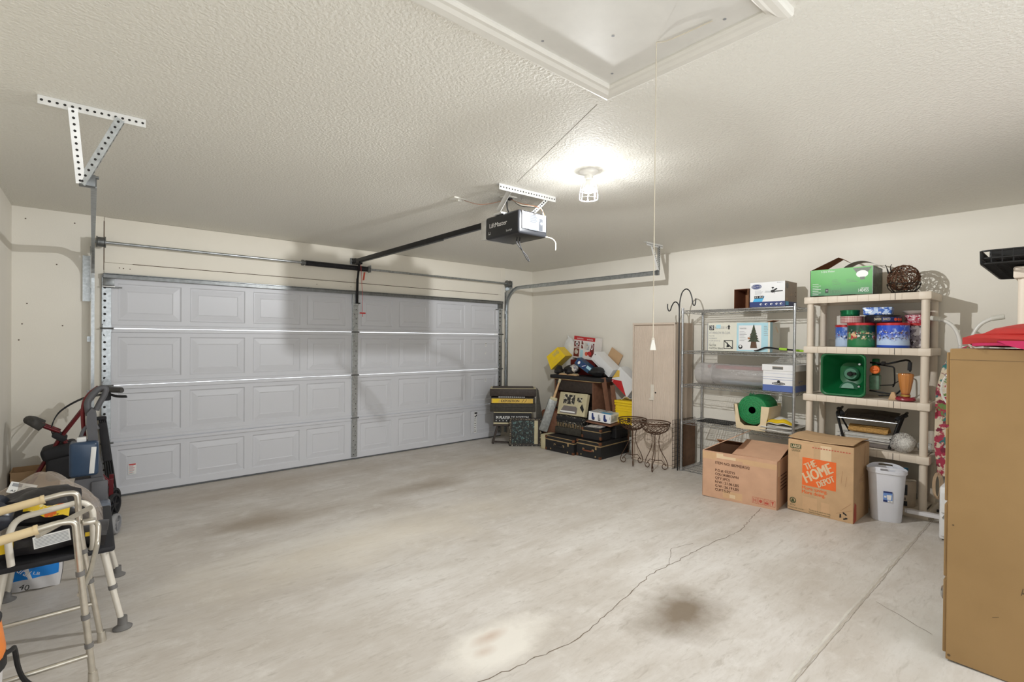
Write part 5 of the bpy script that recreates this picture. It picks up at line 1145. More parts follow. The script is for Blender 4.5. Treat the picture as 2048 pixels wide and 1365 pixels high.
# white tubular handlebar frame
M('tube_white', (228, 226, 220), .3, var=.02); M('grip_white', (220, 218, 208), .5); gx, gy = -.27, -5.40
t = thing('handle_frame', 'white tubular frame with two curved handles behind filing cabinet', 'frame', (gx, gy, fz(gy)))
zb = fz(gy)
for s_, y0, yt in ((1, .030, .225), (-1, -.030, -.205)):
    P = [(0, y0, .05), (0, y0, 1.30), (0, y0, 1.42), (.0, y0+s_*.02, 1.52), (0, y0+s_*.06, 1.59), (0, y0+s_*.12, 1.63), (0, y0+s_*.16, 1.642)]
    m = MB(); m.tube(smooth_path(P, 5), .014, 'tube_white', 10); m.build('handlebar', t)
    m = MB(); m.tube([(0, y0+s_*.12, 1.632), (0, y0+s_*.19, 1.645)], .020, 'grip_white', 12); m.lathe([(0, 0)], 'grip_white') if 0 else None; m.build('grip', t)
m = MB(); m.tube([(0, -.03, 1.405), (0, .03, 1.405)], .010, 'tube_white', 8); m.tube([(0, -.03, .7), (0, .03, .7)], .010, 'tube_white', 8); m.build('crossbar', t)
m = MB(); m.tube([(-.10, 0, .02), (.16, 0, .02)], .02, 'tube_white', 8); m.tube([(.0, -.10, .02), (.0, .10, .02)], .02, 'tube_white', 8); m.build('base', t)
# ironing board with a floral cover
spots('floral', (214, 200, 176), [('#a8324a', 10, .50), ('#7a2038', 15, .56), ('#2e7474', 11, .57), ('#6a8a4a', 14, .60)], 10, .7)
t = thing('ironing_board', 'floral covered ironing board standing on end beside beige shelving', 'ironing board', (-.36, -5.428, fz(-5.428)), 0)
P = [(-.17, .36), (.17, .36), (.195, .6), (.19, 1.05), (.15, 1.25), (.09, 1.37), (.0, 1.42), (-.09, 1.37), (-.15, 1.25), (-.19, 1.05), (-.195, .6)]
m = MB(); m.T = frame((-.016, 0, 0), (0, -1, 0), (0, 0, 1)); m.prism(P, -.03, .0, 'floral'); m.build('board', t)
m = MB(); m.tube(fillet([(.045, -.13, .02), (.045, -.13, 1.0), (.045, .13, 1.0), (.045, .13, .02)], .05), .011, 'tube_white', 8); m.tube([(.045, -.18, .055), (.045, .18, .055)], .012, 'rubber', 8); m.tube([(.022, .0, .5), (.03, .0, 1.1)], .009, 'tube_white', 6); m.build('leg_frame', t)
M('teal_cloth', (24, 110, 132), .7, var=.15); m = MB(); m.sheet(lambda u, v: (.02*math.sin(9*u)-.0, -.06+.10*u*(1-.4*v), .0+.22*v-.1*(u)), 8, 6, .006, 'teal_cloth')
M('wire_tan', (206, 178, 146), .6); m2 = MB()
for k in range(5): m2.tube([(.005*k, (.014+.005*k)*math.cos(2*PI*i/24), (.085+.006*k)*math.sin(2*PI*i/24)) for i in range(24)], .0024, 'wire_tan', 5, closed=True)
place(m2, 'extension_cord', 'tan coiled extension cord hanging below the floral ironing board', 'cord', (-.405, -5.262, .39), 0)
t = thing('pedestal_fan', 'white pedestal fan with round wire grille beside filing cabinet', 'fan', (-.52, -5.49, fz(-5.49)))
m = MB(); m.T = TR(0, 0, 1.08, ry=-90)
for r in (.19, .16, .13, .10, .07, .04): m.tube([(r*math.cos(2*PI*i/32), r*math.sin(2*PI*i/32), .05+.03*(1-(r/.19)**2)) for i in range(32)], .0035 if r < .19 else .007, 'tube_white', 5, closed=True)
for k in range(36): a = 2*PI*k/36; m.tube([(.04*math.cos(a), .04*math.sin(a), .08), (.12*math.cos(a), .12*math.sin(a), .068), (.19*math.cos(a), .19*math.sin(a), .05), (.19*math.cos(a), .19*math.sin(a), .0), (.1*math.cos(a), .1*math.sin(a), -.05)], .0016, 'tube_white', 4)
m.build('grille', t)
m = MB(); m.tube([(0, 0, .03), (0, 0, .98)], .014, 'tube_white', 10); m.T = TR(0, 0, 0); m.lathe([(0, 0), (.115, 0), (.115, .012), (.03, .035), (0, .035)], 'tube_white', 28); m.build('stand', t)
m = MB(); m.T = TR(.05, 0, 1.05, ry=-90); m.lathe([(0, .03), (.05, .02), (.055, -.04), (.03, -.08), (0, -.08)][::-1], 'tube_white', 16); m.build('motor', t)
m = MB()
for k in range(3):
    a = 2*PI*k/3; m.add([V((.07, .03*math.cos(a)-.01*math.sin(a), 1.08+.03*math.sin(a))), V((.05, .17*math.cos(a-.35), 1.08+.17*math.sin(a-.35))), V((.08, .17*math.cos(a+.35), 1.08+.17*math.sin(a+.35)))], [(0, 1, 2), (2, 1, 0)], 'tub_plastic')
m.build('blade', t)
M('jug_white', (228, 228, 228), .35, var=.02); M('cap_green', (20, 150, 80), .45)
def jug(x, y, z, s_, label, cap='jug_white'):
    t = thing('bottle', label, 'bottle', (x, y, z), 0, 'white bottles by the filing cabinet'); m = MB(); m.lathe([(0, 0), (.055*s_, 0), (.06*s_, .01), (.06*s_, .15*s_), (.05*s_, .18*s_), (.02*s_, .20*s_)], 'jug_white', 20); m.build('bottle_body', t)
    m = MB(); m.lathe([(.02*s_, .20*s_), (.025*s_, .20*s_), (.025*s_, .23*s_), (0, .23*s_)], cap, 14); m.build('cap', t)
t = thing('storage_tower', 'narrow white plastic drawer tower behind filing cabinet', 'drawer unit', (-.785, -5.476, fz(-5.476))); m = MB(); m.box((0, 0, .20), (.24, .26, .38), 'jug_white', .012); m.build('tower_body', t)
for k in range(2): m = MB(); m.box((-.125, 0, .11+.17*k), (.016, .24, .15), 'jug_white', .006); m.build('drawer', t)
jug(-.785, -5.418, fz(-5.476)+.391, .95, 'white bottle with green cap on the white drawer tower', 'cap_green'); 
t = thing('bucket', 'white lidded bucket behind the bottle on the white drawer tower', 'bucket', (-.785, -5.540, fz(-5.476)+.391)); m = MB(); m.lathe([(0, 0), (.05, 0), (.054, .01), (.056, .24)], 'jug_white', 28); m.build('bucket_body', t); m = MB(); m.lathe([(.056, .24), (.061, .24), (.061, .262), (.058, .27), (0, .268)], 'jug_white', 28); m.build('lid', t)

# ------------------------------------------------------------------ junk pile in the far right corner
M('case_black', (30, 29, 30), .55, var=.25, scale=60, bump=.25, bscale=200); M('brass_edge', (186, 160, 116), .45, .5, var=.25, scale=30); M('leather_brown', (122, 66, 42), .55, var=.2); M('rust_metal', (126, 84, 60), .5, .6, var=.3)
M('wood_brown', (120, 82, 62), .6, var=.18, scale=18); M('wood_dark', (58, 48, 42), .6, var=.3, scale=24); M('cream_old', (196, 186, 152), .55, var=.12); M('yellow_band', (224, 186, 84), .55, var=.1); M('dark_wash', (62, 58, 50), .7, var=.35, scale=30)
spots('mosaic', (26, 34, 36), [('#4e6a6a', 26, .56), ('#90a898', 60, .62), ('#0c1012', 34, .55), ('#b8a878', 90, .66)], 30, .4, bump=.5)
spots('speckle_black', (30, 29, 28), [('#d8d2c0', 60, .60), ('#6a6458', 34, .60)], 60, .5)
spots('photo_black', (38, 36, 36), [('#d0c8b0', 24, .54), ('#8a826c', 44, .60)], 30, .5)
spots('papers_mixed', (190, 186, 178), [('#8a8690', 22, .52), ('#5a5460', 40, .60), ('#d8d0c0', 16, .56)], 24, .6)
M('box_red', (196, 44, 46), .45, var=.06); M('box_redwhite', (228, 222, 218), .45, var=.03); M('maroon', (112, 36, 32), .45, var=.15); M('yellow_plastic', (240, 204, 30), .4, var=.05); M('blue_dark', (38, 76, 108), .45, var=.15)
def trunk(name, label, x, y, rz, w, d, h, lid=.05, z=None, handle='leather_brown', cat='trunk', grp=None):
    c = corner(x, y, rz, w, d); t = thing(name, label, cat, (c[0], c[1], fz(c[1]) if z is None else z), rz, grp)
    m = MB(); m.box((0, 0, (h-lid)/2), (w, d, h-lid), 'case_black', .004)
    for x_, y_ in ((-1, -1), (1, -1), (1, 1), (-1, 1)): m.box((x_*(w/2-.012), y_*(d/2-.012), .02), (.032, .032, .036), 'rust_metal', .006)
    for x_ in (-.3, .3): m.box((x_*w, -d/2-.002, .03), (.014, .008, .018), 'brass_edge', .002)
    m.build('case_body', t)
    m = MB(); m.box((0, 0, h-lid/2), (w, d, lid), 'case_black', .006); zr = h-lid
    for s_ in (-1, 1):
        m.box((0, s_*(d/2), zr), (w+.002, .006, .014), 'brass_edge', .002); m.box((s_*(w/2), 0, zr), (.006, d+.002, .014), 'brass_edge', .002)
        m.box((0, s_*(d/2), h-.004), (w, .006, .008), 'brass_edge', .002)
    for x_, y_ in ((-1, -1), (1, -1), (1, 1), (-1, 1)): m.box((x_*(w/2-.012), y_*(d/2-.012), h-.016), (.034, .034, .036), 'rust_metal', .006)
    m.build('lid', t)
    m = MB(); m.tube(fillet([(-.075, -d/2-.004, (h-lid)*.62), (-.06, -d/2-.022, (h-lid)*.56), (.06, -d/2-.022, (h-lid)*.56), (.075, -d/2-.004, (h-lid)*.62)], .015), .010, handle, 8); 
    for s_ in (-1, 1): m.box((s_*.075, -d/2-.004, (h-lid)*.62), (.030, .010, .030), 'brass_edge', .004)
    m.build('handle', t)
    m = MB(); m.box((w*.32, -d/2-.004, zr-.02), (.022, .010, .05), 'brass_edge', .003); m.build('latch', t)
    return t
trunk('steamer_trunk', 'black trunk with brass edging and brown handle at front of junk pile', -.812, -1.745, -86.5, .375, .64, .215)
st2 = trunk('suitcase', 'black hard suitcase with brass edging left of the brown handled trunk', -.866, -1.225, -88, .50, .40, .20, handle='case_black', cat='suitcase')
m = MB(); m.box((0, 0, .10), (.09, .22, .20), 'cream_old', .008); m.box((-.047, 0, .10), (.008, .2, .18), 'cream_old', .002); place(m, 'cream_case', 'small cream case standing at left end of black suitcase', 'case', (-.745, -1.155, fz(-1.15)+.0), -86)
tz = fz(-2.0)+.218
m = MB(); m.box((0, 0, .075), (.30, .22, .148), 'case_black', .006); m.box((0, 0, .105), (.304, .224, .010), 'brass_edge', .002)
for s_ in (-1, 1): m.box((s_*.14, -.105, .03), (.03, .03, .04), 'rust_metal', .005); m.box((s_*.14, -.105, .13), (.03, .03, .03), 'rust_metal', .005)
c = corner(-.745, -1.775, -86, .27, .2); place(m, 'small_case', 'small black case on front trunk with papers on its lid', 'case', (c[0]+.01, c[1]-.015, tz+.001), -86)
m = MB()
for k in range(4): m.sheet(lambda u, v, k=k: (-.11+.22*u+.012*k, -.08+.16*v-.008*k, .002+.006*k+.010*math.sin(3*u+2*k)*v), 8, 4, .003, 'papers_mixed')
place(m, 'paper_stack', 'crumpled grey and white papers on the small black case', 'papers', (c[0]+.0, c[1]+.0, tz+.151), -80)
m = MB(); m.box((0, 0, .088), (.36, .28, .172), 'case_black', .006); m.box((0, 0, .12), (.364, .284, .010), 'wood_dark', .002)
c = corner(-.50, -1.735, -86, .36, .28); place(m, 'black_case', 'larger black case at rear of front trunk under white product box', 'case', (c[0]+.03, c[1]+.0, tz+.001), -86)
m = MB(); m.box((0, 0, .008), (.36, .40, .016), 'wood_brown', .002); place(m, 'wood_board', 'brown wooden board under the white product box', 'board', (-.44, -1.91, tz+.189), -78, None, 0, 4)
w_, d_, h_ = .315, .27, .115; m, F = box_mb(w_, d_, h_, 'box_white')
spots('product_print', (206, 200, 192), [('#9aa4ae', 10, .52), ('#7a6a58', 14, .60), ('#c8d8e4', 8, .56)], 12, .4)
with at(m, F['front']):
    for x, s_ in ((.07, 1.0), (.155, .8), (.24, 1.1)): m.poly([(x-.025*s_, .065+.03*s_), (x-.005*s_, .067+.035*s_), (x+.004, .055), (x+.022*s_, .045), (x+.02*s_, .022), (x-.012*s_, .018), (x-.024*s_, .03)], 'navy' if s_ != .8 else 'print_grey', .001); m.poly([(x-.02, .022), (x+.022, .022), (x+.014, .012), (x-.01, .012)], 'print_black', .0012)
    m.rect(w_-.016, .05, w_-.010, .085, 'print_grey')
with at(m, F['top']): m.rect(.004, .004, w_-.004, d_-.004, 'product_print'); m.rect(.16, .01, .30, .10, 'sky_blue', .0012); m.rect(.02, .14, .2, .25, 'papers_mixed', .0014)
with at(m, F['right']): m.rect(.02, .02, d_-.02, h_-.02, 'product_print')
c = corner(-.635, -1.785, -76, w_, d_); place(m, 'product_box', 'white product box printed with seats tilted on the brown wooden board', 'box', (c[0], c[1], tz+.217), -76, None, 0, 4)
# desk with black top at the back of the pile
t = thing('wooden_desk', 'old brown wooden desk buried in junk pile under a black case', 'desk', (-.24, -1.345, fz(-1.345)), -90); DW, DD, DH = .73, .42, 1.0
m = MB(); m.box((0, 0, DH-.067), (DW, DD, .014), 'wood_brown', .003); m.build('top', t)
m = MB(); m.box((0, 0, .032), (.96, DD+.05, .052), 'case_black', .008); m.box((0, -.02, .004), (.93, DD+.03, .008), 'brass_edge', .002); place(m, 'flat_case', 'long flat black case lying across top of the buried brown desk', 'case', (-.24, -1.39, fz(-1.345)+DH-.0595), -90)
for s_ in (-1, 1): m = MB(); m.box((s_*(DW/2-.01), 0, DH/2-.037), (.02, DD, DH-.075), 'wood_brown', .003); m.build('side_panel', t)
m = MB(); m.box((0, -DD/2+.012, DH-.15), (DW-.04, .02, .15), 'wood_dark', .003); m.build('apron', t); m = MB(); m.box((0, DD/2-.01, DH/2-.035), (DW-.04, .016, DH-.08), 'wood_dark'); m.build('back_panel', t)
m = MB(); m.box((0, 0, .52), (DW-.042, DD-.03, .02), 'wood_dark'); m.build('shelf', t)
spots('cream_marks', (196, 186, 152), [('#2a2624', 13, .56), ('#6a6048', 30, .62)], 14, .55)
# black typewriter case, record player
c = corner(-.70, -1.22, -84, .44, .22); z0 = fz(-1.4)+.205
m = MB(); m.box((0, 0, .13), (.44, .18, .255), 'speckle_black', .02); m.box((0, -.09, .05), (.44, .06, .09), 'dark_wash', .008); m.box((0, -.085, .215), (.43, .02, .05), 'case_black', .004); 
for i in range(15): m.tube([(-.2+.4*i/14, -.092, .10), (-.2+.4*i/14+.006*math.sin(3*i), -.098, .155)], .004, 'brass_edge', 5)
place(m, 'accordion', 'black accordion with pale keys on the black suitcase', 'accordion', (c[0]+.03, c[1], z0), -84, None, 0, 0)
t = thing('printed_case', 'cream case with black printed front propped on the black accordion', 'case', (c[0]-.03, c[1]-.03, z0+.263), -84, None)
t.rotation_euler = (math.radians(-14), 0, math.radians(-84))
m = MB(); m.box((0, 0, .155), (.46, .07, .31), 'cream_old', .006); m.build('case_body', t)
m = MB()
with at(m, frame((-.23, -.0355, 0), (1, 0, 0), (0, 0, 1))): m.rect(.08, .15, .27, .28, 'photo_black', .001); m.rect(.31, .19, .39, .25, 'photo_black', .001); m.poly([(.04, .02), (.33, .02), (.33, .105), (.30, .125), (.10, .125)], 'case_grey', .001); m.poly([(.37, .12), (.43, .05), (.44, .1), (.40, .17)], 'print_black', .001); m.rect(.05, .035, .30, .055, 'print_white', .0015)
m.build('front_print', t)
# lettered old cases on a dark stool, mosaic panel leaning in front
rz_ = -41; a_ = math.radians(rz_); ux, uy = math.cos(a_), math.sin(a_)
def along(o, k, dpt=0): return (o[0]+ux*k - uy*dpt*1, o[1]+uy*k+ux*dpt)
O = (-1.235, -.455)
cc = corner(O[0], O[1], rz_, .66, .34); base = fz(cc[1])
t = thing('wooden_stool', 'dark wooden stool with splayed legs under the lettered cases', 'stool', (cc[0], cc[1], base), rz_)
m = MB(); m.box((0, 0, .275), (.56, .28, .03), 'wood_dark', .004); m.build('seat', t)
for sx in (-1, 1):
    for sy in (-1, 1): m = MB(); m.bar((sx*.22, sy*.10, .262), (sx*.29, sy*.105, .006), .05, .03, 'wood_dark', bev=.004); m.build('leg', t)
m = MB(); m.bar((-.27, -.10, .03), (.05, -.10, .018), .02, .02, 'wood_dark'); m.build('brace', t)
m = MB(); m.box((0, 0, .012), (.56, .28, .024), 'cream_old', .003); m.box((0, 0, .09), (.54, .26, .14), 'case_black', .004); m.box((0, 0, .172), (.56, .28, .018), 'cream_old', .004)
with at(m, frame((-.27, -.1302, .03), (1, 0, 0), (0, 0, 1))): m.text('M PLAYER DE BOSTON', .03, .045, .045, 'print_white', .001, w=.47, bold=.03)
with at(m, frame((-.27, -.1302, .03), (1, 0, 0), (0, 0, 1))):
    for i in range(4): m.disc(.03+.05*i, .02, .007, 'print_white', .001, 8)
place(m, 'lettered_box', 'black and cream box with white lettering on the dark stool', 'box', (cc[0], cc[1], base+.292), rz_)
z0 = base+.292+.183
m = MB(); m.box((0, 0, .06), (.66, .32, .118), 'dark_wash', .01); m.box((.0, -.162, .08), (.60, .012, .03), 'dark_wash', .003)
place(m, 'instrument_case', 'dark weathered case under the case with the yellow band', 'case', (cc[0], cc[1], z0), rz_, 'weathered cases on the stool')
m = MB(); m.box((0, 0, .045), (.64, .31, .088), 'dark_wash', .006); m.box((-.01, -.157, .04), (.60, .012, .066), 'yellow_band', .002)
with at(m, frame((-.3, -.1632, .010), (1, 0, 0), (0, 0, 1))): m.text('EXPOSITION', .13, .014, .034, 'print_black', .001, w=.26, bold=.03); m.line((.43, .01), (.46, .055), .006, 'print_brown'); m.line((.47, .01), (.50, .055), .006, 'print_brown'); m.poly([(0.01, .005), (.08, .005), (.11, .06), (.01, .06)], 'yellow_plastic', .0006)
for i in range(14): m.box((-.2+.36*i/13, -.14, .094), (.02, .02, .012), 'box_white', .003)
place(m, 'instrument_case', 'dark case with yellow lettered band and row of white keys', 'case', (cc[0]+.0, cc[1], z0+.119), rz_, 'weathered cases on the stool')
m = MB(); m.box((0, 0, .06), (.67, .33, .115), 'wood_dark', .012); m.box((0, -.03, .118), (.66, .3, .006), 'cream_old', .002); m.box((0, .0, .1215), (.6, .31, .006), 'wood_dark', .002)
place(m, 'instrument_case', 'topmost dark wooden case of the stack on the stool', 'case', (cc[0]+.0, cc[1], z0+.220), rz_, 'weathered cases on the stool')
m = MB(); m.prism([(0, 0), (.10, 0), (.12, .10), (.03, .40), (0, .42)], -.010, .010, 'dark_wash')
p = along(O, .668, .02); o = place(m, 'wood_plank', 'dark slanted board standing at right end of the lettered cases', 'board', (p[0], p[1], base+.31), rz_); o.rotation_euler = (PI/2, 0, a_)
o.location = (p[0], p[1], fz(p[1])+.006); 
o.scale = (1, 1, 1)
for v in o.data.vertices: v.co.y = v.co.y*1.95 if v.co.y > .05 else v.co.y
m = MB(); Wm, Hm = .455, .395; m.box((0, -.02, Hm/2), (Wm, .06, Hm), 'wood_dark', .004)
with at(m, frame((-Wm/2, -.0502, 0), (1, 0, 0), (0, 0, 1))): m.rect(.035, .035, Wm-.10, Hm-.035, 'mosaic', .001); m.rect(Wm-.10, .03, Wm-.05, Hm-.03, 'cream_old', .0012)
for a, b, w__ in (((-Wm/2, .012), (Wm/2, .012), .026), ((-Wm/2, Hm-.012), (Wm/2, Hm-.012), .026)): m.box((0, -.052, a[1]), (Wm, .02, .022), 'speckle_black', .004)
for s_ in (-1, 1): m.box((s_*(Wm/2-.012), -.052, Hm/2), (.022, .02, Hm), 'speckle_black', .004)
for i in range(12):
    for s_ in (-1, 1): m.box((s_*(Wm/2-.012), -.063, .03+i*.03), (.006, .004, .010), 'brass_edge')
    m.box((-Wm/2+.02+i*.037, -.063, Hm-.012), (.010, .004, .005), 'brass_edge')
c = corner(-1.085, -.715, -41.7, Wm, .10); place(m, 'mosaic_panel', 'square panel of dark mottled teal mosaic leaning before the stool', 'panel', (c[0], c[1], fz(c[1])+.002), -41.7)
# brown suitcase, wrapped bat, boards beside the desk
m = MB(); m.box((0, 0, .25), (.32, .15, .50), 'leather_brown', .03, seg=3); m.box((0, -.078, .25), (.29, .006, .46), 'wood_brown', .002); m.tube(fillet([(-.05, 0, .50), (-.04, 0, .535), (.04, 0, .535), (.05, 0, .50)], .02), .008, 'leather_brown', 8)
place(m, 'brown_suitcase', 'worn brown leather suitcase standing upright behind the cream case', 'suitcase', (-.545, -1.05, fz(-1.0)+.001), -80)
t = thing('wrapped_bat', 'wooden handled bat wrapped in grey plastic leaning on the junk pile', 'bat', (-.745, -1.04, .228), 0); M('wrap_grey', (150, 152, 150), .35, .2, var=.3, scale=26, bump=.6, bscale=40)
ax = V((.17, -.15, .70)).normalized(); q = V((0, 0, 1)).rotation_difference(ax); t.rotation_mode = 'QUATERNION'; t.rotation_quaternion = q
m = MB(); m.box((0, 0, .25), (.13, .05, .48), 'wrap_grey', .02, rot=(0, 0, -40)); m.box((0, 0, .49), (.11, .045, .06), 'cream_old', .015, rot=(0, 0, -40)); m.build('blade', t); m = MB(); m.tube([(0, 0, .50), (0, 0, .76)], [.020, .013], 'wood_light', 10); m.tube([(0, 0, .74), (0, 0, .79)], .019, 'cream_old', 10); m.build('handle', t)
for k, (x, y, rz2, ln, lb) in enumerate(((-.325, -1.895, 8, .60, 'brown wooden board leaning at right side of buried desk'), (-.295, -1.975, 14, .50, 'short brown wooden board leaning beside the yellow tote'))):
    m = MB(); m.box((0, 0, ln/2), (.065, .018, ln), 'wood_brown', .003); place(m, 'wood_board', lb, 'board', (x, y, tz+.185), -20, 'boards leaning on the desk', 0, -10+3*k)
# yellow tote
t = thing('yellow_tote', 'yellow plastic tote with lid between buried desk and beige cabinet', 'tote', (-.20, -2.115, tz+.188), -90); m = MB()
lv = [(0, .26, .24), (.22, .29, .27)]
m.prism([(-.13, -.12), (.13, -.12), (.13, .12), (-.13, .12)], 0, .24, 'yellow_plastic'); m.box((0, 0, .25), (.285, .265, .03), 'yellow_plastic', .008); 
for z in (.20, .17): m.box((0, 0, z), (.272, .252, .010), 'yellow_plastic', .003)
with at(m, faces(.26, .24, .24)['front']): m.rect(.19, .03, .24, .09, 'print_black', .001)
m.build('tote_body', t); m = MB(); m.box((0, 0, .283), (.29, .27, .035), 'yellow_plastic', .010); m.build('lid', t)
# on the desk top
dz = fz(-1.345)+DH-.0005
m = MB(); m.box((0, 0, .11), (.46, .20, .215), 'maroon', .004); place(m, 'dark_carton', 'dark maroon carton on the buried desk under the red topped box', 'box', (-.11, -1.30, dz), -90)
w_, d_, h_ = .40, .16, .32; m, F = box_mb(w_, d_, h_, 'box_redwhite')
with at(m, F['front']):
    m.rect(0, h_-.055, w_, h_, 'box_red'); m.text('smokeless', .06, h_-.040, .026, 'print_white', .0014, w=.12); m.text('smokeless', .25, h_-.040, .026, 'print_white', .0014, w=.11)
    m.rect(.01, .17, .115, .245, 'maroon'); m.disc(.065, .21, .030, 'box_white', .0014, 16, .034); m.disc(.065, .205, .013, 'print_black', .002, 12, .018); m.rect(.01, .15, .115, .158, 'maroon'); m.rect(.01, .02, .115, .14, 'maroon'); m.disc(.06, .09, .035, 'papers_mixed', .0015, 14)
    for z in (.21, .15): m.poly([(.15, z), (.19, z), (.185, z+.02), (.165, z+.05), (.15, z+.05)], 'maroon', .0012)
    m.rect(.135, .02, .19, .13, 'pale_blue', .0008); m.rect(.21, .14, .30, .24, 'product_print', .001); m.poly([(.30, .05), (.39, .03), (.39, .24), (.33, .23), (.32, .15)], 'maroon', .001); m.disc(.35, .19, .024, 'box_white', .0014, 12, .045); m.disc(.35, .19, .014, 'maroon', .0018, 12, .032); m.disc(.31, .09, .04, 'box_red', .0014, 14, .03); m.disc(.255, .08, .03, 'orange_red', .0014, 14, .03)
place(m, 'appliance_box', 'white appliance carton with red top band high on junk pile', 'box', (-.115, -1.30, dz+.234), -90, None, 0, 5)
M('bag_white', (226, 226, 224), .4, var=.06, bump=.4, bscale=18); m = MB(); m.blob((0, 0, .27), (.07, .11, .27), 'bag_white', 14, .12, 3, 8); m.tube([(0, .02, .52), (0, .05, .57)], [.02, .008], 'bag_white', 8); place(m, 'white_bag', 'white plastic bag against wall behind the yellow container', 'bag', (-.095, -.955, dz+.004), 0)
t = thing('yellow_container', 'yellow plastic container tipped on its side at left of desk top', 'container', (-.30, -1.02, dz+.02), 0); 
m = MB(); m.prism([(-.16, 0), (.16, .02), (.13, .20), (-.10, .20)], -.11, .11, 'yellow_plastic'); m.box((-.13, .10, 0), (.02, .17, .18), 'cream_old', .004, rot=(0, 0, -14))
with at(m, frame((-.1, .02, .1102), (1, 0, 0), (0, 1, 0))): m.text('DAVID', .10, .10, .05, 'print_grey', .001, w=.11); m.rect(.03, .05, .2, .056, 'yellow_band', .001); m.rect(.03, .02, .2, .026, 'yellow_band', .001)
m.build('container_body', t); t.rotation_euler = (math.radians(90), math.radians(-38), math.radians(-75)); t.location = (-.30, -.985, dz+.16)
m = MB(); m.blob((0, 0, .075), (.13, .11, .075), 'case_black', 16, .2, 3, 5); m.blob((-.05, -.06, .10), (.07, .06, .06), 'papers_mixed', 12, .2, 3, 2); place(m, 'black_bag', 'crumpled black bag on the desk before dark maroon carton', 'bag', (-.375, -1.24, dz+.002), 20)
m = MB(); m.blob((0, 0, .05), (.12, .07, .05), 'black_mesh', 14, .12, 4, 11); m.blob((0, 0, .085), (.06, .05, .05), 'black_mesh', 14, .1, 3, 2); place(m, 'black_hat', 'black hat shaped item at left front of desk top', 'hat', (-.415, -1.035, dz+.002), 40)
w_, d_, h_ = .26, .14, .10; m, F = box_mb(w_, d_, h_, 'blue_dark')
with at(m, F['front']): m.rect(.02, .02, .09, .085, 'navy'); m.disc(.055, .05, .018, 'print_white', .0014, 10, .026); m.rect(.11, .02, .17, .085, 'navy'); m.line((.12, .03), (.16, .075), .008, 'print_white', .0014); m.rect(.18, .05, .25, .09, 'pale_blue', .001)
place(m, 'blue_box', 'dark blue printed box tilted on the desk beside black bag', 'box', (-.335, -1.43, dz+.108), -72, None, 0, 33)
m = MB(); m.box((0, 0, .012), (.34, .07, .022), 'wood_light', .004); m.box((0, 0, .026), (.34, .03, .008), 'cream_old', .002); place(m, 'picture_moulding', 'pale wooden moulding strip at front edge of desk top', 'board', (-.425, -1.23, dz+.0025), -88)
m = MB(); m.blob((0, 0, .07), (.09, .10, .07), 'case_black', 14, .2, 3, 21); place(m, 'black_bag', 'black bundle on desk under the large white carton', 'bag', (-.33, -1.68, dz+.002), 0)
# white flat cartons sliding off the right end
def slabbox(label, loc, rot, w, d, h, deco=None, name='white_carton'):
    m, F = box_mb(w, d, h, 'box_white', .002)
    if deco: 
        with at(m, F['front']): deco(m)
    o = place(m, name, label, 'box', loc, 0, None); R = Euler((0, 0, math.radians(-90))).to_matrix() @ Euler((0, math.radians(rot), 0)).to_matrix(); o.rotation_euler = R.to_euler(); return o
slabbox('large white carton sliding off right end of buried desk', (-.17, -1.665, dz+.125), 37, .40, .20, .13, lambda m: (m.line((.05, .02), (.35, .025), .004, 'print_grey'), m.disc(.03, .10, .008, 'print_black')))
def dred(m): m.poly([(0, 0), (.32, 0), (.14, .11), (0, .02)], 'box_red', .001); m.poly([(.0, .04), (.08, .13), (.03, .20), (0, .18)], 'yellow_band', .001); m.text('2', .02, .0, .03, 'print_white', .0015, w=.02)
slabbox('white carton with red corner hanging over the yellow tote', (-.17, -1.985, dz-.135), 38, .34, .17, .24, dred)
m = MB(); m.box((0, 0, .17), (.22, .006, .34), 'cardboard', .001); o = place(m, 'cardboard_sheet', 'tan cardboard sheet behind the large white carton', 'cardboard', (-.035, -1.62, dz+.062), -90, None, 0, 0); o.rotation_euler = (Euler((0, 0, math.radians(-90))).to_matrix() @ Euler((0, math.radians(30), 0)).to_matrix()).to_euler()
m = MB(); m.sheet(lambda u, v: (-.10+.2*u, -.07+.14*v, .03+.03*math.sin(5*u+2)*math.sin(4*v)), 10, 8, .004, 'bag_white'); place(m, 'plastic_bag', 'crumpled white plastic sheet on lid of yellow tote', 'bag', (-.20, -2.13, tz+.49), 0)
# ------------------------------------------------------------------ left side: cleaner, rollator, walker, bath chair, bags
M('vac_grey', (92, 92, 96), .5, var=.06); M('vac_red', (122, 34, 38), .45, var=.08); M('tank_blue', (52, 72, 98), .3, var=.1); film('tank_clear', (120, 128, 142), .72, .2); M('alu', (204, 198, 186), .28, .75, var=.10, scale=30); M('grip_beige', (222, 200, 158), .55, var=.05); M('band_grey', (112, 110, 108), .5); M('tube_offwhite', (222, 216, 204), .4, .1, var=.05)
M('rollator_red', (104, 26, 32), .3, .3, var=.12); M('foam_grey', (74, 72, 70), .85, var=.1, bump=.3, bscale=200); M('wheel_grey', (150, 150, 152), .5, var=.03); M('nylon_black', (36, 36, 40), .75, var=.2)
t = thing('carpet_cleaner', 'grey and red upright carpet cleaner with blue tank beside garage door', 'carpet cleaner', (-5.58, -1.02, fz(-1.02))); b = fz(-1.02)
def L(x, z): return (x+5.58, z-b)
def outline(pts): return [L(x, z) for x, z in pts]
def yprism(mb, pts, y0, y1, mat):
    with at(mb, frame((0, y1, 0), (1, 0, 0), (0, 0, 1))): mb.prism(pts, 0, y1-y0, mat)
m = MB()
sh = outline([(-5.60, .44), (-5.525, .44), (-5.55, .62), (-5.562, .80), (-5.568, .93), (-5.578, .975), (-5.60, .985), (-5.625, .95), (-5.628, .86), (-5.615, .70), (-5.61, .58)])
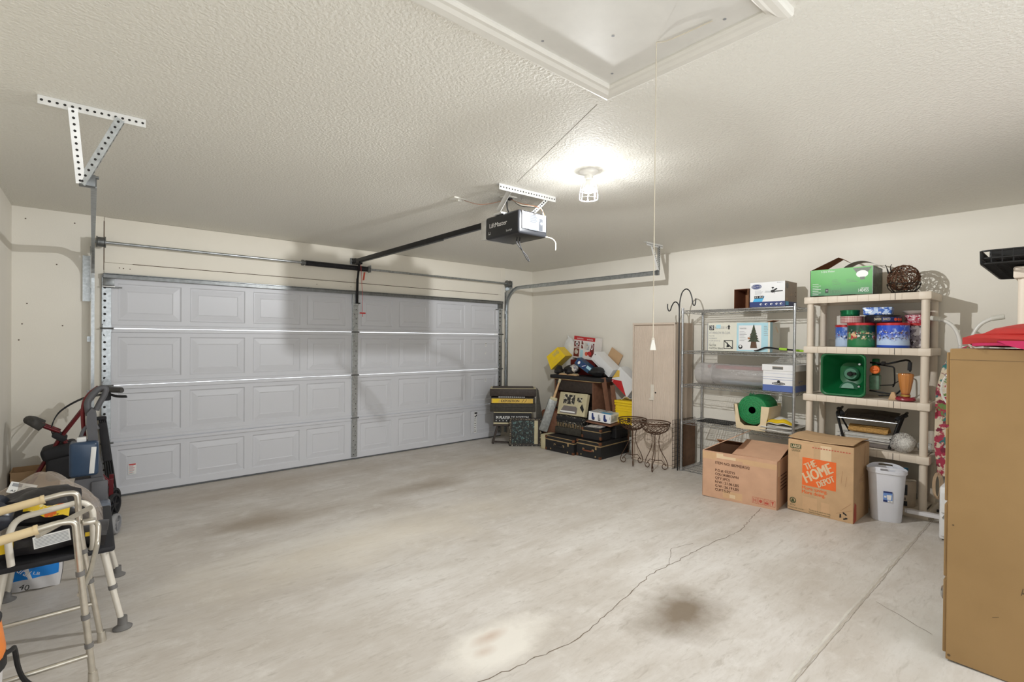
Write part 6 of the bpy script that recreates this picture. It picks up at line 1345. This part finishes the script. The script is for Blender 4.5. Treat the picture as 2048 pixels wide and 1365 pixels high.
yprism(m, sh, -.06, .05, 'vac_grey')
P = [L(-5.612, .93), L(-5.622, 1.02), L(-5.595, 1.085), L(-5.548, 1.135), L(-5.515, 1.13), L(-5.52, 1.085), L(-5.545, 1.03), L(-5.572, .965)]
m.tube(smooth_path([(x, 0, z) for x, z in P], 4), [.022]*12+[.02]*17, 'vac_grey', 10); m.build('handle', t)
m = MB(); m.tube(smooth_path([(x-.012, .03, z) for x, z in [L(-5.625, .72), L(-5.637, .9), L(-5.632, 1.02), L(-5.60, 1.09), L(-5.545, 1.145)]], 5), .013, 'vac_red', 8); yprism(m, outline([(-5.52, .06), (-5.49, .06), (-5.50, .30), (-5.535, .47), (-5.55, .47)]), -.02, .10, 'vac_red'); m.build('trim_stripe', t)
m = MB(); m.box((-.06, -.04, .59), (.17, .16, .26), 'tank_blue', .025, seg=3); m.box((-.075, -.04, .735), (.055, .07, .035), 'print_white', .006); m.box((-.01, -.122, .58), (.03, .004, .20), 'label_white', .001, rot=(0, 4, 0)); m.build('water_tank', t)
m = MB(); m.tube(fillet([(-.09, -.04, .72), (-.06, -.04, .82), (.0, -.04, .85), (.02, -.04, .80)], .03), .012, 'vac_grey', 8); m.build('tank_handle', t)
m = MB(); yprism(m, outline([(-5.70, .05), (-5.485, .05), (-5.49, .22), (-5.505, .36), (-5.535, .455), (-5.69, .455), (-5.715, .30)]), -.08, .12, 'vac_grey'); m.box((.03, -.09, .30), (.10, .03, .22), 'vac_grey', .012); m.build('lower_body', t)
m = MB(); m.box((.02, -.15, .17), (.15, .14, .18), 'tank_clear', .018, seg=3); m.box((.02, -.15, .10), (.12, .11, .03), 'hole'); m.build('recovery_tank', t)
m = MB(); m.box((.0, -.06, .035), (.26, .32, .055), 'vac_grey', .015); m.build('base', t)
def wheel(mb, c, r, w, ax, tyre='rubber', hub='wheel_grey', spokes=6):
    c = V(c); ax = V(ax).normalized(); q = V((0, 0, 1)).rotation_difference(ax).to_matrix().to_4x4(); q.translation = c
    with at(mb, q):
        mb.lathe([(r*.78, -w/2), (r*.97, -w/2), (r, -w*.25), (r, w*.25), (r*.97, w/2), (r*.78, w/2), (r*.78, -w/2)], tyre, 28); mb.lathe([(0, -w*.4), (r*.22, -w*.4), (r*.22, w*.4), (0, w*.4)], hub, 14)
        for k in range(spokes): a = 2*PI*k/spokes; mb.bar((r*.2*math.cos(a), r*.2*math.sin(a), 0), (r*.8*math.cos(a), r*.8*math.sin(a), 0), r*.16, w*.4, hub, up=(0, 0, 1))
for y in (-.19,): m = MB(); wheel(m, (.125, -.19, .085), .075, .03, (1, -.35, 0), 'wheel_grey', 'wheel_grey', 5); m.build('wheel', t)
# rollator, folded against the corner
t = thing('rollator', 'dark red rollator walker with padded bar folded beside the carpet cleaner', 'rollator', (-5.70, -.55, fz(-.55))); b = fz(-.55); X = lambda x, y, z: (x+5.70, y+.55, z-b)
for y in (-.50, -.40):
    m = MB(); m.tube([X(-5.99, y, .30), X(-5.80, y, .68), X(-5.60, y, 1.0)], .014, 'rollator_red', 10); m.build('frame_tube', t)
    m = MB(); m.tube([X(-5.72, y, .81), X(-5.56, y, 1.06), X(-5.54, y, 1.075)], .013, 'black_steel', 8); m.tube([X(-5.54, y, 1.075), X(-5.40, y-.16, 1.075)], .020, 'foam_grey', 10); m.build('handlebar', t)
    m = MB(); m.tube(smooth_path([X(-5.50, y-.02, 1.045), X(-5.44, y-.10, 1.02), X(-5.37, y-.19, 1.02)]), .007, 'nylon_black', 6); m.box(X(-5.50, y-.04, 1.02), (.06, .05, .07), 'nylon_black', .012); m.build('brake_lever', t)
    m = MB(); m.tube(smooth_path([X(-5.53, y-.02, 1.03), X(-5.66, y+.03, 1.0), X(-5.80, y+.05, .90), X(-5.85, y+.02, .78), X(-5.83, y, .70)]), .004, 'nylon_black', 6); m.build('brake_cable', t)
    m = MB(); m.tube([X(-5.80, y, .70), X(-5.46, y-.15, .25)], .014, 'rollator_red', 10); m.build('frame_tube', t)
    m = MB(); m.tube([X(-5.945, y-.04, .835), X(-5.80, y, .74)], .013, 'rollator_red', 10); m.build('back_tube', t)
m = MB(); m.tube(smooth_path([X(-5.90, -.57, .80), X(-5.955, -.55, .845), X(-5.985, -.46, .855), X(-5.965, -.37, .84), X(-5.91, -.34, .80)]), .033, 'foam_grey', 12); m.build('padded_bar', t)
for z in (.0,): m = MB(); m.box(X(-5.80, -.45, .70), (.10, .16, .05), 'nylon_black', .015, rot=(0, 40, 0)); m.build('hinge_block', t)
m = MB(); m.box(X(-5.80, -.45, .585), (.22, .26, .10), 'nylon_black', .03, rot=(0, -14, 0), seg=3); m.build('seat', t); m = MB(); m.box(X(-5.77, -.46, .45), (.22, .22, .20), 'nylon_black', .03, seg=3); m.build('storage_pouch', t)
for c in ((-5.455, -.72, .20), (-5.45, -.53, .20), (-5.98, -.62, .115), (-5.98, -.33, .115)):
    m = MB(); z = c[2] if c[0] > -5.6 else .115; wheel(m, X(c[0], c[1], .12), .095, .028, (1, -.5, 0) if c[0] > -5.6 else (0, 1, 0), 'rubber', 'nylon_black', 6); m.build('wheel', t)
    m = MB(); m.bar(X(c[0]-.02, c[1], .12), X(c[0]-.015, c[1]+.0, .34), .016, .03, 'rollator_red'); m.build('fork', t)
# folded black camp stool / tripod
t = thing('folding_stool', 'folded black tripod stool leaning at left edge of garage door', 'stool', (-5.44, -.30, fz(-.3)))
for k in range(4):
    m = MB(); m.tube([(.02*k-.035, .01*k, .02), (-.10+.012*k, .17+.012*k, .78)], .0085, 'black_steel', 8); m.tube([(.02*k-.035, .01*k, .0), (.02*k-.034, .01*k, .03)], .011, 'rubber', 8); m.build('leg', t)
m = MB(); m.box((-.09, .165, .775), (.075, .05, .03), 'nylon_black', .008); m.box((-.065, .12, .56), (.06, .05, .36), 'nylon_black', .015, rot=(-13, -6, 0)); m.build('seat_cloth', t)
# cardboard in the left corner
m = open_carton(.30, .24, .40, 'cardboard', 'cardboard_in'); place(m, 'cardboard_box', 'small open cardboard carton in far left corner behind rollator', 'box', (-5.96, -.17, fz(-.17)), 0)
m = MB(); m.box((0, 0, .2), (.36, .02, .42), 'jamb_paint', .003); place(m, 'wood_plank', 'beige painted board leaning on back wall left of the door track', 'board', (-5.76, -.035, fz(0)), 0)
# walker: two tubular side frames joined by a front brace
t = thing('walking_frame', 'aluminium folding walker with beige handgrips in left foreground', 'walker', (-5.80, -3.10, fz(-3.10))); b = fz(-3.10); X = lambda x, y, z: (x+5.80, y+3.10, z-b)
for y, dz_, zs in ((-3.28, 0.0, .069), (-2.92, .03, .061)):
    bx_ = .0
    P = [X(-6.05, y, zs+.02), X(-6.03, y, .62+dz_), X(-5.99, y, .715+dz_), X(-5.70, y, .782+dz_), X(-5.655, y, .77+dz_), X(-5.635, y, .60), X(-5.587+.02, y, zs+.0)] if 0 else [X(-6.08, y, zs), X(-6.05, y, .60), X(-6.03, y, .70+dz_), X(-5.95, y, .735+dz_), X(-5.695, y, .780+dz_), X(-5.648, y, .775+dz_), X(-5.636, y, .60), X(-5.588 if y < -3 else -5.556, y, zs)]
    m = MB(); m.tube(fillet(P, .07, 6), .0125, 'alu', 12); sf = m.build('side_frame', t)
    m = MB(); m.tube([X(-5.955, y, .733+dz_), X(-5.765, y, .767+dz_)], .0185, 'grip_beige', 14); m.tube([X(-5.772, y, .766+dz_), X(-5.760, y, .768+dz_)], .0205, 'grip_beige', 14); m.build('handgrip', sf)
    xr = lambda z: -5.636+(.60-z)/.53*(.048 if y < -3 else .08)
    m = MB(); zl = .19 if y < -3 else .255; m.tube([X(-6.07, y, zl), X(xr(zl), y, zl+.002)], .010, 'alu', 10); m.build('side_rail', t)
    for z in ((.56, .37, .245) if y < -3 else (.53, .38)): m = MB(); m.tube([X(xr(z), y, z), X(xr(z-.02), y, z-.02)], .0155, 'band_grey', 12); m.build('clamp', sf)
    for x in ((-5.588 if y < -3 else -5.556), -6.08): m = MB(); m.tube([X(x, y, zs-.0), X(x-.003, y, zs+.05)], [.019, .0155], 'alu' if x > -5.6 else 'rubber', 12); m.build('leg_tip', sf)
m = MB(); m.tube(fillet([X(-5.632, -3.28, .46), X(-5.60, -3.14, .49), X(-5.575, -2.98, .56), X(-5.57, -2.97, .66), X(-5.61, -2.93, .665)], .03), .011, 'alu', 10); m.box(X(-5.605, -2.945, .665), (.05, .05, .02), 'alu', .005); m.build('front_brace', t)
m = MB(); m.tube([X(-5.765, -3.22, .725), X(-5.60, -2.96, .735)], .011, 'alu', 12); m.lathe([(0, 0)], 'alu') if 0 else None; m.build('cross_brace', t)
# bath chair
t = thing('bath_chair', 'white legged bath chair with dark seat piled with plastic bags', 'chair', (-5.72, -2.47, fz(-2.47))); b = fz(-2.47); X = lambda x, y, z: (x+5.72, y+2.47, z-b)
m = MB(); m.box(X(-5.715, -2.46, .478), (.42, .78, .030), 'nylon_black', .012); m.build('seat', t)
for (x0, y0, x1, y1) in ((-5.55, -2.80, -5.475, -2.845), (-5.55, -2.13, -5.472, -2.09), (-5.90, -2.13, -5.96, -2.07), (-5.90, -2.80, -5.96, -2.85)):
    z1 = fz(y1)
    m = MB(); m.tube([X(x0, y0, .465), X(x0+(x1-x0)*.5, y0+(y1-y0)*.5, .27)], .016, 'tube_offwhite', 12); m.tube([X(x0+(x1-x0)*.4, y0+(y1-y0)*.4, .30), X(x1, y1, z1+.02)], .0135, 'tube_offwhite', 12)
    for k in range(7):
        u = .55+.06*k; m.disc(0, 0, 0, 'hole') if 0 else None
        with at(m, frame(X(x0+(x1-x0)*u+.013, y0+(y1-y0)*u-.004, .465+(z1-.465)*u), (0, 1, 0), (0, 0, 1))): m.disc(0, 0, .0035, 'hole', .0012, 8)
    lg = m.build('leg', t)
    m = MB(); m.tube([X(x0+(x1-x0)*.47, y0+(y1-y0)*.47, .285), X(x0+(x1-x0)*.52, y0+(y1-y0)*.52, .265)], .019, 'band_grey', 12); m.build('adjuster_collar', lg)
    m = MB(); q = MB(); m.T = Matrix.Translation(X(x1, y1, z1)); m.lathe([(0, 0), (.040, 0), (.042, .006), (.030, .014), (.021, .022), (.020, .06), (0, .06)], 'band_grey', 18); m.build('foot', lg)
for y in (-2.86,): m = MB(); m.tube(fillet([X(-5.873, y, .50), X(-5.885, y, .63), X(-5.86, y, .712), X(-5.63, y, .745), X(-5.592, y, .70), X(-5.588, y, .52), X(-5.60, y+.05, .478)], .06, 6), .0135, 'tube_offwhite', 12); m.build("arm_loop", t)
m = MB(); m.tube(fillet([X(-5.96, -2.62, .24), X(-5.93, -2.62, .38), X(-5.86, -2.62, .445), X(-5.60, -2.62, .462)], .07, 6), .014, 'alu', 12); m.build('under_rail', t)
m = MB(); m.tube([X(-5.665, -2.56, .66), X(-5.71, -2.60, .49)], .0155, 'tube_offwhite', 12); m.build('arm_post', t)
# bags on the chair
film('bag_film', (200, 184, 168), .22, .08); M('bag_dark', (40, 38, 40), .35, var=.4, scale=18, bump=.5, bscale=22); M('seat_grey', (62, 68, 80), .45); M('bag_blueblack', (46, 50, 60), .3, var=.5, scale=16, bump=.4, bscale=20); M('bag_brown', (112, 78, 58), .5, var=.25); spots('bag_yellow', (232, 196, 40), [('#d8642a', 12, .58), ('#2a2620', 30, .62), ('#e8d8a0', 26, .62)], 14, .3)
sz = .4945
t = thing('plastic_bag', 'large clear plastic bag heaped on the bath chair seat', 'bag', (-5.735, -2.30, sz)); m = MB()
m.sheet(lambda u, v: (-.25+.44*u, .19-.40*v, .004+(.285*(max(0, math.sin(PI*min(1, .18+.82*u)))**.75)*(max(0, math.sin(PI*(.12+.80*v)))**.5)+.012*math.sin(14*u+4*v)+.010*math.sin(19*v-6*u))*(1 if 0 < u < 1 and 0 < v < 1 else .05)+(.0 if u > .1 else .0)), 26, 18, 0, 'bag_film'); m.build('bag_skin', t)
m = MB()
with at(m, frame((-.20, -.08, .235), (1, -.2, -.35), (.15, .8, .4))): m.rect(0, 0, .11, .085, 'label_white', .002); m.rect(.01, .05, .05, .075, 'print_grey', .003); [m.rect(.06, .012+.012*i, .10, .016+.012*i, 'print_grey', .003) for i in range(5)]; m.text('AI', .012, .01, .014, 'print_black', .003, w=.02)
m.build('bag_label', t)
m = MB(); m.blob((0, 0, .085), (.125, .12, .085), 'bag_dark', 18, .18, 3, 14); place(m, 'dark_bundle', 'dark brown bundle inside the clear bag on bath chair', 'bundle', (-5.765, -2.27, sz+.003), 10)
m = MB(); m.blob((0, 0, .09), (.18, .11, .09), 'bag_dark', 18, .22, 3, 31); m.sheet(lambda u, v: (-.02+.17*u, -.112-.015*math.sin(PI*u)+.02*v, .10+.05*v-.05*u+.01*math.sin(9*u)), 8, 4, .003, 'bag_yellow'); place(m, 'black_bag', 'black plastic bag with yellow print at front of bath chair seat', 'bag', (-5.80, -2.62, sz+.11), -14)
m = MB(); m.blob((0, 0, .11), (.09, .10, .12), 'bag_blueblack', 22, .3, 4, 5, 16); place(m, 'blue_bag', 'glossy blue black plastic bag at far left of bath chair', 'bag', (-5.99, -2.74, sz+.12), 0)
m = MB(); m.sheet(lambda u, v: (-.20+.40*u, -.13+.24*v, .055*(max(0, math.sin(PI*(.05+.9*u)))**.5)*(max(0, math.sin(PI*(.05+.9*v)))**.5)+.01*math.sin(11*u)*math.sin(6*v)), 16, 10, .05, 'bag_dark')
with at(m, frame((-.06, -.136, .004), (1, 0, .12), (-.12, .1, 1))): m.rect(0, 0, .13, .055, 'label_white', .003); [m.rect(.006, .006+.0065*i, .124, .0085+.0065*i, 'print_grey', .0042) for i in range(7)]
with at(m, frame((.12, -.13, .02), (1, 0, 0), (0, .1, 1))): m.rect(0, 0, .045, .02, 'bag_yellow', .004)
with at(m, frame((-.19, -.13, .005), (1, 0, 0), (0, .1, 1))): m.rect(0, 0, .06, .05, 'bag_yellow', .004)
place(m, 'supply_pack', 'dark plastic wrapped pack with white label on bath chair seat', 'package', (-5.73, -2.71, sz+.052), -4)
# litter bag on the floor below
t = thing('litter_sack', 'blue and white sack with word Natural on floor under bath chair', 'sack', (-5.855, -1.965, fz(-1.965)), -10); M('sack_blue', (20, 128, 214), .35, var=.06); M('sack_grey', (214, 212, 212), .4, var=.04)
m = MB(); 
def prof(u, v, k):               # pillow-shaped upright sack
    x = -.13+.26*u; zz = .29*v; bul = (max(0, math.sin(PI*u))**.5)*(max(0, math.sin(PI*(.10+.80*v)))**.6); return (x*(1-.10*(2*v-1)**2), k*(.01+.075*bul)+.004*math.sin(17*u+9*v), zz+.012*math.sin(PI*u))
m.sheet(lambda u, v: prof(u, v, -1), 22, 18, 0, 'sack_grey'); m.sheet(lambda u, v: prof(1-u, v, 1), 22, 18, 0, 'sack_grey')
m.sheet(lambda u, v: tuple(V(prof(.04+.92*u, min(.985, (.24+.04*u)+(.74-.04*u)*v), -1))+V((0, -.0025, 0))), 20, 16, 0, 'sack_blue')
m.sheet(lambda u, v: tuple(V(prof(.28+.07*u+.25*(1-v)*.8, .26+.72*v, -1))+V((0, -.004, 0))), 3, 14, 0, 'sack_grey')
with at(m, frame((-.09, -.108, .20), (.72, 0, -.62), (.62, 0, .72))): m.text('Natural', .0, -.01, .038, 'print_white', .004, w=.12); m.text('CARE', .0, -.035, .014, 'print_white', .004, w=.05)
with at(m, frame((-.035, -.078, .012), (.86, 0, -.3), (.3, -.1, .9))): m.text('40', -.02, .022, .035, 'print_black', .006, w=.045)
with at(m, frame((.02, -.100, .12), (.86, 0, -.3), (.3, -.1, .9))): m.text('LB', .0, .0, .018, 'print_white', .004, w=.03)
m.build('sack_body', t)
# shop vacuum at the frame edge
t = thing('shop_vacuum', 'orange and black shop vacuum cut off at left photo edge', 'vacuum', (-5.975, -3.52, fz(-3.52))); M('vac_orange', (232, 128, 40), .35, var=.05)
m = MB(); m.lathe([(0, 0), (.12, 0), (.13, .02), (.14, .30)], 'sack_grey', 30); m.build('tank', t); m = MB(); m.lathe([(.14, .30), (.15, .302), (.15, .335), (.145, .34)], 'hole', 30); m.lathe([(.145, .34), (.148, .36), (.135, .46)], 'vac_orange', 30); m.lathe([(.135, .46), (.138, .475), (.11, .53), (.06, .55), (0, .55)], 'nylon_black', 30); m.build('motor_head', t)
m = MB(); m.box((.10, -.04, .43), (.07, .08, .05), 'vac_orange', .012); m.build('latch', t)
m = MB(); P = [(.10, -.1, .36), (.155, .03, .33), (.16, .10, .30), (.165, .16, .2), (.18, .20, .12), (.22, .22, .05), (.25, .20, .012), (.20, .12, .010), (.08, .15, .010), (-.05, .18, .010)]
m.tube(smooth_path(P, 6), .0085, 'wire_black', 8); m.build('power_cord', t)
# ------------------------------------------------------------------ camera, light, look
cam = bpy.data.objects.new('camera', bpy.data.cameras.new('camera')); COL.objects.link(cam); SC.camera = cam
cam.data.sensor_width = 36.0; cam.data.lens = 36.0*980.22/2048; cam.data.clip_start = .02
yw, pt, rl = .7085, -.0070, .0095
fw = V((math.sin(yw)*math.cos(pt), math.cos(yw)*math.cos(pt), math.sin(pt))); r0 = V((math.cos(yw), -math.sin(yw), 0)); u0 = r0.cross(fw)
rr = r0*math.cos(rl)+u0*math.sin(rl); uu = u0*math.cos(rl)-r0*math.sin(rl)
cam.matrix_world = Matrix(((rr.x, uu.x, -fw.x, -5.5967), (rr.y, uu.y, -fw.y, -6.0193), (rr.z, uu.z, -fw.z, 1.5611), (0, 0, 0, 1)))
w = bpy.data.worlds.new('world'); SC.world = w; w.use_nodes = True
bg = w.node_tree.nodes['Background']; bg.inputs[0].default_value = WORLD_COL; bg.inputs[1].default_value = WORLD_STR
SC.view_settings.view_transform = 'Standard'; SC.view_settings.look = 'None'; SC.view_settings.exposure = EXPO; SC.view_settings.gamma = 1.0; SC.view_settings.use_curve_mapping = False
